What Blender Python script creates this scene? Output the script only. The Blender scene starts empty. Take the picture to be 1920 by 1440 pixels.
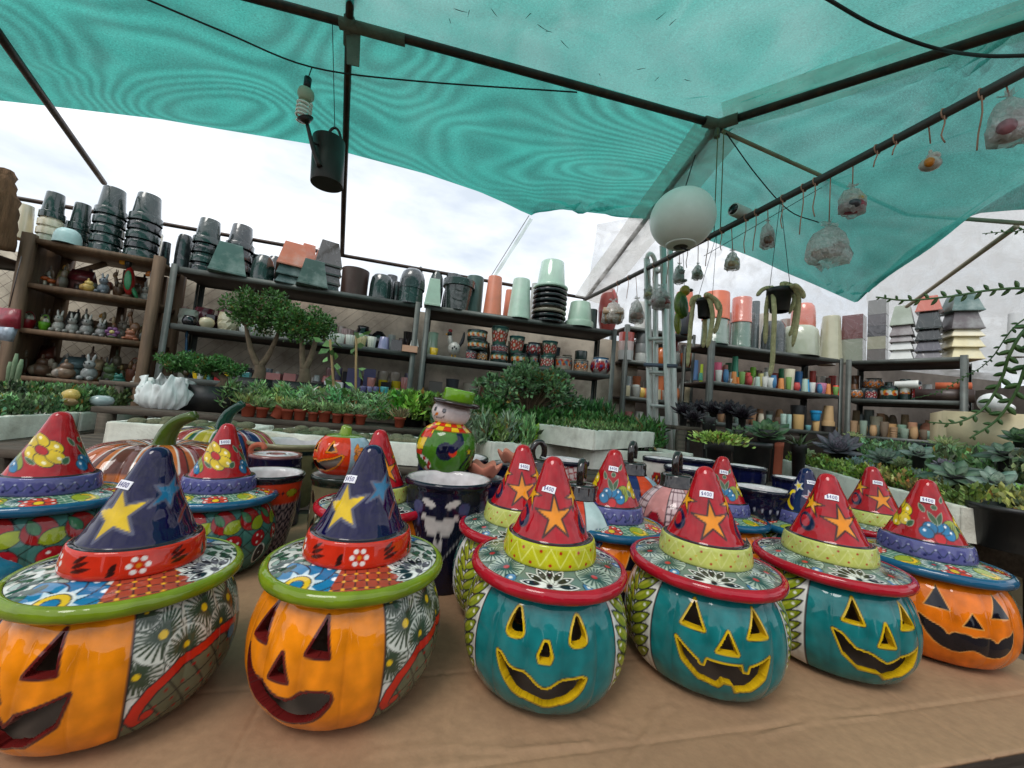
import bpy, math, random
import numpy as np
from mathutils import Vector, Matrix

# ---------------------------------------------------------------- camera
SC = bpy.context.scene
FPX = 720.0                                   # focal length in pixels of a 1920 wide picture (ultra wide phone lens)
PITCH, ROLL = math.radians(4.0), math.radians(5.0)
CAM = np.array([0.0, 0.0, 1.2])
_sp, _cp, _sr, _cr = math.sin(PITCH), math.cos(PITCH), math.sin(ROLL), math.cos(ROLL)
cam_data = bpy.data.cameras.new('camera')
cam_data.sensor_width = 36.0
cam_data.lens = 36.0 * FPX / 1920.0
cam_data.clip_start = 0.02
cam_data.clip_end = 3000.0
cam = bpy.data.objects.new('camera', cam_data)
SC.collection.objects.link(cam)
cam.matrix_world = Matrix(((_cr, -_sr, 0, CAM[0]), (-_sr * _sp, -_cr * _sp, -_cp, CAM[1]),
                           (_sr * _cp, _cr * _cp, -_sp, CAM[2]), (0, 0, 0, 1)))
SC.camera = cam

# ---------------------------------------------------------------- sky and sun (bright overcast)
SUN_EL, SUN_AZ = math.radians(56), math.radians(212)     # azimuth clockwise from +Y: behind the camera, a little left
W = bpy.data.worlds.new('World'); SC.world = W; W.use_nodes = True
nt = W.node_tree; nt.nodes.clear()
sky = nt.nodes.new('ShaderNodeTexSky'); sky.sky_type = 'NISHITA'; sky.sun_disc = False
sky.sun_elevation = SUN_EL; sky.sun_rotation = SUN_AZ; sky.air_density = 1.0; sky.dust_density = 4.0; sky.ozone_density = 1.0
tc = nt.nodes.new('ShaderNodeTexCoord')
mp = nt.nodes.new('ShaderNodeMapping'); mp.inputs['Scale'].default_value = (1.0, 1.0, 2.6)
nz = nt.nodes.new('ShaderNodeTexNoise'); nz.inputs['Scale'].default_value = 2.6; nz.inputs['Detail'].default_value = 6; nz.inputs['Roughness'].default_value = .55
rp = nt.nodes.new('ShaderNodeValToRGB')
rp.color_ramp.elements[0].position = .36; rp.color_ramp.elements[0].color = (5.9, 6.5, 7.2, 1)
rp.color_ramp.elements[1].position = .66; rp.color_ramp.elements[1].color = (10.4, 10.7, 11.0, 1)
mx = nt.nodes.new('ShaderNodeMixRGB'); mx.inputs[0].default_value = .85
bg = nt.nodes.new('ShaderNodeBackground'); bg.inputs['Strength'].default_value = 0.1
out = nt.nodes.new('ShaderNodeOutputWorld')
nt.links.new(tc.outputs['Generated'], mp.inputs[0]); nt.links.new(mp.outputs[0], nz.inputs['Vector'])
nt.links.new(nz.outputs['Fac'], rp.inputs[0])
nt.links.new(sky.outputs[0], mx.inputs[1]); nt.links.new(rp.outputs[0], mx.inputs[2])
nt.links.new(mx.outputs[0], bg.inputs[0]); nt.links.new(bg.outputs[0], out.inputs[0])
sd = bpy.data.lights.new('sun', 'SUN'); sd.energy = 1.0; sd.angle = math.radians(24); sd.color = (1.0, .97, .92)
so = bpy.data.objects.new('sun', sd); SC.collection.objects.link(so)
_d = Vector((math.sin(SUN_AZ) * math.cos(SUN_EL), math.cos(SUN_AZ) * math.cos(SUN_EL), math.sin(SUN_EL)))
so.rotation_euler = _d.to_track_quat('Z', 'Y').to_euler()
VS = SC.view_settings
VS.view_transform = 'Standard'; VS.look = 'None'; VS.gamma = 1.0; VS.exposure = 0.55; VS.use_curve_mapping = False
SC.cycles.max_bounces = 8; SC.cycles.transparent_max_bounces = 12; SC.cycles.caustics_reflective = False; SC.cycles.caustics_refractive = False
SC.cycles.use_denoising = True

# ---------------------------------------------------------------- helpers
random.seed(7)
RNG = np.random.default_rng(7)
COL = SC.collection
PI = math.pi

def ray(px, py):
    x = (px - 960) / FPX; y = -(py - 720) / FPX
    xr = x * _cr - y * _sr; yr = x * _sr + y * _cr
    return np.array([xr, _cp - yr * _sp, _sp + yr * _cp])
def at(px, py, d):                             # point seen at a pixel, d metres in front of the camera
    return CAM + ray(px, py) * d
def on_z(px, py, z):                           # point seen at a pixel on the level z
    r = ray(px, py); return CAM + r * ((z - CAM[2]) / r[2])
def on_line(px, py, a, b):                     # point seen at a pixel on the upright plane through a and b
    r = ray(px, py); a = np.array(a, float); b = np.array(b, float)
    n = np.array([-(b[1] - a[1]), b[0] - a[0]])
    t = n.dot(a[:2] - CAM[:2]) / n.dot(r[:2]); return CAM + r * t
def cosphi(px): return 1.0 / math.sqrt(1 + ((px - 960) / FPX) ** 2)
def depth_of(p):
    return float((np.array(p) - CAM).dot(np.array([0, _cp, _sp])))
def pix(p):                                    # pixel at which a point is seen
    v = np.array(p, float) - CAM
    cx = v.dot([_cr, -_sr * _sp, _sr * _cp]); cy = v.dot([-_sr, -_cr * _sp, _cr * _cp]); cz = depth_of(p)
    return 960 + FPX * cx / cz, 720 - FPX * cy / cz

def s2l(c):
    c = np.asarray(c, float) / 255.0
    return np.where(c <= .04045, c / 12.92, ((c + .055) / 1.055) ** 2.4)

def new_mesh(name, V, F):
    me = bpy.data.meshes.new(name)
    V = np.asarray(V, dtype=np.float32).reshape(-1, 3)
    if isinstance(F, np.ndarray) and F.ndim == 2:
        k = F.shape[1]; nf = len(F)
        loops = F.astype(np.int32).ravel(); starts = np.arange(0, nf * k, k, dtype=np.int32)
    else:
        nf = len(F); loops = np.fromiter((i for f in F for i in f), dtype=np.int32)
        ln = np.fromiter((len(f) for f in F), dtype=np.int32); starts = np.concatenate(([0], np.cumsum(ln)[:-1])).astype(np.int32)
    me.vertices.add(len(V)); me.vertices.foreach_set('co', V.ravel())
    me.loops.add(len(loops)); me.loops.foreach_set('vertex_index', loops)
    me.polygons.add(nf); me.polygons.foreach_set('loop_start', starts)
    me.update(calc_edges=True)
    return me

def set_cols(me, cols):
    a = me.color_attributes.new('Col', 'FLOAT_COLOR', 'POINT')
    c = np.ones((len(cols), 4), np.float32); c[:, :3] = cols
    a.data.foreach_set('color', c.ravel())

def mk(name, V, F, mat, parent=None, smooth=True, col=None, loc=None, rot=None, me=None):
    if me is None:
        me = new_mesh(name, V, F)
        if smooth: me.polygons.foreach_set('use_smooth', np.ones(len(me.polygons), bool))
        if col is not None: set_cols(me, col)
        me.materials.append(mat)
        me.validate()
    o = bpy.data.objects.new(name, me); COL.objects.link(o)
    if parent is not None: o.parent = parent
    if loc is not None: o.location = [float(v) for v in loc]
    if rot is not None: o.rotation_euler = rot
    return o

TAGGED = []
def tag(o, label, cat, group=None, order=None):
    o['label'] = label; o['category'] = cat
    if group: o['group'] = group
    TAGGED.append((o, order))
    return o
def thing(name, label, cat, loc=(0, 0, 0), rotz=0.0, group=None, rot=None):
    o = bpy.data.objects.new(name, None); COL.objects.link(o); o.empty_display_size = .05
    o.location = [float(v) for v in loc]; o.rotation_euler = rot if rot is not None else (0, 0, rotz)
    return tag(o, label, cat, group)
def struct(o): o['kind'] = 'structure'; return o
def stuff(o): o['kind'] = 'stuff'; return o

class MB:                                      # collects pieces of ONE mesh
    def __init__(self): self.V = []; self.F = []; self.n = 0; self.C = []
    def add(self, V, F, c=None):
        V = np.asarray(V, float).reshape(-1, 3)
        self.V.append(V); self.F.extend([[i + self.n for i in f] for f in (F.tolist() if isinstance(F, np.ndarray) else F)])
        if c is not None: self.C.append(np.tile(np.asarray(c, float), (len(V), 1)) if np.ndim(c) == 1 else np.asarray(c, float))
        self.n += len(V); return self
    def box(self, a, b, c=None):
        V, F = boxg(a, b); return self.add(V, F, c)
    def build(self, name, mat, parent=None, smooth=False, **k):
        return mk(name, np.concatenate(self.V), self.F, mat, parent, smooth, np.concatenate(self.C) if self.C else None, **k)

def boxg(a, b):
    x0, y0, z0 = a; x1, y1, z1 = b
    V = [(x0,y0,z0),(x1,y0,z0),(x1,y1,z0),(x0,y1,z0),(x0,y0,z1),(x1,y0,z1),(x1,y1,z1),(x0,y1,z1)]
    F = [(0,3,2,1),(4,5,6,7),(0,1,5,4),(1,2,6,5),(2,3,7,6),(3,0,4,7)]
    return V, F
def bar(a, b, w, h=None, up=(0, 0, 1)):        # square bar from a to b
    h = h or w; a = np.array(a, float); b = np.array(b, float); d = b - a; d /= np.linalg.norm(d)
    u = np.array(up, float); s = np.cross(d, u)
    if np.linalg.norm(s) < 1e-4: s = np.cross(d, np.array([0, 1.0, 0]))
    s /= np.linalg.norm(s); t = np.cross(s, d)
    V = [p + s * i * w / 2 + t * j * h / 2 for p in (a, b) for i, j in ((-1,-1),(1,-1),(1,1),(-1,1))]
    return V, [(0,3,2,1),(4,5,6,7),(0,1,5,4),(1,2,6,5),(2,3,7,6),(3,0,4,7)]
def tube(P, r, n=8, cap=True):
    P = np.asarray(P, float); m = len(P); r = np.broadcast_to(np.asarray(r, float), (m,))
    T = np.gradient(P, axis=0); T /= np.linalg.norm(T, axis=1)[:, None] + 1e-12
    u = np.array([0, 0, 1.0]) if abs(T[0][2]) < .9 else np.array([1.0, 0, 0])
    V = []; a = np.linspace(0, 2 * PI, n, endpoint=False)
    s = np.cross(T[0], u); s /= np.linalg.norm(s)
    for i in range(m):
        s = s - T[i] * s.dot(T[i]); s /= np.linalg.norm(s) + 1e-12; t = np.cross(T[i], s)
        V.append(P[i] + r[i] * (np.cos(a)[:, None] * s + np.sin(a)[:, None] * t))
    V = np.concatenate(V); F = []
    for i in range(m - 1):
        for j in range(n):
            k = (j + 1) % n; F.append((i * n + j, i * n + k, (i + 1) * n + k, (i + 1) * n + j))
    if cap:
        F.append(tuple(range(n - 1, -1, -1))); F.append(tuple((m - 1) * n + j for j in range(n)))
    return V, F
def lathe(prof, n=32, lobes=0, amp=0.0, sq=0.0):
    prof = np.asarray(prof, float); m = len(prof)
    a = np.linspace(0, 2 * PI, n, endpoint=False)
    k = 1 + amp * np.cos(lobes * a) if lobes else np.ones(n)
    X = prof[:, 0][:, None] * (np.cos(a) * k)[None]; Y = prof[:, 0][:, None] * (np.sin(a) * k)[None]
    Z = np.repeat(prof[:, 1][:, None], n, 1)
    V = np.stack([X, Y, Z], -1).reshape(-1, 3)
    i = np.arange(m - 1)[:, None]; j = np.arange(n)[None]; kx = (j + 1) % n
    F = np.stack([i * n + j, i * n + kx, (i + 1) * n + kx, (i + 1) * n + j], -1).reshape(-1, 4)
    return V, F
def smooth_prof(pts, n):                       # Catmull-Rom through profile points
    P = np.asarray(pts, float); P = np.vstack([2 * P[0] - P[1], P, 2 * P[-1] - P[-2]])
    out = []; m = len(P) - 3; per = max(2, n // m)
    for k in range(m):
        p0, p1, p2, p3 = P[k:k + 4]
        for t in np.linspace(0, 1, per, endpoint=False):
            out.append(.5 * (2 * p1 + (p2 - p0) * t + (2 * p0 - 5 * p1 + 4 * p2 - p3) * t * t + (3 * p1 - p0 - 3 * p2 + p3) * t ** 3))
    out.append(P[-2]); return np.array(out)

# ---------------------------------------------------------------- materials
MATS = {}
def nodes_of(m):
    m.use_nodes = True; n = m.node_tree; b = n.nodes.get('Principled BSDF'); return n, b
def lk(n, a, b): n.links.new(a, b)
def mat(key, col, rough=.5, var=.12, scale=9.0, bump=0.0, bscale=60.0, spec=.5, metal=0.0, coat=0.0, trans=0.0, dirt=None, dscale=4.0, damt=.5, stretch=None):
    """procedural surface: base colour varied by noise, optional dirt, optional bump"""
    if key in MATS: return MATS[key]
    m = bpy.data.materials.new(key); n, b = nodes_of(m); c = s2l(col) if max(col) > 1.0 else np.asarray(col)
    tc = n.nodes.new('ShaderNodeTexCoord'); src = tc.outputs['Object']
    if stretch:
        mp = n.nodes.new('ShaderNodeMapping'); mp.inputs['Scale'].default_value = stretch; lk(n, src, mp.inputs[0]); src = mp.outputs[0]
    nz = n.nodes.new('ShaderNodeTexNoise'); nz.inputs['Scale'].default_value = scale; nz.inputs['Detail'].default_value = 5; lk(n, src, nz.inputs['Vector'])
    rp = n.nodes.new('ShaderNodeValToRGB'); e = rp.color_ramp.elements
    e[0].position = .3; e[1].position = .7
    e[0].color = (*[float(v * (1 - var)) for v in c], 1); e[1].color = (*[float(min(1, v * (1 + var))) for v in c], 1)
    lk(n, nz.outputs['Fac'], rp.inputs[0]); outc = rp.outputs[0]
    if dirt is not None:
        dz = n.nodes.new('ShaderNodeTexNoise'); dz.inputs['Scale'].default_value = dscale; dz.inputs['Detail'].default_value = 8; dz.inputs['Roughness'].default_value = .65
        lk(n, src, dz.inputs['Vector'])
        dr = n.nodes.new('ShaderNodeMapRange'); dr.inputs[1].default_value = .45; dr.inputs[2].default_value = .75; dr.inputs[4].default_value = damt
        lk(n, dz.outputs['Fac'], dr.inputs[0])
        mxn = n.nodes.new('ShaderNodeMixRGB'); d = s2l(dirt); mxn.inputs[2].default_value = (*[float(v) for v in d], 1)
        lk(n, dr.outputs[0], mxn.inputs[0]); lk(n, outc, mxn.inputs[1]); outc = mxn.outputs[0]
    lk(n, outc, b.inputs['Base Color'])
    b.inputs['Roughness'].default_value = rough; b.inputs['Metallic'].default_value = metal
    b.inputs['Specular IOR Level'].default_value = spec; b.inputs['Coat Weight'].default_value = coat; b.inputs['Coat Roughness'].default_value = .06
    if bump:
        bz = n.nodes.new('ShaderNodeTexNoise'); bz.inputs['Scale'].default_value = bscale; bz.inputs['Detail'].default_value = 4; lk(n, src, bz.inputs['Vector'])
        bp = n.nodes.new('ShaderNodeBump'); bp.inputs['Strength'].default_value = bump; bp.inputs['Distance'].default_value = .01
        lk(n, bz.outputs['Fac'], bp.inputs['Height']); lk(n, bp.outputs[0], b.inputs['Normal'])
    MATS[key] = m; return m

def attr_mat(key, rough=.055, coat=.06, bump=.26, bscale=17.0, var=.10):
    """glazed ceramic or leaf surface whose painted colours are stored on the mesh"""
    if key in MATS: return MATS[key]
    m = bpy.data.materials.new(key); n, b = nodes_of(m)
    at_ = n.nodes.new('ShaderNodeAttribute'); at_.attribute_name = 'Col'
    tc = n.nodes.new('ShaderNodeTexCoord')
    nz = n.nodes.new('ShaderNodeTexNoise'); nz.inputs['Scale'].default_value = 40; nz.inputs['Detail'].default_value = 5; lk(n, tc.outputs['Object'], nz.inputs['Vector'])
    mr = n.nodes.new('ShaderNodeMapRange'); mr.inputs[1].default_value = .3; mr.inputs[2].default_value = .7; mr.inputs[3].default_value = 1 - var * 1.6; mr.inputs[4].default_value = 1 + var
    lk(n, nz.outputs['Fac'], mr.inputs[0])
    hs = n.nodes.new('ShaderNodeHueSaturation'); lk(n, mr.outputs[0], hs.inputs['Value']); lk(n, at_.outputs['Color'], hs.inputs['Color'])
    lk(n, hs.outputs[0], b.inputs['Base Color'])
    b.inputs['Roughness'].default_value = rough; b.inputs['Specular IOR Level'].default_value = .42; b.inputs['Coat Weight'].default_value = coat; b.inputs['Coat Roughness'].default_value = .04
    if bump:
        bz = n.nodes.new('ShaderNodeTexNoise'); bz.inputs['Scale'].default_value = bscale; bz.inputs['Detail'].default_value = 2; lk(n, tc.outputs['Object'], bz.inputs['Vector'])
        bp = n.nodes.new('ShaderNodeBump'); bp.inputs['Strength'].default_value = bump; bp.inputs['Distance'].default_value = .02
        lk(n, bz.outputs['Fac'], bp.inputs['Height']); lk(n, bp.outputs[0], b.inputs['Normal']); lk(n, bp.outputs[0], b.inputs['Coat Normal'])
    MATS[key] = m; return m

def wrap_mat(key, col, rough=.22):
    """plastic pot under shrink film: pale streaks and creases of the film over the colour"""
    if key in MATS: return MATS[key]
    m = bpy.data.materials.new(key); n, b = nodes_of(m); c = s2l(col)
    tc = n.nodes.new('ShaderNodeTexCoord')
    w = n.nodes.new('ShaderNodeTexNoise'); w.inputs['Scale'].default_value = 6; w.inputs['Detail'].default_value = 2; w.inputs['Distortion'].default_value = 1.2
    lk(n, tc.outputs['Object'], w.inputs['Vector'])
    r = n.nodes.new('ShaderNodeValToRGB'); e = r.color_ramp.elements
    e[0].position = .492; e[0].color = (0, 0, 0, 1); e[1].position = .5; e[1].color = (1, 1, 1, 1); k = e.new(.508); k.color = (0, 0, 0, 1)
    lk(n, w.outputs['Fac'], r.inputs[0])
    mu = n.nodes.new('ShaderNodeMath'); mu.operation = 'MULTIPLY'; mu.inputs[1].default_value = .22; lk(n, r.outputs[0], mu.inputs[0])
    mi = n.nodes.new('ShaderNodeMixRGB'); mi.inputs[1].default_value = (*[float(v) for v in c], 1); mi.inputs[2].default_value = (.55, .57, .58, 1)
    lk(n, mu.outputs[0], mi.inputs[0]); lk(n, mi.outputs[0], b.inputs['Base Color'])
    b.inputs['Roughness'].default_value = rough; b.inputs['Coat Weight'].default_value = .8; b.inputs['Coat Roughness'].default_value = .1
    bp = n.nodes.new('ShaderNodeBump'); bp.inputs['Strength'].default_value = .32; bp.inputs['Distance'].default_value = .02
    lk(n, w.outputs['Fac'], bp.inputs['Height']); lk(n, bp.outputs[0], b.inputs['Normal']); lk(n, bp.outputs[0], b.inputs['Coat Normal'])
    MATS[key] = m; return m

def film_mat(key, tint=(.9, .92, .92), clear=.55, rough=.2, bump=.6, bscale=14, tl=.6):
    """thin clear or milky plastic film"""
    if key in MATS: return MATS[key]
    m = bpy.data.materials.new(key); n, b = nodes_of(m); n.nodes.remove(b)
    o = n.nodes['Material Output']; tc = n.nodes.new('ShaderNodeTexCoord')
    nz = n.nodes.new('ShaderNodeTexNoise'); nz.inputs['Scale'].default_value = bscale; nz.inputs['Detail'].default_value = 5; nz.inputs['Distortion'].default_value = .8
    lk(n, tc.outputs['Object'], nz.inputs['Vector'])
    bp = n.nodes.new('ShaderNodeBump'); bp.inputs['Strength'].default_value = bump; bp.inputs['Distance'].default_value = .02; lk(n, nz.outputs['Fac'], bp.inputs['Height'])
    t = n.nodes.new('ShaderNodeBsdfTransparent'); t.inputs[0].default_value = (*tint, 1)
    d = n.nodes.new('ShaderNodeBsdfDiffuse'); d.inputs[0].default_value = (*[v * .75 for v in tint], 1)
    l = n.nodes.new('ShaderNodeBsdfTranslucent'); l.inputs[0].default_value = (*[v * .98 for v in tint], 1)
    g = n.nodes.new('ShaderNodeBsdfGlossy'); g.inputs['Roughness'].default_value = rough; g.inputs[0].default_value = (.9, .9, .9, 1)
    for q in (d, l, g): lk(n, bp.outputs[0], q.inputs['Normal'])
    m1 = n.nodes.new('ShaderNodeMixShader'); m1.inputs[0].default_value = tl; lk(n, d.outputs[0], m1.inputs[1]); lk(n, l.outputs[0], m1.inputs[2])
    m2 = n.nodes.new('ShaderNodeMixShader'); m2.inputs[0].default_value = .16; lk(n, m1.outputs[0], m2.inputs[1]); lk(n, g.outputs[0], m2.inputs[2])
    mr = n.nodes.new('ShaderNodeMapRange'); mr.inputs[1].default_value = .35; mr.inputs[2].default_value = .65; mr.inputs[3].default_value = min(1, clear + .2); mr.inputs[4].default_value = max(0, clear - .25)
    lk(n, nz.outputs['Fac'], mr.inputs[0])
    m3 = n.nodes.new('ShaderNodeMixShader'); lk(n, mr.outputs[0], m3.inputs[0]); lk(n, m2.outputs[0], m3.inputs[1]); lk(n, t.outputs[0], m3.inputs[2])
    lk(n, m3.outputs[0], o.inputs['Surface'])
    MATS[key] = m; return m

GLAZE = attr_mat('glazed_ceramic')
LEAF = attr_mat('leaf_surface', rough=.42, coat=.08, bump=.0, var=.18)
def pmat(col, kind='plastic'):
    col = tuple(min(236, int(v * 1.10 + 6)) for v in col)
    key = kind + '_%d_%d_%d' % tuple(col)
    if kind == 'plastic': return mat(key, col, rough=.38, var=.08, dirt=(120, 110, 95), dscale=7, damt=.22, bump=.03)
    if kind == 'gloss': return mat(key, col, rough=.14, var=.08, coat=.5, bump=.05, bscale=20)
    if kind == 'clay': return mat(key, col, rough=.75, var=.14, dirt=(150, 120, 100), dscale=9, damt=.3, bump=.12)
    if kind == 'wrap': return wrap_mat(key, col)
    if kind == 'marble': return mat(key, col, rough=.4, var=.12, dirt=(205, 215, 210), dscale=6, damt=.45, bump=.04)
METAL_DARK = mat('dark_steel_pipe', (58, 50, 46), rough=.5, var=.2, metal=.5, dirt=(105, 78, 60), dscale=14, damt=.6, bump=.1)
METAL_GREY = mat('grey_steel_angle', (92, 98, 94), rough=.5, var=.15, metal=.3, dirt=(60, 52, 45), dscale=12, damt=.5)
BOARD_DARK = mat('dark_shelf_board', (66, 56, 50), rough=.7, var=.2, stretch=(1, 8, 8), dirt=(40, 34, 30), damt=.5)
WOOD_BROWN = mat('brown_rack_wood', (116, 92, 70), rough=.7, var=.28, scale=5, stretch=(6, 6, .7), dirt=(55, 40, 30), damt=.5, bump=.1)
WOOD_OLD = mat('old_bench_wood', (96, 84, 72), rough=.8, var=.3, scale=7, stretch=(.6, 8, 8), dirt=(45, 38, 32), damt=.7, bump=.3)
FOAM = mat('dirty_white_foam', (248, 245, 230), rough=.75, var=.06, scale=18, dirt=(120, 105, 80), dscale=7, damt=.55, bump=.25, bscale=120)
CLAY = mat('terracotta', (176, 92, 66), rough=.8, var=.14, dirt=(110, 70, 52), dscale=10, damt=.5, bump=.1)
BLACKP = mat('black_plastic', (28, 28, 29), rough=.42, var=.2, dirt=(80, 74, 66), dscale=9, damt=.4, bump=.05)
SOIL = mat('soil', (58, 46, 38), rough=.95, var=.4, scale=60, bump=.6, bscale=120)
CORD = mat('dark_cord', (40, 38, 36), rough=.7)
STRING = mat('pink_twine', (178, 132, 112), rough=.9, var=.2)
# ================================================================ painted ceramic helpers
class Paint:
    """lays flat painted shapes over 2-D surface coordinates x, y (metres)"""
    def __init__(s, x, y, base):
        s.x = np.asarray(x, float); s.y = np.asarray(y, float)
        s.c = np.tile(s2l(base), (len(s.x), 1)) if np.ndim(base) == 1 else np.array(base, float)
        s.mask = None; s.aa = .0006
    def put(s, idx, a, col):
        if s.mask is not None: a = a * s.mask[idx]
        c = s2l(col); s.c[idx] += (c - s.c[idx]) * a[:, None]
    def field(s, sd, col, w=None, idx=None):
        idx = np.arange(len(s.x)) if idx is None else idx
        if w is not None: sd = np.abs(sd) - w / 2
        s.put(idx, np.clip(.5 - sd / (2 * s.aa), 0, 1), col)
    def near(s, pts, m=.004):
        p = np.asarray(pts, float)
        return np.nonzero((s.x > p[:, 0].min() - m) & (s.x < p[:, 0].max() + m) & (s.y > p[:, 1].min() - m) & (s.y < p[:, 1].max() + m))[0]
    def poly(s, pts, col, line=None, lw=.0018):
        idx = s.near(pts)
        if not len(idx): return
        sd = sd_poly(s.x[idx], s.y[idx], pts)
        if col is not None: s.field(sd, col, None, idx)
        if line is not None: s.field(sd, line, lw, idx)
    def dot(s, cx, cy, r, col, line=None, lw=.0016, ry=None):
        a = np.linspace(0, 2 * PI, 20, endpoint=False); ry = ry or r
        s.poly(np.stack([cx + r * np.cos(a), cy + ry * np.sin(a)], 1), col, line, lw)
    def line(s, pts, col, w):
        pts = np.asarray(pts, float)
        for a, b in zip(pts[:-1], pts[1:]):
            idx = s.near([a, b], w + .002)
            if len(idx): s.field(sd_seg(s.x[idx], s.y[idx], a, b) - w / 2, col, None, idx)
    def petal(s, cx, cy, ang, L, wd, col, line=None, lw=.0016, dotc=None):
        t = np.linspace(0, 1, 12); wv = wd / 2 * np.sin(PI * t ** .8) ** .8
        P = np.concatenate([np.stack([t * L, wv], 1), np.stack([t[::-1] * L, -wv[::-1]], 1)[1:-1]])
        ca, sa = math.cos(ang), math.sin(ang)
        s.poly(np.stack([cx + P[:, 0] * ca - P[:, 1] * sa, cy + P[:, 0] * sa + P[:, 1] * ca], 1), col, line, lw)
        if dotc is not None: s.dot(cx + .66 * L * ca, cy + .66 * L * sa, wd * .16, dotc)
    def flower(s, cx, cy, R, n, pc, cc, line=(40, 40, 45), dotc=(240, 240, 240), rot=0.0, cr=.28, wk=1.0):
        for k in range(n):
            a = rot + 2 * PI * k / n
            px, py = cx + .58 * R * math.cos(a), cy + .58 * R * math.sin(a)
            s.dot(px, py, .42 * R * wk * (2.6 / n * 2.1) ** .5, pc, line)
        for k in range(n):
            a = rot + 2 * PI * k / n
            if dotc is not None: s.dot(cx + .72 * R * math.cos(a), cy + .72 * R * math.sin(a), .09 * R, dotc)
        s.dot(cx, cy, cr * R, cc, line)
    def burst(s, cx, cy, R, col, cc, n=22, bg=None, line=(45, 50, 48)):
        if bg is not None: s.dot(cx, cy, R, bg, line, .0013)
        for k in range(n):
            a = 2 * PI * k / n + .1 * math.sin(k * 7.0)
            r1 = R * (.9 - .12 * ((k * 37) % 5) / 5)
            s.line([(cx + .2 * R * math.cos(a), cy + .2 * R * math.sin(a)), (cx + r1 * math.cos(a), cy + r1 * math.sin(a))], col, .0030)
        s.dot(cx, cy, R * .17, cc, line, .001)
    def lattice(s, step, col, w, ang=(.8, 2.3)):
        for a in ang:
            d = s.x * math.cos(a) + s.y * math.sin(a)
            s.field(np.abs((d / step + .5) % 1 - .5) * step - w / 2, col)
    def star(s, cx, cy, R, col, rot=0.0, line=(45, 38, 40), lw=.003, r0=.4, n=5, stretch=1.0):
        P = []
        for k in range(2 * n):
            r = R if k % 2 == 0 else R * r0
            a = rot + PI / 2 + PI * k / n
            P.append((cx + r * math.cos(a), cy + r * math.sin(a) * stretch))
        s.poly(P, col, line, lw)

def sd_seg(x, y, a, b):
    a = np.asarray(a, float); b = np.asarray(b, float); d = b - a
    t = np.clip(((x - a[0]) * d[0] + (y - a[1]) * d[1]) / (d.dot(d) + 1e-12), 0, 1)
    return np.hypot(x - a[0] - t * d[0], y - a[1] - t * d[1])
def sd_poly(x, y, pts):
    P = np.asarray(pts, float); d = np.full(x.shape, 1e9); inside = np.zeros(x.shape, bool)
    for a, b in zip(P, np.roll(P, -1, 0)):
        d = np.minimum(d, sd_seg(x, y, a, b))
        c = ((a[1] > y) != (b[1] > y))
        with np.errstate(divide='ignore', invalid='ignore'):
            xi = (b[0] - a[0]) * (y - a[1]) / (b[1] - a[1] + 1e-15) + a[0]
        inside ^= c & (x < xi)
    return np.where(inside, -d, d)
def rounded(pts, it=2):
    P = np.asarray(pts, float)
    for _ in range(it):
        Q = np.roll(P, -1, 0); P = np.stack([.78 * P + .22 * Q, .22 * P + .78 * Q], 1).reshape(-1, 2)
    return P

DK = (42, 40, 46)
WHITE = (226, 224, 216)
TEAL = (24, 112, 114); ORANGE = (232, 134, 18); RED = (172, 22, 34); LIME = (140, 152, 34); NAVY = (22, 20, 66)
YEL = (226, 184, 24); SKYB = (28, 112, 158)

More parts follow.
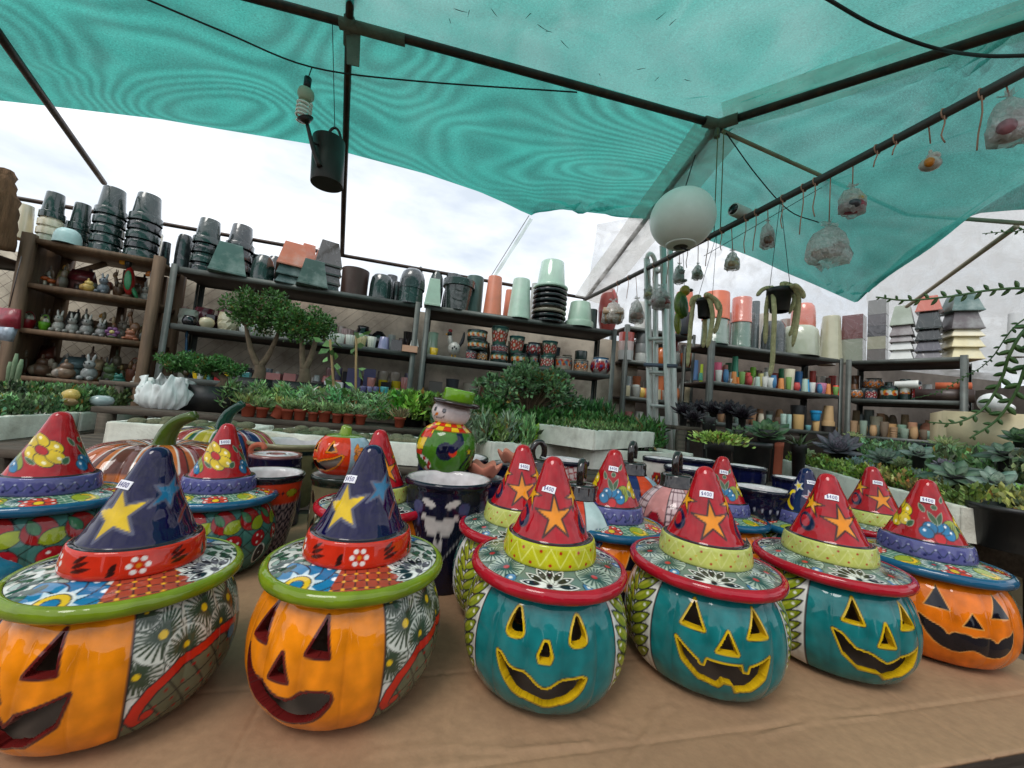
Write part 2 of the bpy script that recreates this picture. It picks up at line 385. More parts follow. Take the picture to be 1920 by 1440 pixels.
# ---------------------------------------------------------------- the witch-hat pumpkin jars
RB = .135
BODY_P = smooth_prof([(.098, .0), (.118, .012), (.136, .044), (.1415, .082), (.138, .118), (.127, .150), (.112, .172), (.108, .180)], 120)
def face_polys(kind):
    """hole outlines in arc metres from the face centre; eyes, nose, mouth"""
    if kind == 'round':
        eye = rounded([(-.015, .112), (.016, .114), (.013, .132), (.001, .160), (-.010, .138)])
        nose = rounded([(-.013, .096), (.013, .096), (.001, .132)], 1)
        mouth = rounded([(-.076, .100), (-.066, .098), (-.052, .082), (-.026, .080), (-.004, .062), (.008, .062), (.026, .076), (.066, .082), (.058, .060), (.040, .040), (.006, .029), (-.012, .036), (-.040, .040), (-.062, .066)], 1)
        eo = .047
    elif kind == 'teeth':
        eye = [(-.019, .114), (.021, .116), (.001, .160)]; nose = [(-.016, .094), (.018, .094), (.002, .128)]
        mouth = [(-.078, .104), (-.044, .078), (-.040, .070), (-.032, .070), (-.029, .082), (.022, .083), (.026, .070), (.036, .070), (.038, .082), (.072, .098), (.064, .062), (.044, .040), (.020, .034), (.012, .050), (-.004, .051), (-.010, .040), (-.040, .046), (-.066, .070)]
        eo = .049
    elif kind == 'smile':
        eye = [(-.017, .112), (.019, .114), (-.001, .158)]; nose = [(-.014, .086), (.016, .086), (.001, .128)]
        mouth = [(-.082, .106), (-.070, .102), (-.050, .080), (-.024, .074), (.000, .060), (.024, .072), (.072, .090), (.060, .056), (.040, .036), (.008, .026), (-.006, .038), (-.040, .040), (-.066, .064)]
        eo = .047
    elif kind == 'wave':
        eye = [(-.022, .112), (.022, .114), (.000, .162)]; nose = [(-.017, .094), (.017, .094), (.000, .124)]
        mouth = rounded([(-.086, .110), (-.066, .096), (-.046, .088), (-.038, .074), (-.030, .084), (-.008, .086), (.0, .080), (.010, .086), (.032, .084), (.040, .074), (.048, .088), (.068, .094), (.080, .106), (.076, .070), (.056, .046), (.030, .040), (.006, .052), (-.004, .052), (-.024, .038), (-.054, .048), (-.074, .074)], 1)
        eo = .050
    elif kind == 'grin':
        eye = [(-.018, .110), (.016, .108), (.004, .158)]; nose = [(-.015, .080), (.015, .080), (.001, .116)]
        mouth = rounded([(-.074, .112), (-.064, .100), (-.048, .080), (-.024, .074), (.000, .064), (.020, .062), (.038, .078), (.070, .078), (.074, .064), (.056, .038), (.026, .024), (-.006, .026), (-.040, .036), (-.064, .064)], 1)
        eo = .046
    else:  # toothed grin of the large left jar
        eye = [(-.020, .108), (.018, .110), (.010, .162)]; nose = [(-.016, .086), (.016, .086), (.000, .122)]
        mouth = [(-.084, .092), (-.040, .080), (-.032, .062), (-.020, .080), (.016, .076), (.024, .060), (.036, .078), (.084, .098), (.076, .060), (.044, .034), (.010, .028), (.004, .042), (-.012, .042), (-.016, .028), (-.046, .036), (-.070, .060)]
        eo = .048
    eye = (np.asarray(eye) - [0, .134]) * .84 + [0, .137]; nose = (np.asarray(nose) - [0, .108]) * .88 + [0, .108]; mouth = (np.asarray(mouth) - [0, .066]) * [.93, .90] + [0, .064]
    L = [np.asarray(eye) * [-1, 1] + [-eo, 0], np.asarray(eye) + [eo, 0], np.asarray(nose), np.asarray(mouth)]
    if kind in ('round', 'grin'): L[0] = np.asarray(eye) + [-eo, .002]
    return [np.asarray(p, float) for p in L]

def vine(P, sgn, dark=DK):
    for side in (0, 1):
        cx = sgn * .166
        P.line([(cx, .004), (cx - sgn * .004, .09), (cx + sgn * .002, .178)], dark, .0022)
    z = .010
    while z < .172:
        P.petal(sgn * .165, z, PI / 2 - sgn * .92, .056, .0165, LIME, dark, .0024, (235, 235, 215))
        P.petal(sgn * .167, z + .006, PI / 2 + sgn * .92, .056, .0165, LIME, dark, .0024, (235, 235, 215))
        P.petal(sgn * .165, z + .004, PI / 2 - sgn * .92, .034, .005, (176, 178, 60)); P.petal(sgn * .167, z + .010, PI / 2 + sgn * .92, .030, .006, (176, 178, 60))
        z += .0200

def paint_body(th, z, style, face, carved=True):
    s = th * RB; P = Paint(s, z, WHITE)
    for sg in (-1, 1):
        if style == 'teal':
            vine(P, sg)
            m = (sg * th > 1.66).astype(float); P.mask = m; P.field(np.full(len(s), -1.0), (30, 84, 80)); P.lattice(.02, (20, 40, 44), .002); P.lattice(.02, (200, 200, 190), .001); P.mask = None
        elif style == 'orange_a':
            bg = (sg * th > .95).astype(float); P.mask = bg
            P.field(.0005 + .0 * s, WHITE)
            for cx, cz, R in ((.135, .094, .026), (.158, .136, .034), (.212, .148, .032), (.262, .140, .032), (.31, .152, .030), (.185, .112, .026), (.238, .116, .024), (.36, .135, .034), (.14, .166, .02)):
                P.dot(sg * cx, cz, R * 1.02, (206, 208, 198), (66, 74, 62), .0016)
                P.burst(sg * cx, cz, R, (58, 72, 54), (226, 186, 30), 26)
            reg = [(sg * .128, -.01), (sg * .128, .040), (sg * .146, .066), (sg * .18, .094), (sg * .232, .104), (sg * .30, .098), (sg * .36, .07), (sg * .42, .05), (sg * .42, -.01)]
            sd = sd_poly(P.x, P.y, reg); inr = np.clip(.5 - sd / .0012, 0, 1)
            P.mask = bg * inr; P.field(np.full(len(s), -1.0), (104, 108, 84)); P.lattice(.026, (44, 46, 42), .0022, (.55, 2.0))
            for k in range(-2, 18):
                for q in range(0, 6):
                    P.dot(sg * (.12 + k * .019 + (q % 2) * .009), .008 + q * .018, .0024, (150, 40, 36))
            P.mask = bg
            arc = [(sg * .150, .034), (sg * .142, .030), (sg * .137, .038), (sg * .142, .054), (sg * .152, .070), (sg * .180, .092), (sg * .226, .103), (sg * .276, .100)]
            P.line(arc, DK, .0165); P.line(arc, (204, 44, 28), .0125); P.dot(sg * .152, .036, .0075, (204, 44, 28), DK)
            for k in range(5): P.dot(sg * (.262 + k * .014), .088 - k * .019, .011, SKYB, DK, ry=.010)
            P.mask = None
        elif style == 'orange_c':
            P.mask = (sg * th > .95).astype(float); P.field(np.full(len(s), -1.0), (76, 106, 84)); P.lattice(.022, (32, 44, 42), .002); P.lattice(.022, (205, 208, 190), .0009, (.75, 2.25))
            for k in range(4): P.burst(sg * (.16 + .05 * k), .14, .02, (190, 200, 180), (190, 50, 40), 16)
            P.mask = None
        elif style == 'floral':
            P.field(np.full(len(s), -1.0), (64, 112, 104)) if sg < 0 else None
            P.mask = (sg * th >= 0).astype(float)
            P.lattice(.03, (28, 36, 34), .002)
            for k in range(8):
                x = sg * (.03 + .06 * k)
                P.dot(x, .142, .026, (150, 30, 30), DK); P.petal(x, .12, .5 * sg, .05, .03, LIME, DK); P.petal(x, .135, 2.2, .035, .018, (60, 110, 72), DK)
                P.dot(x + .02 * sg, .092, .020, (176, 26, 36), DK)
                for q in range(3): P.dot(x + .02 * sg + .010 * math.cos(q * 2.1), .092 + .010 * math.sin(q * 2.1), .003, (235, 230, 225))
                P.dot(x + .03 * sg, .05, .017, (26, 26, 44), (225, 225, 220), .003, ry=.024); P.dot(x + .03 * sg, .052, .003, (240, 240, 240))
            P.mask = None
    if style == 'floral': return P.c, None
    fc = dict(teal=TEAL, orange_a=ORANGE, orange_c=(226, 116, 20))[style]
    hw = .86 * RB if style == 'teal' else .95 * RB
    sdp = np.abs(s) - hw
    P.field(sdp, fc); P.field(sdp, DK, .0030)
    # glaze runs thinner on the ribs and pools in the grooves
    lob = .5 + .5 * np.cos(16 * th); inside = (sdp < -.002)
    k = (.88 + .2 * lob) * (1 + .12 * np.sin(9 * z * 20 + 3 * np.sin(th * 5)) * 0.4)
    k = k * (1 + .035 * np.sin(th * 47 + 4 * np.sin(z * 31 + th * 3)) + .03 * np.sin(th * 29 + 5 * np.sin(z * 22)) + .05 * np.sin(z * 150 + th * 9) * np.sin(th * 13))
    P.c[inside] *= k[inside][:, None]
    rim, line = {'teal': ((206, 170, 22), (30, 44, 46)), 'orange_a': ((96, 26, 24), (62, 42, 44)), 'orange_c': ((20, 18, 28), (20, 18, 24))}[style]
    polys = face_polys(face)
    sd = np.full(len(s), 1e9)
    for q in polys: sd = np.minimum(sd, sd_poly(s, z, q))
    if carved:
        w = .0030 if style == 'teal' else .0024
        P.field(sd - w - .0012, line); P.field(sd - w, rim)
    else:
        P.field(sd - .0014, (236, 170, 90)); P.field(sd, rim)
    return P.c, sd

def body_mesh(style, face, carved=True, fine=1.0, seed=0):
    nd, nb, m = int(380 * fine), int(34 * fine), int(128 * fine)
    th = np.concatenate([np.linspace(-2.3, 2.3, nd), np.linspace(2.3, 2 * PI - 2.3, nb + 2)[1:-1]])
    n = len(th)
    tt = np.linspace(0, 1, m); tt = tt * len(BODY_P[:-1])
    pr = np.interp(tt, np.arange(len(BODY_P)), BODY_P[:, 0]); pz = np.interp(tt, np.arange(len(BODY_P)), BODY_P[:, 1])
    TH = np.repeat(th[None], m, 0); Z = np.repeat(pz[:, None], n, 1)
    THw = np.where(TH > PI, TH - 2 * PI, TH)
    S = THw * RB
    sd = None
    if carved:
        polys = face_polys(face)
        def field(S_, Z_):
            d = np.full(S_.shape, 1e9)
            for q in polys:
                b0 = q.min(0) - .02; b1 = q.max(0) + .02
                i = np.nonzero((S_ > b0[0]) & (S_ < b1[0]) & (Z_ > b0[1]) & (Z_ < b1[1]))
                d[i] = np.minimum(d[i], sd_poly(S_[i], Z_[i], q))
            return d
        d0 = field(S, Z); e = 2e-4
        near = np.nonzero(np.abs(d0) < .00095 / fine)
        gx = (field(S[near] + e, Z[near]) - field(S[near] - e, Z[near])) / (2 * e); gz = (field(S[near], Z[near] + e) - field(S[near], Z[near] - e)) / (2 * e)
        g = np.hypot(gx, gz) + 1e-9
        S[near] -= d0[near] * gx / g; Z[near] -= d0[near] * gz / g
        sd = field(S, Z); sd[near] = 0
    THf = S / RB
    R = np.interp(Z, BODY_P[:, 1], BODY_P[:, 0])
    rib = 1 - .022 * np.abs(np.sin(8 * THf)) ** .7 * 0 + .026 * (np.abs(np.cos(8 * THf)) ** .55 - .7) * np.sin(PI * np.clip(Z / .18, 0, 1)) ** .6
    R = R * rib * (1 + .006 * np.sin(2 * THf + seed) + .005 * np.sin(3 * THf + Z * 30 + seed))
    X = R * np.sin(THf); Y = -R * np.cos(THf)
    V = np.stack([X, Y, Z], -1).reshape(-1, 3)
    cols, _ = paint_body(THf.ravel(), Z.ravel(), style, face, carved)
    i = np.arange(m - 1)[:, None]; j = np.arange(n)[None]; k = (j + 1) % n
    Q = np.stack([i * n + j, i * n + k, (i + 1) * n + k, (i + 1) * n + j], -1)
    F = Q.reshape(-1, 4).tolist()
    if carved:
        fl = sd.ravel(); rem = (fl[Q] <= 1e-9).all(-1)
        keep = ~rem; F = Q[keep].tolist()
        # walls of the cut openings
        inner = {}; extraV = []; extraC = []; base = len(V)
        wallc = s2l({'teal': (206, 168, 24), 'orange_a': (104, 30, 28)}.get(style, (30, 24, 24)))
        def inn(v):
            if v not in inner:
                inner[v] = base + len(extraV); p = V[v].copy(); r = math.hypot(p[0], p[1]); f = (r - .013) / r
                extraV.append((p[0] * f, p[1] * f, p[2])); extraC.append(wallc)
            return inner[v]
        dup = {}
        def outv(v):
            if v not in dup:
                dup[v] = base + len(extraV); extraV.append(tuple(V[v])); extraC.append(wallc)
            return dup[v]
        R_i, R_j = np.nonzero(rem)
        for a, b in zip(R_i, R_j):
            q = Q[a, b]
            for e, (da, db) in enumerate(((-1, 0), (0, 1), (1, 0), (0, -1))):
                ai, bj = a + da, (b + db) % n
                if 0 <= ai < m - 1 and not rem[ai, bj]:
                    v0, v1 = int(q[e]), int(q[(e + 1) % 4]); F.append([outv(v0), outv(v1), inn(v1), inn(v0)])
        V = np.concatenate([V, np.array(extraV)]) if extraV else V
        cols = np.concatenate([cols, np.array(extraC)]) if extraV else cols
    me = new_mesh('pumpkin_body', V, F)
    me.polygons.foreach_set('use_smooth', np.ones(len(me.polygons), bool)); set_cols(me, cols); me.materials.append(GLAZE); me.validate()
    return me

def lining_mesh(face):
    n, m = 128, 44; th = np.linspace(-PI, PI, n, endpoint=False)
    z = np.linspace(.008, .176, m); r = np.interp(z, BODY_P[:, 1], BODY_P[:, 0]) - .0128
    TH = np.repeat(th[None], m, 0); Z = np.repeat(z[:, None], n, 1)
    V = np.stack([r[:, None] * np.sin(TH), -r[:, None] * np.cos(TH), Z], -1).reshape(-1, 3)
    i = np.arange(m - 1)[:, None]; j = np.arange(n)[None]; k = (j + 1) % n
    Q = np.stack([i * n + j, (i + 1) * n + j, (i + 1) * n + k, i * n + k], -1).reshape(-1, 4)
    if face:
        sd = np.full(n * m, 1e9)
        for q in face_polys(face): sd = np.minimum(sd, sd_poly((TH * RB).ravel(), Z.ravel(), q))
        Q = Q[~(sd[Q] < .004).any(1)]
    F = Q.tolist(); F.append(list(range(n)))
    me = new_mesh('lining', V, F); me.materials.append(mat('clay_lining', (186, 166, 150), rough=.4, var=.2)); return me

def ring_grid(prof, n, wob=0.0, seed=0):
    V, F = lathe(prof, n); a = np.tile(np.linspace(0, 2 * PI, n, endpoint=False), len(prof))
    # lathe angle 0 = +X; turn so that theta 0 faces -Y
    th = a - PI / 2 + PI; X = np.hypot(V[:, 0], V[:, 1])
    th = np.where(th > PI, th - 2 * PI, th)
    k = 1 + wob * (np.sin(2 * th + seed) + .7 * np.sin(3 * th + 40 * V[:, 2] + seed))
    V = np.stack([X * k * np.sin(th), -X * k * np.cos(th), V[:, 2] ], 1)
    return V, F[:, ::-1] if False else F, th, X

def brim_mesh(style):
    n = 330
    top = [(.074, .2010), (.090, .1985), (.105, .1955), (.118, .1925), (.126, .1900)]
    top = smooth_prof(top, 60)
    edge = [(.1285 + .0095 * math.cos(a), .1815 + .0105 * math.sin(a)) for a in np.linspace(1.7, -1.9, 14)]
    prof = np.vstack([top, edge, [(.118, .172), (.100, .174)]])
    V, F, th, X = ring_grid(prof, n, .003)
    nt_ = len(top)
    x = X * np.sin(th); y = -X * np.cos(th)
    ec = {'A': (112, 134, 26), 'B': (166, 20, 38), 'C': (24, 84, 118)}[style]
    P = Paint(x, y, WHITE); P.aa = .0007
    if style == 'A':
        P.c[:] = s2l((206, 208, 200))
        def pos(r, t): return r * math.sin(t), -r * math.cos(t)
        rngA = np.random.default_rng(4)
        for b0 in (0.0, PI):
            for q in range(30):                                   # leafy filling
                cx, cy = pos(rngA.uniform(.078, .124), b0 + rngA.uniform(1.75, 2.75)); P.petal(cx, cy, rngA.uniform(0, 6), .020, .010, ((56, 96, 72), (150, 170, 160), (36, 66, 52))[q % 3], DK, .0012)
            cx, cy = pos(.124, b0 - .05)                          # blue half flower
            for q in range(6):
                aa_ = math.atan2(-cy, -cx) + (q - 2.5) * .60; P.petal(cx, cy, aa_, .064, .040, SKYB, DK, .0020)
            for q in range(6):
                aa_ = math.atan2(-cy, -cx) + (q - 2.5) * .60
                P.petal(cx, cy, aa_, .034, .010, (196, 214, 224)); P.dot(cx + .048 * math.cos(aa_), cy + .048 * math.sin(aa_), .0040, (240, 242, 245))
            P.dot(cx, cy, .023, (225, 228, 222)); P.dot(cx, cy, .019, YEL, DK); P.dot(cx, cy, .010, SKYB, DK)
            P.mask = (np.abs(((th - b0 - .74 + PI) % (2 * PI)) - PI) < .40).astype(float)   # red lattice with yellow knots
            P.field(np.full(len(x), -1.0), (164, 66, 46)); P.lattice(.0150, (60, 40, 40), .0017, (.6, 2.2)); g = .0150
            u = x * math.cos(.6) + y * math.sin(.6); v = x * math.cos(2.2) + y * math.sin(2.2)
            P.field(np.hypot((u / g + .5) % 1 - .5, (v / g + .5) % 1 - .5) * g - .0024, (226, 160, 40)); P.mask = None
            cx, cy = pos(.118, b0 + 1.46); a0 = math.atan2(-cy, -cx)   # black fan
            for q in range(7): P.petal(cx, cy, a0 + (q - 3) * .47, .046, .0180, (222, 222, 216), DK, .0014)
            for q in range(7): aa_ = a0 + (q - 3) * .47; P.petal(cx + .013 * math.cos(aa_), cy + .013 * math.sin(aa_), aa_, .028, .0110, (22, 24, 36), None, dotc=(240, 240, 240))
            P.dot(cx, cy, .006, (22, 24, 36))
    elif style == 'B':
        P.c[:] = s2l((104, 122, 112))
        for k in range(6):
            t0 = k * PI / 3
            if k % 2 == 1:
                for dt in (-.28, .30):
                    cx, cy = .103 * math.sin(t0 + dt), -.103 * math.cos(t0 + dt)
                    P.burst(cx, cy, .031, (46, 76, 70), (176, 50, 50), 24, (170, 182, 168))
            else:
                cx, cy = .119 * math.sin(t0), -.119 * math.cos(t0); a0 = math.atan2(-cy, -cx)
                P.dot(cx, cy, .006, WHITE)
                for q in range(7):
                    aa_ = a0 + (q - 3) * .47
                    P.petal(cx, cy, aa_, .048, .0175, WHITE, (50, 52, 56), .0012)
                for q in range(7):
                    aa_ = a0 + (q - 3) * .47
                    P.petal(cx + .014 * math.cos(aa_), cy + .014 * math.sin(aa_), aa_, .029, .0105, (24, 26, 36), None, dotc=(240, 240, 240))
                P.dot(cx, cy, .005, (24, 26, 36))
            cx, cy = .120 * math.sin(t0 + .52), -.120 * math.cos(t0 + .52)
            P.dot(cx, cy, .009, (70, 120, 160), DK); P.dot(cx, cy, .003, WHITE)
    else:
        P.c[:] = s2l((84, 124, 100)); P.lattice(.011, (190, 204, 180), .0012)
        for k in range(5):
            t0 = k * 2 * PI / 5
            cx, cy = .112 * math.sin(t0), -.112 * math.cos(t0)
            P.flower(cx, cy, .028, 9, (206, 70, 44), YEL, dotc=WHITE)
            cx, cy = .108 * math.sin(t0 + .62), -.108 * math.cos(t0 + .62)
            P.dot(cx, cy, .022, (150, 164, 40), DK)
            P.line([(cx - .012, cy - .008), (cx + .004, cy - .012), (cx + .014, cy - .002), (cx + .012, cy + .010)], DK, .0085); P.line([(cx - .012, cy - .008), (cx + .004, cy - .012), (cx + .014, cy - .002), (cx + .012, cy + .010)], YEL, .0058)
            cx, cy = .100 * math.sin(t0 + 1.0), -.100 * math.cos(t0 + 1.0)
            P.burst(cx, cy, .02, (46, 92, 88), (190, 30, 40), 18, (206, 214, 204))
    row = np.repeat(np.arange(len(prof)), n)
    P.c[row >= nt_] = s2l(ec)
    P.c[(row == nt_ - 1)] = s2l(DK)
    P.c[(row <= 1)] = s2l(DK)
    P.c[row >= len(prof) - 4] = s2l((40, 40, 40))
    return V, F, P.c

def band_mesh(style):
    prof = smooth_prof([(.074, .199), (.0815, .2005), (.0835, .207), (.0815, .222), (.0785, .234), (.074, .2372), (.066, .2375)], 54)
    n = 330
    V, F, th, X = ring_grid(prof, n, .004, 1)
    s = th * .08; z = V[:, 2]
    if style == 'A':
        P = Paint(s, z, (200, 46, 24))
        for t0 in (-2.3, -.72, .62, 2.05):
            c = t0 * .08
            for q in range(6): P.dot(c + .0095 * math.cos(q * 1.047), .2175 + .0095 * math.sin(q * 1.047), .0034, (238, 232, 226), ry=.0034)
            P.dot(c, .2175, .003, (226, 140, 30))
            for q in range(3): P.petal(c + .034, .211 + q * .0055, .25 + .18 * q, .026 - q * .003, .006, (70, 24, 20))
            for q in range(3): P.petal(c - .022, .2225 - q * .005, -2.3 - .1 * q, .012, .005, (50, 22, 20))
    elif style == 'B':
        P = Paint(s, z, (186, 192, 100))
        for k in range(16):
            x0 = -.252 + k * .0315
            P.line([(x0, .232), (x0 + .016, .206), (x0 + .0315, .232)], (206, 208, 130), .0016)
            P.dot(x0 + .0158, .2275, .0021, (168, 44, 36)); P.dot(x0, .2105, .0021, (168, 44, 36)); P.dot(x0 + .008, .2185, .0014, (200, 150, 40))
    elif style == 'B2':
        P = Paint(s, z, (186, 186, 34))
        for k in range(16):
            x0 = -.252 + k * .0315
            P.line([(x0, .232), (x0 + .016, .206), (x0 + .0315, .232)], (222, 222, 110), .0018)
            P.dot(x0 + .0158, .2275, .0026, (176, 40, 30)); P.dot(x0, .2085, .0026, (176, 40, 30))
    else:
        P = Paint(s, z, (86, 88, 142))
        for k in range(24):
            x0 = -.251 + k * .021
            a = np.linspace(0, 2 * PI, 9)
            P.line(np.stack([x0 + .0105 * a / PI, .218 + .006 * np.sin(a)], 1), (48, 60, 84), .0018)
            P.dot(x0 + .005, .2245, .0018, (170, 176, 200)); P.dot(x0 + .010, .2105, .003, (40, 44, 92))
    P.c[(z > .2365) | (z < .1998)] = s2l(DK)
    return V, F, P.c

def cone_mesh(style):
    n = 260
    ctrl = [(.0695, .2372), (.0660, .243), (.0560, .265), (.0440, .292), (.0325, .320), (.0232, .344), (.0180, .3590), (.0128, .3675), (.0062, .3712), (.0004, .372)]
    prof = smooth_prof(ctrl, 112)
    V, F, th, X = ring_grid(prof, n, .017, {'A': 2, 'B': 3, 'C': 5, 'E': 1}[style]); V[:, 0] += {'A': .006, 'B': -.004, 'C': .003, 'E': 0}[style] * np.clip((V[:, 2] - .24) / .12, 0, 1) ** 2
    s = th * np.maximum(X, .012); z = V[:, 2]
    if style == 'A':
        P = Paint(s, z, (14, 8, 58)); g = (84, 84, 104)
        P.star(-.002, .279, .038, (222, 184, 16), .25, g, .0036, .40)
        P.star(.048, .306, .026, (30, 110, 150), -.15, g, .0030, .40)
        a = np.linspace(.3, 3.6, 12)
        P.line(np.stack([.100 + .019 * np.cos(a - .6), .260 + .022 * np.sin(a - .6)], 1), g, .0085); P.line(np.stack([.100 + .019 * np.cos(a - .6), .260 + .022 * np.sin(a - .6)], 1), (126, 52, 44), .0055)
        P.star(.165, .275, .028, (222, 184, 16), -.3, g, .0034, .42); P.star(-.088, .285, .026, (30, 110, 150), .3, g, .003, .42)
    elif style == 'B':
        P = Paint(s, z, (168, 14, 28))
        P.star(.004, .2765, .037, (232, 140, 18), .10, (60, 30, 24), .0034, .32)
        P.star(-.047, .306, .026, (232, 160, 30), -.3, (60, 30, 24), .003, .32); P.star(.046, .308, .024, (232, 160, 30), .4, (60, 30, 24), .003, .32)
        P.dot(-.062, .268, .0175, (20, 20, 60), (70, 50, 60)); P.dot(-.065, .269, .0115, (176, 28, 40), (20, 20, 50), .0012)
        P.dot(.072, .265, .0175, (20, 20, 60), (70, 50, 60)); P.dot(.076, .266, .0115, (176, 28, 40), (20, 20, 50), .0012)
        P.star(.12, .275, .026, (232, 160, 30), .2, (60, 30, 24), .003, .34); P.star(-.12, .275, .026, (232, 160, 30), .2, (60, 30, 24), .003, .34)
    elif style == 'E':
        P = Paint(s, z, (16, 20, 70))
        a = np.linspace(-1.2, 1.6, 10)
        for sg in (-1, 1): P.line(np.stack([sg * (.045 + .02 * np.cos(a)), .27 + .026 * np.sin(a)], 1), (222, 190, 24), .009)
        P.star(0, .285, .022, (190, 90, 90), .2, (200, 200, 210), .002); P.star(-.03, .315, .016, (220, 190, 40), .3, (200, 200, 210), .002)
    else:
        P = Paint(s, z, (166, 14, 24)); gr = (62, 92, 60)
        for c in (0.0, .155, -.155):
            P.dot(c + .026, .268, .019, (140, 152, 40), DK)
            for q in range(4): P.line([(c + .026, .258), (c + .018 + q * .007, .278)], DK, .0013)
            for q in range(5):
                a = .35 + q * .62; P.dot(c + .0215 * math.cos(a), .250 + .0215 * math.sin(a), .0122, SKYB, DK)
            for q in range(5):
                a = .35 + q * .62; P.dot(c + .0245 * math.cos(a), .253 + .0245 * math.sin(a), .0025, (235, 240, 245))
            P.dot(c, .247, .0105, (190, 30, 36), DK)
            for a_ in (1.15, 2.0): P.petal(c, .274, a_, .030, .0105, gr, (150, 160, 140), .0013)
            P.dot(c + .0, .311, .0055, gr, (150, 160, 140), .0012)
            P.petal(c - .018, .298, 1.9, .02, .009, gr, (150, 160, 140), .0013); P.petal(c + .014, .322, 1.2, .016, .008, gr, (150, 160, 140), .0013)
        for c in (-.072, .072):
            P.flower(c, .291, .036, 6, (214, 180, 20), (180, 24, 30), dotc=(246, 236, 190), rot=.3)
            P.petal(c - .02, .262, 2.3, .02, .010, gr, (150, 160, 140), .0013); P.petal(c + .02, .262, .8, .02, .010, gr, (150, 160, 140), .0013)
    # the glaze breaks paler and darker over the hand-formed wall
    P.c *= (1 + .16 * np.sin(th * 5 + z * 60) * np.sin(z * 90 + th * 2))[:, None]
    P.c[z < .2388] = s2l(DK)
    return V, F, np.clip(P.c, 0, 1)

MESH = {}
def shared(key, fn):
    if key not in MESH:
        r = fn()
        if isinstance(r, tuple):
            me = new_mesh(key[0], r[0], r[1]); me.polygons.foreach_set('use_smooth', np.ones(len(me.polygons), bool)); set_cols(me, r[2]); me.materials.append(GLAZE); me.validate(); r = me
        MESH[key] = r
    return MESH[key]

DIG = {'$': [[(.8, .85), (.2, .85), (.15, .55), (.85, .45), (.8, .15), (.2, .15)], [(.5, 1.05), (.5, -.05)]],
       '4': [[(.65, 0), (.65, 1), (.1, .35), (.9, .35)]], '0': [[(.2, .1), (.1, .5), (.2, .9), (.8, .9), (.9, .5), (.8, .1), (.2, .1)]],
       '5': [[(.85, 1), (.2, 1), (.15, .55), (.75, .6), (.85, .25), (.6, 0), (.1, .05)]]}
def price_tag(parent, txt, thc, zc, tilt, w=.0235, h=.0125):
    """small white sticker lying on the hat, with hand-written figures"""
    rc = float(np.interp(zc, [.2372, .265, .292, .320, .344, .3585], [.0695, .056, .044, .0325, .0232, .018]))
    slope = .48
    nrm = np.array([math.sin(thc) * math.cos(slope), -math.cos(thc) * math.cos(slope), math.sin(slope)])
    ex = np.array([math.cos(thc), math.sin(thc), 0]); ey = np.cross(nrm, ex)
    ct, st = math.cos(tilt), math.sin(tilt); ex, ey = ex * ct + ey * st, ey * ct - ex * st
    o = np.array([rc * math.sin(thc), -rc * math.cos(thc), zc]) + nrm * .0012
    def P(u, v, d=0.0):
        bend = -(u ** 2) / (2 * rc * 1.15)
        return o + ex * u + ey * v + nrm * (bend + d)
    us = np.linspace(-w / 2, w / 2, 9); m = MB()
    for lay, dd in ((0, .0006), (1, .0)):
        pass
    V = [P(u, v, .0008) for u in us for v in (-h / 2, h / 2)] + [P(u, v, .0) for u in us for v in (-h / 2, h / 2)]
    F = [(2 * i, 2 * i + 2, 2 * i + 3, 2 * i + 1) for i in range(8)] + [(18 + 2 * i, 18 + 2 * i + 1, 18 + 2 * i + 3, 18 + 2 * i + 2) for i in range(8)]
    t = mk('price_tag', V, F, mat('paper_tag', (232, 230, 236), rough=.6, var=.03), parent)
    m = MB(); cw = w * .8 / len(txt)
    for i, ch in enumerate(txt):
        for st_ in DIG[ch]:
            pts = [(-w * .4 + cw * (i + .12 + .74 * x), -h * .30 + h * .6 * y) for x, y in st_]
            for (u0, v0), (u1, v1) in zip(pts[:-1], pts[1:]):
                d = np.array([u1 - u0, v1 - v0]); L = np.linalg.norm(d) + 1e-9; nn = np.array([-d[1], d[0]]) / L * .00045
                m.add([P(u0 + nn[0], v0 + nn[1], .0012), P(u1 + nn[0], v1 + nn[1], .0012), P(u1 - nn[0], v1 - nn[1], .0012), P(u0 - nn[0], v0 - nn[1], .0012)], [(0, 1, 2, 3)])
    m.build('handwriting', mat('pen_ink', (62, 50, 120), rough=.6), t)

TABLE_Z = .75
def jar(label, loc, head, style, face, hat, band, tagtxt='$400', tagpos=(-.15, .325, .1), carved=True, fine=1.0, scale=1.0, lid_turn=0.0, lean=(0, 0), variant=None):
    """head: where the face looks, in degrees from -Y, positive to the right of the picture"""
    t = thing('pumpkin_jar', label, 'pumpkin jar', loc, 0, 'ceramic pumpkin jars with witch hat lids', rot=(math.radians(lean[0]), math.radians(lean[1]), math.radians(head)))
    t.scale = (scale,) * 3
    mk('pumpkin_body', None, None, None, t, me=shared(('pumpkin_body', style, face, carved, fine), lambda: body_mesh(style, face, carved, fine)))
    if face and carved: mk('lining', None, None, None, t, me=shared(('lining', face), lambda: lining_mesh(face)))
    bs = 'A' if style == 'orange_a' else ('B' if hat in 'BE' else 'C')
    if variant: bs = variant
    lid = mk('hat_brim', None, None, None, t, me=shared(('hat_brim', bs), lambda: brim_mesh(bs)), rot=(0, 0, math.radians(lid_turn)))
    mk('hat_band', None, None, None, lid, me=shared(('hat_band', band), lambda: band_mesh(band)))
    mk('hat_cone', None, None, None, lid, me=shared(('hat_cone', hat), lambda: cone_mesh(hat)))
    if tagtxt: price_tag(t, tagtxt, tagpos[0], tagpos[1], tagpos[2])
    return t
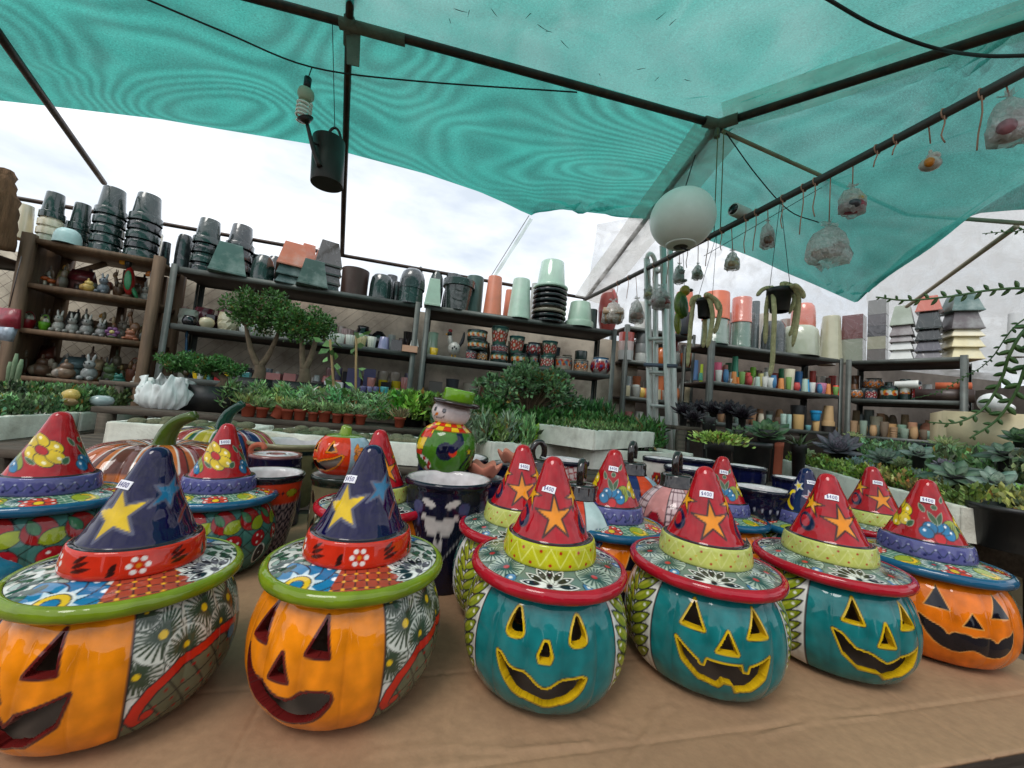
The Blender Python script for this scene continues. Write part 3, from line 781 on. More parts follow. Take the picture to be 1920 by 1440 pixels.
# ================================================================ the setting
def rect_grid(name, P00, P10, P11, P01, nu, nv, mat_, disp=0.0, seed=0, parent=None, smooth=True):
    u = np.linspace(0, 1, nu)[None, :, None]; v = np.linspace(0, 1, nv)[:, None, None]
    P = [np.array(p, float) for p in (P00, P10, P11, P01)]
    G = P[0] * (1 - u) * (1 - v) + P[1] * u * (1 - v) + P[2] * u * v + P[3] * (1 - u) * v
    n = np.cross(P[1] - P[0], P[3] - P[0]); n /= np.linalg.norm(n)
    r = np.random.default_rng(seed)
    if disp:
        U, Vv = np.meshgrid(np.linspace(0, 1, nu), np.linspace(0, 1, nv)); H = 0
        for k in range(7):
            f = r.uniform(2, 16, 2); H = H + np.sin(U * f[0] + Vv * f[1] * (1 if k % 2 else -1) + r.uniform(0, 6)) / (1 + k * .5)
        G = G + n * (H * disp)[..., None]
    V = G.reshape(-1, 3)
    i = np.arange(nv - 1)[:, None]; j = np.arange(nu - 1)[None]
    F = np.stack([i * nu + j, i * nu + j + 1, (i + 1) * nu + j + 1, (i + 1) * nu + j], -1).reshape(-1, 4)
    return mk(name, V, F, mat_, parent, smooth)

GROUND = mat('packed_earth', (112, 98, 82), rough=.95, var=.25, scale=3, dirt=(70, 60, 50), dscale=1.5, damt=.6, bump=.4, bscale=30)
struct(mk('ground', [(-400, -400, 0), (400, -400, 0), (400, 400, 0), (-400, 400, 0)], [(0, 1, 2, 3)], GROUND, smooth=False))
U_ = np.array([.972, .235, 0]); V_ = np.array([-.235, .972, 0])       # along the stall table and the back wall, and away from the viewer

# --- back wall (plastered blocks) behind the racks
PLASTER = mat('stained_plaster', (186, 176, 158), rough=.9, var=.18, scale=5, dirt=(84, 72, 62), dscale=2.6, damt=.8, bump=.35, bscale=45)
wa = np.array([-5.6, 3.02, 0]); wb = np.array([1.62, 4.99, 0])
def wall_slab(name, a, b, h, th, m, label):
    d = (b - a) / np.linalg.norm(b - a); n = np.array([-d[1], d[0], 0]) * th
    V = [a, b, b + n, a + n] ; V = [*V, *[p + [0, 0, h] for p in V]]
    return tag(mk(name, V, [(0,3,2,1),(4,5,6,7),(0,1,5,4),(1,2,6,5),(2,3,7,6),(3,0,4,7)], m, smooth=False), label, 'wall')
wall_slab('plastered_wall', wa, wb, 2.22, .16, PLASTER, 'stained beige plastered wall behind the shelf racks on the left')
wc = np.array([1.75, 5.45, 0]); wd = np.array([7.4, 5.77, 0])
wall_slab('block_wall', wc, wd, 2.40, .16, mat('dark_block', (92, 84, 76), rough=.9, var=.2, dirt=(50, 44, 40), bump=.3), 'shaded grey wall low behind the right hand racks')
wall_slab('block_wall', np.array([6.9, 5.7, 0]), np.array([4.9, .6, 0]), 2.1, .16, MATS['dark_block'], 'shaded grey side wall at the far right behind the cabinet')
# chicken wire stretched in front of the plaster
m = MB(); wdv = (wb - wa); L = np.linalg.norm(wdv); wdv = wdv / L; wn = np.array([wdv[1], -wdv[0], 0]) * .03
for k in range(-14, 30):
    for sg in (1, -1):
        x0 = k * .11; x1 = x0 + sg * 1.35; z0, z1 = .85, 2.2
        t0, t1 = 0, 1
        p0 = wa + wdv * x0 + wn + [0, 0, z0]; p1 = wa + wdv * x1 + wn * (1.1 if sg > 0 else 1.0) + [0, 0, z1]
        if min(x0, x1) < 0 or max(x0, x1) > L: continue
        m.add(*bar(p0, p1, .0022))
tag(m.build('wire_mesh', mat('rusty_wire', (122, 112, 102), rough=.6, metal=.4), smooth=False), 'diamond wire mesh stretched over the plastered wall', 'wire mesh')

# --- the row of stalls across the aisle, behind the viewer
STALL = mat('stall_front', (92, 86, 80), rough=.8, var=.3, scale=1.2, dirt=(50, 46, 44), dscale=.8, damt=.7)
for k, (x0, x1, h, y) in enumerate(((-9.5, -5.3, 2.5, -5.6), (-4.6, -1.6, 2.3, -5.2), (-.9, 1.5, 2.6, -5.4), (2.2, 5.0, 2.4, -5.1), (5.4, 9.0, 2.6, -5.6))):
    t = thing('stall_building', '%s market stall front across the aisle behind the viewer' % ('leftmost', 'second from left', 'middle', 'second from right', 'rightmost')[k], 'stall', ((x0 + x1) / 2, y, 0), 0, 'stalls across the aisle'); hw = (x1 - x0) / 2
    mk('wall', *boxg((-hw, -2.0, 0), (hw, -.02, h)), STALL, t, False)
    mk('awning', [(-hw, 0, h - .1), (hw, 0, h - .1), (hw, .7, h - .4), (-hw, .7, h - .4), (-hw, 0, h - .13), (hw, 0, h - .13), (hw, .7, h - .43), (-hw, .7, h - .43)], [(0,1,2,3),(7,6,5,4),(3,2,6,7)], mat('awning_cloth', (70, 84, 96), rough=.9), t, False)
    mk('counter', *boxg((-hw + .1, .0, 0), (hw - .1, .5, .85)), WOOD_OLD, t, False)
    mk('door', *boxg((-.45, -.018, 0), (.45, .0, 2.0)), mat('stall_door', (60, 66, 70), rough=.6), t, False)

# --- roof frame of steel pipes
J = at(1345, 236, 2.6); R0 = at(655, 45, 2.13); Rz = .5 * (J[2] + R0[2]); J[2] = Rz
dR = (R0 - J); dR[2] = 0; dR /= np.linalg.norm(dR)
R0 = J + dR * np.linalg.norm((R0 - J)[:2]); RL = J + dR * 4.2
Q1 = at(1920, 50, 1.84); Q1[2] = Rz; dQ = Q1 - J; dQ /= np.linalg.norm(dQ); QR = J + dQ * 3.2
EAVE = at(1100, 558, 4.6); EV2 = at(640, 490, 3.9); EV2[2] = EAVE[2]; dE = EV2 - EAVE; dE /= np.linalg.norm(dE)
EL = EAVE + dE * 6.0
def pipe(label, a, b, r, m=METAL_DARK, name='roof_pipe', bend=0.0, n=10, seg=9):
    t = np.linspace(0, 1, seg)[:, None]; P = np.array(a) * (1 - t) + np.array(b) * t
    P[:, 2] -= bend * np.sin(PI * t[:, 0])
    V, F = tube(P, r, n); return tag(mk(name, V, F, m), label, 'pipe', 'pipes of the roof frame')
pipe('dark ridge pipe crossing overhead from upper left to the roof joint', RL, J, .024, bend=-.01)
pipe('dark roof pipe running from the joint to the upper right corner', J, QR, .026)
pipe('dark sloping pipe from the roof joint down behind the globe lamp', J, EAVE, .021)
rf = at(655, -40, 1.86); rf2 = R0 + (R0 - EV2) * .35
pipe('straight upright looking pipe beside the hanging watering can', EV2, rf2, .021)
pl0 = at(195, 343, 3.5); pl1 = at(-25, 32, 1.9)
pipe('leaning pipe crossing the upper left corner of the sky', pl0, pl1, .022)
pipe('thin rusty pipe along the wall top behind the pots', EAVE + [0, 0, -.01], EL, .018)
G0 = at(1096, 562, 4.55); G1 = at(1925, 128, 1.45)
pipe('long grey beam hung with little bags of figurines', G0, G1 + (G1 - G0) * .15, .021, mat('grey_pipe', (84, 80, 78), rough=.5, metal=.4, var=.15, dirt=(60, 50, 44), damt=.4), bend=.02, seg=14)
K1 = at(1700, 402, 3.1); K2 = at(1935, 420, 2.4)
PALE = mat('pale_pole', (176, 166, 142), rough=.7, var=.15, dirt=(90, 80, 60), damt=.5)
pipe('pale thin pole along the seam of the right net', J + [.03, .0, -.04], K1, .013, PALE)
pipe('pale thin pole end reaching the right edge of the picture', K1, K2, .014, PALE)
pipe('pale bamboo coloured pole leaning on the white plastic sheet', at(1905, 425, 2.55), at(1700, 575, 4.0), .017, PALE)
# couplings and ties at the joints
m = MB()
m.add(*tube([J + dR * .10, J - dR * .03], .034, 10)); m.add(*tube([J - dQ * .03, J + dQ * .12], .036, 10)); m.add(*tube([J + (EAVE - J) * -.01, J + (EAVE - J) * .04], .032, 10)); m.add(*tube([J + [0, 0, -.09], J + [0, 0, .01]], .02, 8))
tag(m.build('pipe_joint', mat('rag_wrap', (104, 110, 98), rough=.9, var=.25, bump=.5), smooth=True), 'rag wrapped joint where the roof pipes meet', 'pipe joint')
m = MB(); m.add(*tube([R0 + dR * .05, R0 - dR * .30], .031, 10)); m.add(*tube([R0 + (EV2 - R0) * -.02, R0 + (EV2 - R0) * .05], .029, 10))
p = R0 + (EV2 - R0) * .03; q = p + [0.045, -.02, -.20]
m.add([p + [.0, -.03, .0], p + [.08, -.03, -.01], q + [.05, -.01, 0], q + [-.02, -.01, .01]], [(0, 1, 2, 3)]); m.add([p + [.0, -.035, .0], p + [.08, -.035, -.01], q + [.05, -.015, 0], q + [-.02, -.015, .01]], [(3, 2, 1, 0)])
tag(m.build('cloth_tie', MATS['rag_wrap'], smooth=False), 'pale rag tied where the upright pipe crosses the ridge', 'cloth')

# --- green shade nets
def net_mat(key, dens=.9, tint=(.045, .40, .335), dark=1.0, film=0.0, bands=190.0, amp=.26):
    m = bpy.data.materials.new(key); n, b = nodes_of(m); n.nodes.remove(b); o = n.nodes['Material Output']
    tc = n.nodes.new('ShaderNodeTexCoord')
    def noise(sc, det, dist=0.0, stretch=None):
        z = n.nodes.new('ShaderNodeTexNoise'); z.inputs['Scale'].default_value = sc; z.inputs['Detail'].default_value = det; z.inputs['Distortion'].default_value = dist
        if stretch:
            mp = n.nodes.new('ShaderNodeMapping'); mp.inputs['Scale'].default_value = stretch; lk(n, tc.outputs['Object'], mp.inputs[0]); lk(n, mp.outputs[0], z.inputs['Vector'])
        else: lk(n, tc.outputs['Object'], z.inputs['Vector'])
        return z.outputs['Fac']
    def rng(x, a, b_, c, d):
        r = n.nodes.new('ShaderNodeMapRange'); r.inputs[1].default_value = a; r.inputs[2].default_value = b_; r.inputs[3].default_value = c; r.inputs[4].default_value = d; lk(n, x, r.inputs[0]); return r.outputs[0]
    def mul(a, b_):
        q = n.nodes.new('ShaderNodeMath'); q.operation = 'MULTIPLY'; lk(n, a, q.inputs[0])
        if isinstance(b_, float): q.inputs[1].default_value = b_
        else: lk(n, b_, q.inputs[1])
        return q.outputs[0]
    # two woven layers lying over each other: their threads beat in broad bent bands
    w = n.nodes.new('ShaderNodeTexWave'); w.wave_type = 'BANDS'; w.bands_direction = 'DIAGONAL'; w.inputs['Scale'].default_value = 1.15; w.inputs['Distortion'].default_value = 16.0
    w.inputs['Detail'].default_value = 1.2; w.inputs['Detail Scale'].default_value = .30; w.inputs['Detail Roughness'].default_value = .45; lk(n, tc.outputs['Object'], w.inputs['Vector'])
    beat = n.nodes.new('ShaderNodeTexNoise'); beat.inputs['Scale'].default_value = .55; beat.inputs['Detail'].default_value = 1.0; beat.inputs['Distortion'].default_value = .5
    mpb = n.nodes.new('ShaderNodeMapping'); mpb.inputs['Scale'].default_value = (.8, 1.7, 1.7); lk(n, tc.outputs['Object'], mpb.inputs[0]); lk(n, mpb.outputs[0], beat.inputs['Vector'])
    ph = mul(beat.outputs['Fac'], float(bands)); sn = n.nodes.new('ShaderNodeMath'); sn.operation = 'SINE'; lk(n, ph, sn.inputs[0])
    env = rng(noise(.8, 2, 0), .35, .65, .25, 1.0)
    am = n.nodes.new('ShaderNodeMath'); am.operation = 'MULTIPLY_ADD'; lk(n, mul(sn.outputs[0], env), am.inputs[0]); am.inputs[1].default_value = amp; am.inputs[2].default_value = 1.0
    fine = mul(rng(noise(80, 3, 0, (1, 6, 1)), .3, .7, .72, 1.28), rng(noise(80, 3, 0, (6, 1, 1)), .3, .7, .82, 1.18))
    cloud = rng(noise(1.1, 3, .4), .3, .7, .9, 1.1)
    v = mul(mul(am.outputs[0], fine), cloud)
    v = mul(v, float(dark))
    col = n.nodes.new('ShaderNodeMixRGB'); col.blend_type = 'MULTIPLY'; col.inputs[0].default_value = 1.0; col.inputs[1].default_value = (*tint, 1); lk(n, v, col.inputs[2])
    tr = n.nodes.new('ShaderNodeBsdfTranslucent'); lk(n, col.outputs[0], tr.inputs[0])
    df = n.nodes.new('ShaderNodeBsdfDiffuse'); lk(n, col.outputs[0], df.inputs[0])
    m1 = n.nodes.new('ShaderNodeMixShader'); m1.inputs[0].default_value = .72; lk(n, df.outputs[0], m1.inputs[1]); lk(n, tr.outputs[0], m1.inputs[2])
    cl = n.nodes.new('ShaderNodeBsdfTransparent')
    hole = rng(noise(2.2, 5, 1.2), .35, .72, 1 - dens, 1 - dens + .02 + film)
    m3 = n.nodes.new('ShaderNodeMixShader'); lk(n, hole, m3.inputs[0]); lk(n, m1.outputs[0], m3.inputs[1]); lk(n, cl.outputs[0], m3.inputs[2])
    lk(n, m3.outputs[0], o.inputs['Surface'])
    return m
def loft(name, top, bot, nu, nv, m, sag, wr=.012, seed=0, label='', pinch=None):
    def samp(pts, n):
        pts = np.array(pts, float); d = np.concatenate([[0], np.cumsum(np.linalg.norm(np.diff(pts, axis=0), axis=1))]); t = np.linspace(0, d[-1], n)
        return np.stack([np.interp(t, d, pts[:, k]) for k in range(3)], 1)
    A = samp(top, nu); B = samp(bot, nu); v = np.linspace(0, 1, nv)[:, None, None]
    G = A[None] * (1 - v) + B[None] * v
    U, Vv = np.meshgrid(np.linspace(0, 1, nu), np.linspace(0, 1, nv)); r = np.random.default_rng(seed); H = -sag * np.sin(PI * Vv) * np.sin(PI * U)
    for k in range(10):
        f = r.uniform(3, 26, 2); H = H + wr * np.sin(U * f[0] + Vv * f[1] * r.choice([-1, 1]) + r.uniform(0, 6)) / (1 + .4 * k) * np.sin(PI * np.clip(Vv, .02, .98)) ** .5
    if pinch:
        for (pu, pv, amp, nw) in pinch:                 # radiating pull folds round a tied corner
            dx = (U - pu) * 3; dy = (Vv - pv) * 1.3; rr = np.hypot(dx, dy); an = np.arctan2(dy, dx)
            H = H + amp * np.sin(an * nw) * np.exp(-rr * 2.6)
    G[..., 2] += H
    i = np.arange(nv - 1)[:, None]; j = np.arange(nu - 1)[None]
    F = np.stack([i * nu + j, i * nu + j + 1, (i + 1) * nu + j + 1, (i + 1) * nu + j], -1).reshape(-1, 4)
    return tag(mk(name, G.reshape(-1, 3), F, m), label, 'shade net', 'green shade nets of the roof')
npl = np.cross(dR, EAVE - J); npl /= np.linalg.norm(npl)            # plane of the rear roof slope
def on_slope(px, py, off=0.0):
    r = ray(px, py); t = npl.dot(J + npl * off - CAM) / npl.dot(r); return CAM + r * t
up_ = np.array([0, 0, .035])
ledge = [on_slope(x, y) for x, y in ((-420, 178), (-200, 180), (0, 190), (300, 222), (600, 272), (800, 326), (900, 360), (950, 382), (978, 396), (994, 402))]
ledge += [on_slope(x, y) for x, y in ((1004, 396), (1040, 391), (1100, 398), (1190, 408), (1222, 412))]
loft('shade_net', [RL + up_ - dR * 0, J + up_], ledge, 150, 46, net_mat('green_net_rear', .975, (.042, .32, .265), bands=270.0, amp=.26), .02, .012, 3, 'rippled green shade net sloping down over the sky on the left', [(.90, 1.0, .05, 9)])
o1 = J + up_; o2 = QR + up_; o3 = RL + up_
front_l = RL + np.array([.3, -1.5, -.1]); front_m = np.array([.6, .25, Rz - .1]); front_r = QR + np.array([.3, -.9, -.1])
loft('shade_net', [o3, o1, o2], [front_l, front_m, front_r], 110, 70, net_mat('green_net_top', .94, (.060, .33, .28), film=.07, bands=60.0, amp=.08), -.03, .016, 5, 'flat green shade net overhead littered with dry twigs', [(.57, 0, .02, 24)])
c1 = [J + up_ + (EAVE - J) * k for k in (0, .18, .36)]
redge = [on_slope(1222, 412), at(1330, 452, 3.9), at(1420, 486, 3.85), at(1510, 525, 3.7), at(1570, 553, 3.6), at(1602, 568, 3.55), at(1640, 530, 3.35), at(1700, 470, 3.15), at(1770, 425, 2.9), at(1835, 401, 2.7), at(1920, 395, 2.5), at(2100, 405, 2.1), at(2300, 420, 1.9)]
loft('shade_net', [J + up_ + (EAVE - J) * .12, o1, J + up_ + dQ * .35, J + up_ + dQ * .7, o2, o2 + dQ * .5], redge, 120, 50, net_mat('green_net_right', .96, (.055, .285, .245), .92, film=.04, bands=90.0, amp=.10), .03, .016, 9, 'creased green shade net hanging down on the right', [(.05, 0, .05, 16), (.42, 0, .045, 22), (.5, 1, .04, 10)])
# clear plastic strips laid along the pipes
STRIP = film_mat('clear_strip', (.80, .86, .80), .62, .25, .4, 6)
def strip(label, a, b, side, w, z=.055, mat_=STRIP):
    a = np.array(a); b = np.array(b); s = np.array(side, float); d = (b - a) / np.linalg.norm(b - a); s = s - d * s.dot(d); s /= np.linalg.norm(s); zz = np.array([0, 0, z])
    return tag(rect_grid('plastic_strip', a - s * w * .45 - zz, b - s * w * .45 - zz, b + s * w * .55 - zz, a + s * w * .55 - zz, 40, 6, mat_, .006, 4), label, 'plastic strip')
strip('clear plastic strip above the pipe to the upper right', J + dQ * .04, QR, np.cross(dQ, [0, 0, 1]), .30, -.02)
strip('clear plastic strip along the pipe behind the globe lamp', J, EAVE, np.cross(EAVE - J, [0, .5, 1]), .36, .03, film_mat('clear_strip_pale', (.88, .86, .82), .45, .25, .5, 7))
cr0 = on_slope(992, 404); cr1 = at(918, 522, 4.35)
V, F = tube([cr0, cr1], .004, 6); tag(mk('tie_cord', V, F, mat('white_cord', (205, 205, 205), rough=.7)), 'pale cord pulling the net corner down to the pots', 'cord')
strip('thin see-through plastic ribbon beside the pale net cord', at(996, 410, 3.75), at(925, 522, 4.4), (1, 0, 0), .035, 0)
# white plastic sheeting that closes the right side
SHEET = film_mat('milky_sheet', (.97, .965, .955), .5, .35, .9, 5, .9)
tag(rect_grid('plastic_sheet', at(1085, 660, 6.0), at(1960, 700, 6.0), at(1990, 250, 6.0), at(1120, 420, 6.0), 70, 30, SHEET, .012, 8), 'milky white plastic sheet closing the stall behind the right racks', 'plastic sheet')
tag(rect_grid('plastic_sheet', at(1640, 690, 5.75), at(2300, 760, 3.5), at(2300, 330, 3.4), at(1610, 420, 5.8), 60, 30, film_mat('milky_sheet_side', (.96, .95, .92), .42, .4, .9, 5, .9), .014, 2), 'creamy white plastic sheet forming the right side wall', 'plastic sheet')

# --- shelf racks
RACKS = {}
def rack(key, name, label, L, Rt, levels, deep, post_w, m_board, m_post, thick=.03, overhang=.0, wood=False, zfloor=0.0):
    """L, Rt: front corners (x, y); levels: heights of the board tops"""
    L = np.array([L[0], L[1], 0.0]); Rt = np.array([Rt[0], Rt[1], 0.0]); d = Rt - L; Lg = np.linalg.norm(d); d /= Lg; nb = np.array([-d[1], d[0], 0])
    ang = math.atan2(d[1], d[0])
    t = thing(name, label, 'shelf rack', L, ang)
    zt = levels[0]
    for k, z in enumerate(levels):
        if wood:
            mk('shelf_board', *boxg((0, 0, z - thick), (Lg, deep, z)), m_board, t, False)
        else:
            b = mk('shelf_board', *boxg((.004, .006, z - thick), (Lg - .004, deep - .006, z)), m_board, t, False)
            mb = MB(); mb.box((0, -.003, z - thick - .012), (Lg, .003, z + .004)); mb.box((0, deep - .003, z - thick - .012), (Lg, deep + .003, z + .004))
            mb.build('edge_angle', m_post, b)
    xs = (0, Lg)
    for x in xs:
        for y in (0, deep):
            x0 = -post_w / 2 + x; y0 = y - post_w / 2
            if wood: mk('post', *boxg((x0, y0 - .003, zfloor), (x0 + post_w, y0 + post_w, zt + .02 + .004)), m_post, t, False)
            else:
                mb = MB(); s = 1 if x == 0 else -1; q = 1 if y == 0 else -1
                mb.box((x - .004 * s - (0 if s > 0 else post_w), y - q * .008 - (0 if q > 0 else .004), zfloor), (x - .004 * s + (post_w if s > 0 else 0), y - q * .008 + (.004 if q > 0 else 0), zt + .02))
                mb.box((x - s * .009 - (0 if s > 0 else .004), y - q * .004 - (0 if q > 0 else post_w), zfloor), (x - s * .009 + (.004 if s > 0 else 0), y - q * .004 + (post_w if q > 0 else 0), zt + .02))
                mb.build('post', m_post, t)
    RACKS[key] = dict(L=L, d=d, nb=nb, lv=levels, Lg=Lg, deep=deep, top=t)
    return t
def shelf_pt(key, lv, px, back=.18, py=None):
    """point on a board of a rack that is seen in the column px, 'back' metres behind its front edge"""
    k = RACKS[key]; z = k['lv'][lv]; a = k['L'] + k['nb'] * back; b = a + k['d']
    py = 700 if py is None else py
    for _ in range(4):
        p = on_line(px, py, a, b); p[2] = z; py = pix(p)[1]
        p = on_line(px, py, a, b)
    p[2] = z; return p
A0, A1, A2 = at(325, 490, 3.2), at(793, 575, 3.75), at(1155, 624, 4.15)
ZA = [2.155, 1.675, 1.235]
rack('A', 'shelf_rack', 'grey angle steel rack with three long boards at the left', A0[:2], A1[:2] - np.array([.03, .008]), ZA, .46, .045, BOARD_DARK, METAL_GREY)
rack('B', 'shelf_rack', 'grey angle steel rack of painted pots in the middle', A1[:2] + np.array([.035, .008]), A2[:2], ZA, .46, .045, BOARD_DARK, METAL_GREY)
W0, W1 = at(57, 443, 2.9), at(318, 488, 3.2)
# brace under the board ends, plank sides of the wooden rack
tW = rack('W', 'wooden_rack', 'brown wooden rack of figurines with four boards', W0[:2] + np.array([0, 0]), W1[:2] - np.array([.06, .02]), [2.19, 1.845, 1.50, 1.145], .42, .06, WOOD_BROWN, WOOD_BROWN, .035, wood=True)
mk('side_panel', *boxg((-.062, .02, 0), (-.034, .40, 2.21)), WOOD_BROWN, tW, False)
mb = MB(); mb.add(*bar((.04, .30, 1.98), (.30, .30, 2.15), .035)); mb.build('brace', WOOD_BROWN, tW)
for xx in (.36, .62): mk('back_post', *boxg((xx, .425, 0), (xx + .05, .465, 2.15)), WOOD_BROWN, tW, False)
for zz in (1.60, 1.25): mk('back_rail', *boxg((.0, .468, zz), (RACKS['W']['Lg'], .49, zz + .07)), WOOD_BROWN, tW, False)
B0, B1 = at(1176, 606, 4.75), at(1303, 635, 5.0)
rack('C', 'shelf_rack', 'narrow grey rack of buckets behind the ladder', B0[:2], B1[:2], [2.37, 1.95, 1.50, 1.05], .40, .045, BOARD_DARK, METAL_GREY)
C0, C1 = at(1334, 642, 4.4), at(1580, 675, 4.75)
rack('D', 'shelf_rack', 'dark rack crowded with coloured cups at the right', C0[:2], C1[:2], [2.18, 1.735, 1.275], .50, .05, BOARD_DARK, METAL_GREY)
D0, D1 = at(1588, 680, 4.7), at(1813, 666, 3.95)
rack('E', 'shelf_rack', 'dark corner rack of square planters and clay pots', D0[:2], D1[:2], [2.16, 1.70, 1.27], .62, .05, BOARD_DARK, METAL_GREY)

# --- stall table with cardboard
T0 = on_z(1725, 1442, TABLE_Z) - U_ * 2.35; 
def uv(u, v, z=TABLE_Z): return np.array([0, 0, z]) + U_ * u + V_ * v
fe = float((on_z(1800, 1428, TABLE_Z)).dot(V_)); 
CARD = mat('brown_cardboard', (152, 120, 90), rough=.78, var=.09, scale=70, dirt=(118, 86, 62), dscale=2.4, damt=.65, bump=.12, bscale=90)
tb = thing('stall_table', 'wooden stall table under brown cardboard at the front', 'table', uv(0, 0, 0), math.atan2(U_[1], U_[0]))
TU0, TU1, TV0, TV1 = -1.75, 1.42, fe + .012, fe + 1.28
for k in range(8):
    v0 = TV0 + (TV1 - TV0) * k / 8
    mk('plank', *boxg((TU0, v0 + .004, TABLE_Z - .040), (TU1, v0 + (TV1 - TV0) / 8 - .004, TABLE_Z - .008)), WOOD_OLD, tb, False)
for x in (TU0 + .06, TU1 - .12):
    for y in (TV0 + .04, TV1 - .10): mk('leg', *boxg((x, y, 0), (x + .06, y + .06, TABLE_Z - .041)), WOOD_OLD, tb, False)
mk('apron', *boxg((TU0 + .02, TV0 + .02, TABLE_Z - .13), (TU1 - .02, TV0 + .038, TABLE_Z - .042)), WOOD_OLD, tb, False)
# three overlapping cardboard sheets, each gently warped
def sheet(u0, u1, v0, v1, z, label, rot, seed, res=(150, 90), lines=()):
    r = np.random.default_rng(seed); cu_ = r.uniform(u0 + .1, u1 - .1, 3); cv_ = (v0 + .095, v0 + .27, v0 + .62 * (v1 - v0)); ex = np.array([-.012, -.006, -.003, 0, .003, .006, .009, .012, .016])
    uu = np.sort(np.concatenate([np.linspace(u0, u1, res[0]), *[c + ex for c in cu_]])); vv = np.sort(np.concatenate([np.linspace(v0, v1, res[1]), *[c + ex for c in cv_]])); nu, nv = len(uu), len(vv); UU, VV = np.meshgrid(uu, vv)
    H = z + .0012 * np.sin(UU * 5 + seed) * np.sin(VV * 6 + 1) + .0010
    for c in cu_: H += -.0016 * np.exp(-((UU - c) / .004) ** 2) + .0004 * np.exp(-((UU - c - .009) / .005) ** 2)
    for c in cv_: H += -.0016 * np.exp(-((VV - c) / .004) ** 2) + .0004 * np.exp(-((VV - c - .009) / .005) ** 2)
    for pl in lines:                                      # folded creases followed from corner to corner
        q = [(float(on_z(*p, TABLE_Z).dot(U_)), float(on_z(*p, TABLE_Z).dot(V_))) for p in pl]; dd = np.full(UU.shape, 9.0)
        for a_, b_ in zip(q[:-1], q[1:]): dd = np.minimum(dd, sd_seg(UU, VV, a_, b_))
        H += .0015 * np.exp(-(dd / .0040) ** 2) - .0010 * np.exp(-((dd - .009) / .005) ** 2)
    for k in range(7):                                    # shallow wandering dents
        a0, b0, an = r.uniform(u0, u1), r.uniform(v0, v0 + .45), r.uniform(0, PI); dl = (UU - a0) * math.cos(an) + (VV - b0) * math.sin(an); dp = -(UU - a0) * math.sin(an) + (VV - b0) * math.cos(an) + .02 * np.sin(dl * 30)
        H += -.0014 * np.exp(-(dp / .005) ** 2) * np.exp(-(dl / .12) ** 2)
    ca, sa = math.cos(rot), math.sin(rot); cu, cv = (u0 + u1) / 2, (v0 + v1) / 2
    U2 = cu + (UU - cu) * ca - (VV - cv) * sa; V2 = cv + (UU - cu) * sa + (VV - cv) * ca
    G = U2[..., None] * U_ + V2[..., None] * V_; G[..., 2] = H
    top = G.reshape(-1, 3); bot = top - [0, 0, .004]
    i = np.arange(nv - 1)[:, None]; j = np.arange(nu - 1)[None]
    F = np.stack([i * nu + j, i * nu + j + 1, (i + 1) * nu + j + 1, (i + 1) * nu + j], -1).reshape(-1, 4)
    rim = [*range(nu), *[k * nu + nu - 1 for k in range(1, nv)], *[(nv - 1) * nu + k for k in range(nu - 2, -1, -1)], *[k * nu for k in range(nv - 2, 0, -1)]]
    n0 = len(top); S = [(a, a + n0, b + n0, b) for a, b in zip(rim, rim[1:] + rim[:1])]
    tag(mk('cardboard_sheet', np.concatenate([top, bot]), [*F.tolist(), *(F[:, ::-1] + n0).tolist(), *S], CARD), label, 'cardboard')
sheet(-.72, 1.36, fe, fe + 1.2, TABLE_Z - .0025, 'large creased cardboard sheet under the front row of pumpkin jars', .0, 3, (330, 190), (((1170, 1445), (1196, 1402), (1222, 1360), (1228, 1335), (1260, 1322)), ((1085, 1345), (1130, 1362), (1178, 1374)), ((700, 1410), (820, 1396), (960, 1404), (1100, 1392)), ((1420, 1380), (1520, 1350), (1640, 1340)), ((820, 1250), (850, 1300), (842, 1360))))
sheet(-1.75, -.70, fe - .01, fe + 1.2, TABLE_Z - .0065 + .0105, 'cardboard sheet under the largest pumpkin jar at the left', .0, 6)
m = MB()
for pts in (((1170, 1442), (1195, 1400), (1225, 1355), (1232, 1330)), ((1085, 1345), (1130, 1362), (1175, 1376))):
    pass
# ================================================================ pumpkin jars on the cardboard
def base_pt(px, py, r=.095):
    """centre of a round foot whose front edge is seen at the pixel"""
    p = on_z(px, py, TABLE_Z); d = p[:2] - CAM[:2]; d = d / np.linalg.norm(d)
    return np.array([p[0] + d[0] * r, p[1] + d[1] * r, TABLE_Z + .002])
def tip_pt(px, py, d, z=TABLE_Z + .002):
    p = at(px, py, d); p[2] = z; return p
jar('largest orange pumpkin jar with navy star hat, cut by the left edge', base_pt(206, 1392), -9, 'orange_a', 'fang', 'A', 'A', '$400', (-.02, .318, -.05), lid_turn=17, scale=.94)
jar('orange grinning pumpkin jar with navy star hat, second from left in front', base_pt(636, 1360), -15, 'orange_a', 'grin', 'A', 'A', '$450', (-.22, .318, .1))
jar('teal smiling pumpkin jar with bright yellow hat band, middle of front row', base_pt(1006, 1332), -5, 'teal', 'round', 'B', 'B2', '$400', (-.3, .318, -.1))
jar('teal gap-toothed pumpkin jar with red star hat, fourth in the front row', base_pt(1306, 1298), -11, 'teal', 'teeth', 'B', 'B', '$400', (-.3, .322, 0), lid_turn=-8)
jar('teal smiling pumpkin jar between the gap-toothed jar and the orange corner jar', base_pt(1545, 1260), -3, 'teal', 'smile', 'B', 'B', '$400', (-.5, .325, -.05), lid_turn=-14)
jar('orange pumpkin jar with painted black face and flower hat at the right corner', base_pt(1730, 1230), -18, 'orange_c', 'wave', 'C', 'C', '$400', (-.35, .325, -.1), carved=False, lid_turn=-6)
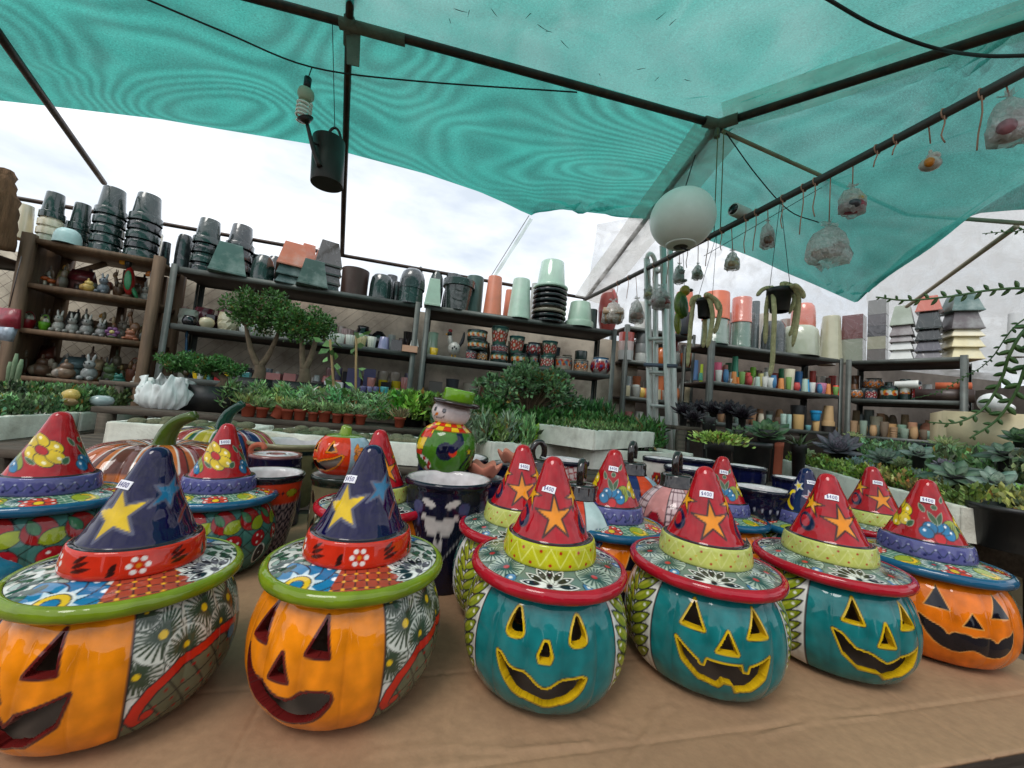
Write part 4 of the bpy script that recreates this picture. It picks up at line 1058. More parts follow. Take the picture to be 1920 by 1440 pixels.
# second row
jar('red flower-hat jar with blue brim at the far left behind the largest jar', tip_pt(112, 792, .84), 10, 'floral', None, 'C', 'C', None, carved=False, scale=.97, lid_turn=106)
jar('red flower-hat jar with blue brim between the two navy-hat jars', tip_pt(425, 812, .98), 6, 'floral', None, 'C', 'C', '$400', (.5, .325, .1), carved=False, scale=.95, lid_turn=100)
jar('red star-hat jar half hidden behind the orange grinning jar', tip_pt(716, 815, .98), 30, 'orange_c', 'wave', 'B', 'B', None, carved=False, variant='B', lid_turn=8)
jar('teal jar with red star hat behind the left of the middle jar', tip_pt(984, 850, .90), 20, 'teal', 'smile', 'B', 'B', '$400', (-.35, .325, -.1), lid_turn=-26)
jar('orange jar with red flower hat behind, between the middle and gap-toothed jars', tip_pt(1150, 862, 1.0), -12, 'orange_c', 'wave', 'C', 'C', '$400', (0, .325, -.1), carved=False)
jar('orange jar with red flower hat behind the right of the gap-toothed jar', tip_pt(1354, 855, 1.2), -16, 'orange_c', 'wave', 'C', 'C', '$400', (0, .325, -.1), carved=False, scale=.98)
jar('jar with navy crescent hat peeping out left of a red hat at right', tip_pt(1512, 890, 1.17), -22, 'teal', 'round', 'E', 'C', '$400', (.2, .33, -.1), variant='C', scale=.95)
jar('jar with red star hat behind, standing before the long foam box', tip_pt(1638, 890, 1.22), -25, 'teal', 'teeth', 'B', 'B', '$400', (0, .325, -.1))
# ================================================================ other painted ceramics on the table
def painted_lathe(name, prof, n, fn, parent=None, lobes=0, amp=0.0, me_only=False):
    """fn(P) paints; coordinates are arc length round the largest radius, and height"""
    prof = np.asarray(prof, float); V, F = lathe(prof, n)
    th = np.tile(np.linspace(0, 2 * PI, n, endpoint=False), len(prof)); th = np.where(th > PI, th - 2 * PI, th)
    r = np.hypot(V[:, 0], V[:, 1]); rm = prof[:, 0].max()
    if lobes: r = r * (1 + amp * (np.abs(np.cos(lobes * th / 2)) ** .6 - .6) * np.clip(r / rm, 0, 1))
    V = np.stack([r * np.sin(th), -r * np.cos(th), V[:, 2]], 1)
    row = np.repeat(np.arange(len(prof)), n)
    P = Paint(th * rm, V[:, 2], (200, 196, 190)); P.row = row; P.th = th; P.r = r; P.nr = len(prof); P.rm = rm
    fn(P)
    return mk(name, V, F, GLAZE, parent, True, np.clip(P.c, 0, 1))
def pot_prof(R, H, foot=.68, rim=.012, wall=.012, inner=.55, n=46):
    out = smooth_prof([(R * foot * .96, 0), (R * foot, .006), (R * (foot + .16), H * .35), (R * .95, H * .72), (R * .975, H - rim * 1.6)], n)
    top = [(R * 1.02, H - rim * 1.2), (R * 1.03, H - rim * .5), (R * 1.0, H), (R - wall * .8, H - .002), (R - wall * 1.4, H - rim)]
    inn = [(R * .86, H * .75), (R * .74, H * inner), (R * .4, H * inner * .86), (.0005, H * inner * .84)]
    return np.vstack([out, top, inn]), len(out)
def tpot(label, px, py, rx, d, style, zbase=None, name='painted_pot', foot=.68, n=170, lean=0.0):
    """painted pot whose rim centre is seen at the pixel with half width rx"""
    c = at(px, py, d); R = rx * d / FPX * cosphi(px); zb = TABLE_Z + .002 if zbase is None else zbase; H = c[2] - zb
    prof, no = pot_prof(R, H, foot, n=46 if n > 120 else 26)
    t = thing(name, label, 'pot', (c[0], c[1], zb), 0, None)
    inside = (206, 200, 200)
    def fn(P):
        R_, H_ = P.rm, H; rng = np.random.default_rng(int(px))
        if style == 'navy_motif':
            P.c[:] = s2l((20, 19, 42))
            for k in range(-3, 4):
                x = k * .19
                for sg in (-1, 1):
                    P.petal(x + sg * .012, H * .80, (.35 if sg > 0 else PI - .35), .042, .017, (190, 184, 180))
                    P.petal(x, H * .55, PI / 2 + sg * .75, .055, .042, (190, 184, 180)); P.dot(x + sg * .042, H * .70, .008, (190, 184, 180))
                    for q in range(4): P.dot(x + sg * (.062 + q * .008), H * (.78 - q * .12), .016, (66, 66, 104))
                    P.line([(x, H * .25), (x + sg * .095, H * .66)], (30, 28, 40), .010); 
                    for q in range(12): P.dot(x + sg * (.006 + q * .0078), H * (.27 + q * .035), .0028, (180, 176, 176))
                P.petal(x, H * .33, PI / 2, .07, .026, (190, 184, 180)); P.petal(x, H * .48, PI / 2, .03, .014, (16, 15, 30))
                for q in range(7): P.line([(x + .095, H * .30), (x + .06 + q * .012, H * .08)], (150, 146, 150), .0028)
        elif style == 'navy_lattice':
            P.c[:] = s2l((16, 17, 40)); P.mask = (P.y < H * .72).astype(float); P.lattice(.022, (108, 106, 110), .0042, (.2, 1.77)); P.mask = None
            for k in range(-20, 21): P.dot(k * .022, H * .78, .004, (150, 150, 160))
        elif style == 'navy_plain':
            P.c[:] = s2l((18, 22, 58))
            for k in range(-12, 13): P.dot(k * .04, H * .55, .014, (38, 52, 110)); P.dot(k * .04, H * .55, .004, (200, 200, 205))
        elif style == 'band_red':
            P.c[:] = s2l((24, 22, 40)); P.mask = (P.y < H * .64).astype(float); P.lattice(.015, (150, 128, 128), .004); P.mask = None
            P.field(np.abs(P.y - H * .78) - H * .125, (196, 56, 26)); P.field(np.abs(np.abs(P.y - H * .78) - H * .13) - .0018, (26, 24, 34))
            for k in range(-8, 9):
                x = k * .062; P.petal(x - .022, H * .78, 0, .044, .021, (150, 148, 30), (40, 34, 30)); P.star(x + .031, H * .78, .007, (26, 24, 40), n=4, line=None)
        elif style == 'dark_green':
            P.c[:] = s2l((108, 100, 74)); P.field(np.abs(P.y - H * .93) - H * .055, (26, 34, 28)); 
            for k in range(-4, 5):
                x = k * .105; P.dot(x, H * .52, .030, (22, 26, 22), (140, 130, 100), ry=.05); P.dot(x, H * .52, .017, (62, 66, 40), ry=.030); P.dot(x, H * .52, .006, (120, 90, 40))
                for q in range(12): P.dot(x + .034 * math.cos(q * .524), H * .52 + .056 * math.sin(q * .524), .0032, (220, 216, 200))
                P.petal(x + .05, H * .3, 1.2, .05, .02, (30, 34, 28), (150, 140, 110)); P.petal(x + .055, H * .62, 1.9, .05, .02, (30, 34, 28), (150, 140, 110))
        elif style == 'cream_dark':
            P.c[:] = s2l((120, 112, 78)); P.field(np.abs(P.y - H * .86) - H * .035, (24, 34, 30))
            for k in range(-5, 6): P.petal(k * .09, H * .62, 1.3, .06, .03, (30, 40, 34), (60, 60, 44))
        elif style == 'clay_top':
            P.c[:] = s2l((26, 22, 44))
            for k in range(-8, 9): P.dot(k * .05, H * .6, .016, (60, 60, 110))
        elif style == 'red_lattice':
            P.c[:] = s2l((206, 190, 186)); P.lattice(.020, (150, 30, 36), .004, (.3, 1.8))
            P.field(P.y - H * .2, (170, 28, 40))
        else:
            P.c[:] = s2l((214, 208, 198)); pal = [(176, 40, 34), (30, 90, 140), (210, 150, 30), (60, 110, 70), (190, 80, 40)]
            for k in range(26):
                P.flower(rng.uniform(-PI, PI) * P.rm, rng.uniform(.12, .85) * H, rng.uniform(.012, .024), 6, pal[k % 5], pal[(k + 2) % 5])
        rowc = P.row
        P.c[rowc >= no + 3] = s2l(inside)
        P.c[(rowc >= no) & (rowc <= no + 2)] = s2l({'band_red': (22, 20, 30), 'clay_top': (160, 96, 84), 'dark_green': (34, 42, 36), 'cream_dark': (150, 142, 110)}.get(style, (18, 18, 36)))
    painted_lathe('pot_body', prof, n, fn, t)
    t.rotation_euler = (0, lean, 0)
    return t, R, c
tpot('navy pot with pale bird-like motif and chipped white inside, below the snowman', 843, 894, 79, 1.0, 'navy_motif', n=260)
tpot('pot with red and yellow-leaf band and white inside, between left jars', 505, 884, 70, 1.10, 'band_red', n=240)
tpot('black and sand painted pot carrying the small orange pumpkin lantern', 642, 888, 56, 1.14, 'dark_green', n=220, foot=.8)
tpot('wide sand coloured pot with dark line behind the left jars', 545, 826, 78, 1.55, 'cream_dark')
tpot('navy pot with white inside peeping out behind the snowman', 850, 853, 66, 1.34, 'navy_plain')
tpot('navy pot holding the nearer scalloped terracotta cup', 906, 893, 40, 1.18, 'navy_plain')
tpot('navy pot holding the farther scalloped terracotta cup', 962, 868, 38, 1.34, 'navy_plain')
tpot('red and white checked pot behind the leftmost hook-capped ornament', 1058, 860, 46, 1.42, 'red_lattice')
tpot('small speckled pot rim left of the two dark blue bowls', 1238, 858, 33, 1.5, 'mixed')
tpot('dark blue pot with white inside nearest the stacked foam boxes', 1304, 859, 38, 1.62, 'navy_plain')
tpot('wide dark blue pot with white inside behind the hook-capped pink ornament', 1290, 876, 46, 1.36, 'navy_plain')
tpot('deep dark blue cup-shaped pot with white inside near the succulents', 1400, 873, 38, 1.62, 'navy_plain')
tpot('dark blue checked pot with wide white inside before the long foam box', 1428, 914, 56, 1.24, 'navy_lattice', n=220)
tpot('shallow dark blue pot with white inside at the end of the foam box', 1484, 895, 38, 1.46, 'navy_plain')
tpot('dark blue pot hidden among the red hats at the right', 1575, 938, 34, 1.4, 'navy_plain')
# upturned pot with a clay ring and a hole: its white glazed foot faces up
c = at(518, 851, 1.32); R = 52 * 1.32 / FPX * .85
t = thing('upturned_pot', 'upturned dark pot with white ringed clay base beside the red banded pot', 'pot', (c[0], c[1], TABLE_Z + .002))
H = c[2] - TABLE_Z
def fn(P):
    P.c[:] = s2l((24, 20, 46)); P.field(np.abs(P.y - H * .5) - .02, (60, 62, 110))
    P.c[P.y > H - .012] = s2l((150, 88, 80)); P.c[(P.y > H - .009) & (P.r < R * .82)] = s2l((214, 210, 212)); P.c[(P.y > H - .02) & (P.r < R * .36)] = s2l((150, 92, 88))
painted_lathe('pot_body', np.vstack([smooth_prof([(R * 1.15, 0), (R * 1.12, H * .4), (R * .98, H - .02)], 16), [(R, H - .012), (R * .98, H), (R * .84, H - .001), (R * .80, H - .004), (R * .6, H - .004), (R * .38, H - .004), (R * .34, H - .0), (R * .2, H - .002), (R * .16, H - .02), (.001, H - .02)]]), 120, fn, t)

# big ribbed pumpkins with stems
def ribbed_pumpkin(label, px, py, d, R, H, stem_col, pal, stem_dir, seed, stem_pts):
    c = at(px, py, d); t = thing('ribbed_pumpkin', label, 'ceramic pumpkin', (c[0], c[1], TABLE_Z + .002))
    prof = smooth_prof([(R * .55, 0), (R * .86, H * .12), (R, H * .42), (R * .93, H * .72), (R * .70, H * .93), (R * .40, H * .985), (R * .16, H * .94), (R * .05, H * .92), (.001, H * .92)], 70)
    n = 300; lob = 12
    def fn(P):
        P.c[:] = s2l(pal[0])
        for k in range(lob):
            t0 = (k + .5) * 2 * PI / lob; t0 = t0 - 2 * PI if t0 > PI else t0
            m_ = np.abs(((P.th - t0 + PI) % (2 * PI)) - PI) < PI / lob
            P.mask = m_.astype(float); P.field(np.full(len(P.x), -1.0), pal[k % len(pal)])
            P.mask = (m_ & (P.r > 0)).astype(float)
            xc = t0 * P.rm; w = P.rm * PI / lob
            P.dot(xc, H * .45, w * .55, pal[(k + 1) % len(pal)], (225, 220, 215), .004, ry=H * .16); P.flower(xc, H * .45, w * .4, 6, pal[(k + 2) % len(pal)], YEL)
            top = (P.y > H * .72) & m_
            P.mask = top.astype(float); sdv = np.abs(((P.th - t0 + PI) % (2 * PI)) - PI) * P.r - P.r * PI / lob * .62
            P.field(np.where(P.y > H * .72, sdv, 1), pal[(k + 3) % len(pal)]); P.field(np.where(P.y > H * .72, sdv, 1), (216, 212, 206), .004)
            P.mask = None
            P.field((np.abs(np.abs(((P.th - t0 + PI) % (2 * PI)) - PI) - PI / lob) * P.r) - .0022, (30, 26, 28))
    painted_lathe('pumpkin_body', prof, n, fn, t, lobes=lob, amp=.13)
    S = [np.array([0, 0, H * .90])] + [np.array(q) for q in stem_pts]
    S = smooth_prof([np.array(q) for q in S], 14)
    V, F = tube(S, np.linspace(R * .15, R * .07, len(S)) * np.r_[1.3, np.ones(len(S) - 1)], 12); C = np.tile(s2l(stem_col), (len(V), 1)); mk('stem', V, F, GLAZE, t, col=C)
    return t
ribbed_pumpkin('big ribbed orange and maroon ceramic pumpkin with curved olive green stem', 300, 870, 1.17, .205, .265, (70, 88, 26), [(190, 104, 44), (128, 40, 36), (176, 88, 40), (98, 50, 38)], 1, 2, [(.01, 0, .285), (.035, 0, .325), (.085, .0, .350)])
ribbed_pumpkin('big ribbed multicoloured ceramic pumpkin with dark green stem behind', 412, 850, 1.52, .20, .285, (22, 66, 52), [(30, 84, 54), (22, 34, 84), (150, 44, 36), (176, 160, 40)], 1, 5, [(.0, 0, .30), (.02, 0, .345), (.065, .0, .385)])
# small curled clay handle by the big pumpkin
p0 = at(478, 868, 1.3); V, F = tube(smooth_prof([p0, at(470, 845, 1.3), at(478, 835, 1.3), at(492, 834, 1.3), at(497, 842, 1.3)], 14), .009, 8); 
pz = p0.copy(); V2, F2 = tube([np.array([pz[0], pz[1], TABLE_Z + .002]), pz], [.03, .02], 12)
mb = MB(); mb.add(V, F); mb.add(V2, F2); tag(mb.build('curled_handle', CLAY, smooth=True), 'curled brown clay handle between the big pumpkin and the ringed pot', 'clay handle')

# orange pumpkin lantern on the pot
c = at(645, 840, 1.14); R = 50 * 1.14 / FPX; zb = at(642, 888, 1.14)[2] + .001
t = thing('pumpkin_lantern', 'small glossy orange pumpkin lantern with green stem on a painted pot', 'pumpkin lantern', (c[0], c[1], zb), math.radians(-24)); sc = R / .141
def lantern_body():
    nd, m_ = 200, 90; BP = smooth_prof([(.055, 0), (.10, .012), (.135, .06), (.141, .105), (.130, .155), (.095, .195), (.045, .208), (.012, .203), (.001, .202)], m_)
    polys = [np.array([(-.070, .128), (-.034, .122), (-.050, .172)]), np.array([(.030, .124), (.078, .130), (.050, .176)]), rounded([(-.115, .105), (-.09, .085), (-.05, .075), (-.035, .085), (-.015, .068), (.01, .082), (.06, .092), (.115, .118), (.10, .075), (.07, .045), (.02, .028), (.0, .036), (-.03, .028), (-.08, .05)], 1)]
    th = np.linspace(-PI, PI, nd, endpoint=False); TH = np.repeat(th[None], len(BP), 0); Z = np.repeat(BP[:, 1][:, None], nd, 1); Rr = np.repeat(BP[:, 0][:, None], nd, 1)
    Rr = Rr * (1 + .02 * (np.abs(np.cos(6 * TH)) ** .6 - .6))
    V = np.stack([Rr * np.sin(TH), -Rr * np.cos(TH), Z], -1).reshape(-1, 3); s_ = (TH * .135).ravel(); z_ = Z.ravel(); row = np.repeat(np.arange(len(BP)), nd)
    low = row < int(.88 * len(BP)); sd = np.full(len(s_), 1e9)
    for q in polys: sd = np.minimum(sd, sd_poly(s_, z_, q))
    P = Paint(s_, z_, (206, 52, 14)); P.aa = .0012
    for sg in (-1, 1):
        P.mask = (sg * TH.ravel() > 1.05).astype(float); P.field(np.full(len(s_), -1.0), (150, 176, 190))
        for k in range(5): P.petal(sg * .165, .12, PI / 2 * (1 - sg) + sg * (1.2 - k * .6), .055, .026, (226, 130, 26), DK)
        P.mask = None
    P.c[z_ > .196] = s2l((96, 130, 40)); P.field(np.where(low, sd - .007, 1), (40, 30, 24)); P.field(np.where(low, sd - .005, 1), (222, 128, 20))
    sd = np.where(low, sd, 1)
    i = np.arange(len(BP) - 1)[:, None]; j = np.arange(nd)[None]; k = (j + 1) % nd
    Q = np.stack([i * nd + j, i * nd + k, (i + 1) * nd + k, (i + 1) * nd + j], -1).reshape(-1, 4); Q = Q[~(sd[Q] < 0).all(1)]
    return V, Q, P.c
V, F, C_ = lantern_body(); b = mk('pumpkin_body', V * sc, F, GLAZE, t, True, C_)
V2, F2 = lathe(smooth_prof([(.05, .01), (.115, .06), (.12, .11), (.09, .17), (.02, .19)], 20), 40); mk('lining', V2 * sc, F2[:, ::-1], mat('grey_lining', (150, 142, 134), rough=.5), t)
V, F = tube(np.array([(0, 0, .195), (.0, 0, .215), (.004, 0, .245), (.006, 0, .25)]) * sc, np.array([.045, .030, .027, .018]) * sc, 12); mk('stem', V, F, GLAZE, t, col=np.tile(s2l((120, 146, 34)), (len(V), 1)))

# snowman figure
c = at(832, 868, 1.16); t = thing('snowman_figure', 'glazed snowman figure with lime top hat and striped scarf', 'snowman figure', (c[0], c[1], at(832, 884, 1.16)[2]), 0, rot=(0, math.radians(3), math.radians(-26)))
prof = smooth_prof([(.04, 0), (.068, .010), (.086, .050), (.088, .085), (.074, .122), (.050, .142), (.040, .150)], 60)
def fn(P):
    x, y = P.x, P.y
    P.c[:] = s2l((66, 116, 30)); P.field(.018 - y + .006 * np.sin(x * 160) - .0, (66, 116, 30))
    for k in range(7): P.petal(.11 + k * .008, .022 + (k % 3) * .012, 1.3, .03, .008, (20, 40, 26))
    a = np.linspace(0, 1, 8)
    cane = np.stack([-.025 + .03 * np.sin(a * 3.2), .008 + .042 * a], 1); P.line(cane, (230, 226, 220), .012)
    for k in range(4): P.dot(cane[2 * k][0], cane[2 * k][1], .0062, (176, 24, 30))
    P.dot(.052, .072, .026, (18, 20, 52)); P.dot(.052, .072, .017, (14, 15, 40)); P.dot(.074, .072, .0125, (206, 50, 24)); P.line([(.07, .08), (.098, .105), (.09, .14)], (18, 20, 58), .022)
    P.dot(-.12, .085, .03, (18, 20, 60)); P.star(.128, .075, .014, (222, 190, 30))
    for r_ in range(4):
        for k in range(-14, 15):
            cc = ((206, 50, 22), (226, 186, 28))[(k + r_) % 2]
            x0 = k * .032; z0 = .150 - r_ * .011
            if r_ < 2 or -.06 < x0 < .0: P.poly([(x0, z0 - .012), (x0 + .032, z0 - .012), (x0 + .032, z0), (x0, z0)], cc, (120, 60, 30), .0012)
    P.poly([(-.062, .062), (-.02, .066), (-.006, .130), (-.05, .126)], (226, 186, 28), DK, .002); P.poly([(-.066, .05), (-.024, .052), (-.02, .068), (-.062, .064)], (206, 50, 22), DK, .002); P.poly([(-.052, .100), (-.01, .104), (-.006, .13), (-.05, .126)], (206, 50, 22), DK, .002)
painted_lathe('snow_body', prof, 220, fn, t)
h = bpy.data.objects.new('head', None)
prof = smooth_prof([(.022, .143), (.046, .150), (.058, .172), (.056, .192), (.046, .206), (.03, .212)], 36)
def fn(P):
    P.c[:] = s2l((214, 200, 196)); P.dot(-.020, .186, .0065, (20, 20, 24), ry=.008); P.dot(.014, .184, .006, (120, 120, 126), (20, 20, 24), .0022); P.petal(-.004, .176, -2.6, .02, .008, (220, 120, 30))
    P.line([(-.024, .166), (-.012, .161), (.004, .161), (.014, .167)], (30, 26, 28), .002); P.line([(.013, .163), (.016, .170)], (30, 26, 28), .002)
hd = painted_lathe('head', prof, 120, fn, t)
V, F = lathe(smooth_prof([(.03, .203), (.066, .204), (.072, .209), (.068, .216), (.045, .219), (.02, .22)], 20), 48); mk('hat_brim', V, F, GLAZE, t, col=np.tile(s2l((44, 28, 26)), (len(V), 1)), rot=(0, math.radians(4), 0))
V, F = lathe([(.046, .214), (.049, .219), (.046, .235), (.047, .248), (.044, .252), (.02, .2525), (.001, .2525)], 48); C_ = np.tile(s2l((104, 150, 28)), (len(V), 1)); mk('hat_crown', V, F, GLAZE, t, col=C_, rot=(0, math.radians(5), 0))

# scalloped terracotta cups
def scallop(label, px, py, d, zb):
    c = at(px, py, d); n = 60; R = .052
    prof = smooth_prof([(R * .55, 0), (R * .75, .004), (R * .95, .022), (R * 1.0, .034), (R * .9, .036), (R * .5, .026), (.001, .022)], 30); V, F = lathe(prof, n)
    a = np.arctan2(V[:, 1], V[:, 0]); r = np.hypot(V[:, 0], V[:, 1]); k = np.cos(6 * a); V[:, 2] += .008 * k * (r / R) ** 2; s = 1 + .10 * k * (r / R); V[:, 0] *= s; V[:, 1] *= s
    tag(mk('scalloped_cup', V, F, mat('pale_terracotta', (196, 122, 100), rough=.85, var=.1, dirt=(150, 90, 74), damt=.4), loc=(c[0], c[1], zb)), label, 'clay cup', 'scalloped clay cups')
scallop('scalloped terracotta cup beside the snowman, the nearer of two', 906, 884, 1.18, at(906, 893, 1.18)[2] + .001)
scallop('scalloped terracotta cup partly hidden by a red star hat', 962, 860, 1.34, at(962, 868, 1.34)[2] + .001)

# painted ball ornaments with dark caps and hooks
DCAP = mat('dark_glazed_cap', (34, 26, 24), rough=.10, coat=.5, var=.2)
def ornament(label, px, py, d, R, pal, style, capturn):
    """px, py: foot of the cap"""
    c = at(px, py, d); zc = c[2] - R * .97
    sp = MB(); V, F = lathe(smooth_prof([(R * .62, 0), (R * .66, .01), (R * .5, zc - R * .80 - TABLE_Z), (R * .5, zc - R * .80 - TABLE_Z)], 10), 28)
    tag(mk('stand_pot', V, F, CLAY, loc=(c[0], c[1], TABLE_Z + .002)), 'plain clay stand hidden under the ' + ' '.join(label.split(',')[0].split()[:6]), 'clay stand')
    t = thing('ball_ornament', label, 'ornament', (c[0], c[1], zc))
    a = np.linspace(-PI / 2 + .3, PI / 2 - .12, 60); prof = np.stack([R * np.cos(a), R * np.sin(a)], 1)
    def fn(P):
        P.c[:] = s2l(pal[0]); w = R * PI / 5
        for k in range(-5, 5):
            x0 = k * w
            if style == 'check':
                if k % 2: P.mask = ((P.x > x0) & (P.x < x0 + w)).astype(float); P.lattice(.018, (90, 50, 60), .0026, (0, PI / 2)); P.mask = None
                else:
                    P.mask = ((P.x > x0) & (P.x < x0 + w)).astype(float); P.field(np.full(len(P.x), -1.0), pal[1]); P.mask = None
                    for q in range(4): P.dot(x0 + w * .5 + .018 * math.cos(q * 1.57), R * .0 + .018 * math.sin(q * 1.57), .017, pal[2], DK)
            else:
                P.mask = ((P.x > x0) & (P.x < x0 + w)).astype(float); P.field(np.full(len(P.x), -1.0), pal[k % len(pal)]); P.mask = None
                P.flower(x0 + w * .5, R * .25, w * .34, 8, pal[(k + 1) % len(pal)], (200, 40, 36)); P.flower(x0 + w * .5, -R * .35, w * .34, 8, pal[(k + 2) % len(pal)], YEL)
            P.line([(x0, -R), (x0, R)], DK, .003)
    painted_lathe('ball', prof, 200, fn, t)
    rc = R * .41; V, F = lathe([(rc * 1.0, R * .88), (rc * 1.05, R * .90), (rc * 1.05, R * .93), (rc * 1.0, R * .95), (rc * .99, R * .98 + rc * .52), (rc * .95, R * .98 + rc * .62), (rc * .82, R * .98 + rc * .67), (rc * .4, R * .98 + rc * .70), (.001, R * .98 + rc * .70)], 40)
    cp = mk('cap', V, F, DCAP, t); z0 = R * .98 + rc * .62
    a = np.linspace(-.5, PI + .9, 16); L = np.stack([rc * .52 * np.cos(a) * math.cos(capturn), rc * .52 * np.cos(a) * math.sin(capturn), z0 + rc * .62 + rc * .72 * np.sin(a)], 1)
    V, F = tube(L, rc * .22, 10); mk('hook', V, F, DCAP, cp)
ornament('black-capped ball ornament left of the middle red hat, half hidden', 1007, 880, 1.2, .105, [(196, 190, 190), (30, 60, 110), (150, 40, 44)], 'flower', .5)
ornament('black-capped ball ornament directly right of the middle red hat', 1088, 928, .98, .105, [(176, 196, 196), (40, 70, 120), (196, 60, 36)], 'flower', 1.2)
ornament('orange flowered ball ornament with tall black hook', 1184, 884, 1.34, .12, [(206, 66, 26), (150, 176, 190), (190, 40, 36), (30, 40, 90)], 'flower', 1.0)
ornament('pink checked ball ornament with black hook left of the gap-toothed jar', 1268, 908, 1.12, .108, [(206, 176, 178), (196, 130, 128), (150, 20, 36)], 'check', .9)

# turquoise toy car planter cut by the left edge
c = at(-150, 1090, .68); t = thing('car_planter', 'turquoise painted car-shaped planter cut by the left edge', 'car planter', (c[0] - .01, c[1] + .02, TABLE_Z + .004), math.radians(12)); t.scale = (.92, .92, .88)
pts = rounded([(-.17, .03), (-.17, .085), (-.12, .10), (-.08, .185), (.04, .20), (.085, .175), (.115, .115), (.155, .09), (.16, .03)], 3)
def extr(pts, y0, y1, k=.82):
    n = len(pts); V = []
    for y, s in ((y0, k), (y0 + .02, 1), (y1 - .02, 1), (y1, k)): V += [(p[0] * s, y, .1 + (p[1] - .1) * s) for p in pts]
    F = [(r * n + i, r * n + (i + 1) % n, (r + 1) * n + (i + 1) % n, (r + 1) * n + i) for r in range(3) for i in range(n)]
    F += [tuple(range(n - 1, -1, -1)), tuple(3 * n + i for i in range(n))]; return V, F
V, F = extr(pts, -.085, .085); body = mk('car_body', V, F, mat('turquoise_glaze', (40, 112, 140), rough=.1, coat=.3, var=.25, scale=14, dirt=(20, 40, 60), damt=.5, bump=.05), t)
for x in (-.09, .085):
    for y in (-.088, .07):
        V, F = tube([(x, y, .040), (x, y + .018, .040)], .046, 24); w = mk('wheel', V, F, mat('black_glaze', (18, 18, 20), rough=.15), t)
        V, F = tube([(x, y - .003, .040), (x, y + .021, .040)], .018, 16); mk('hub', V, F, mat('white_glaze', (190, 190, 186), rough=.15), w)
for y in (-.088, .086): mk('window', [(-.06, y, .125), (.075, y, .125), (.05, y, .175), (-.04, y, .178), (-.06, y + .003, .125), (.075, y + .003, .125), (.05, y + .003, .175), (-.04, y + .003, .178)], [(3,2,1,0),(4,5,6,7),(0,1,5,4),(1,2,6,5),(2,3,7,6),(3,0,4,7)], MATS['black_glaze'], t, False)
# ================================================================ goods on the racks
PROF = {
 'cyl': [(.93,0),(.95,.01),(1,.99),(.97,1),(.9,1),(.88,.2),(.001,.2)], 'cylinv': [(1,0),(1,.06),(.985,.07),(.94,.97),(.90,1),(.001,1)],
 'taperinv': [(1,0),(1,.03),(.97,.05),(.72,.98),(.69,1),(.001,1)], 'taper': [(.70,0),(.72,.01),(.98,.98),(1,1),(.93,1),(.70,.25),(.001,.25)],
 'rimpot': [(.68,0),(.70,.01),(.86,.76),(1,.77),(1,.99),(.97,1),(.88,1),(.80,.7),(.001,.7)], 'riminv': [(1,0),(1,.22),(.98,.235),(.86,.24),(.70,.98),(.67,1),(.001,1)],
 'dome': [(1,0),(1.0,.3),(.95,.55),(.80,.80),(.52,.96),(.2,1),(.001,1)], 'bowl': [(.5,0),(.55,.02),(.86,.4),(1,.97),(.98,1),(.92,1),(.78,.45),(.001,.3)],
 'ball': [(.55,0),(.6,.02),(.93,.25),(1,.48),(.86,.82),(.74,.92),(.8,.99),(.76,1),(.68,1),(.6,.8),(.001,.6)], 'egg': [(.3,0),(.62,.05),(.92,.3),(1,.55),(.86,.82),(.5,.97),(.001,1)],
 'cup': [(.74,0),(.76,.01),(1,.97),(.98,1),(.93,1),(.74,.3),(.001,.3)], 'cupinv': [(1,0),(1,.10),(.96,.11),(.74,.98),(.70,1),(.001,1)],
 'wrapdome': [(.98,0),(1,.1),(.97,.6),(.88,.86),(.7,.97),(.3,1),(.001,1)],
 'ringinv': [(.93,0),(.99,.03),(1,.06),(.98,.10),(.92,.125),(.82,.13),(.66,.98),(.63,1),(.001,1)],
 'rings': [(.8,0),(.86,.06),(.74,.14),(.88,.22),(.76,.32),(.92,.42),(.80,.52),(.95,.62),(.84,.72),(1,.86),(.95,1),(.85,1),(.7,.6),(.001,.6)],
}
ITEMS = {}
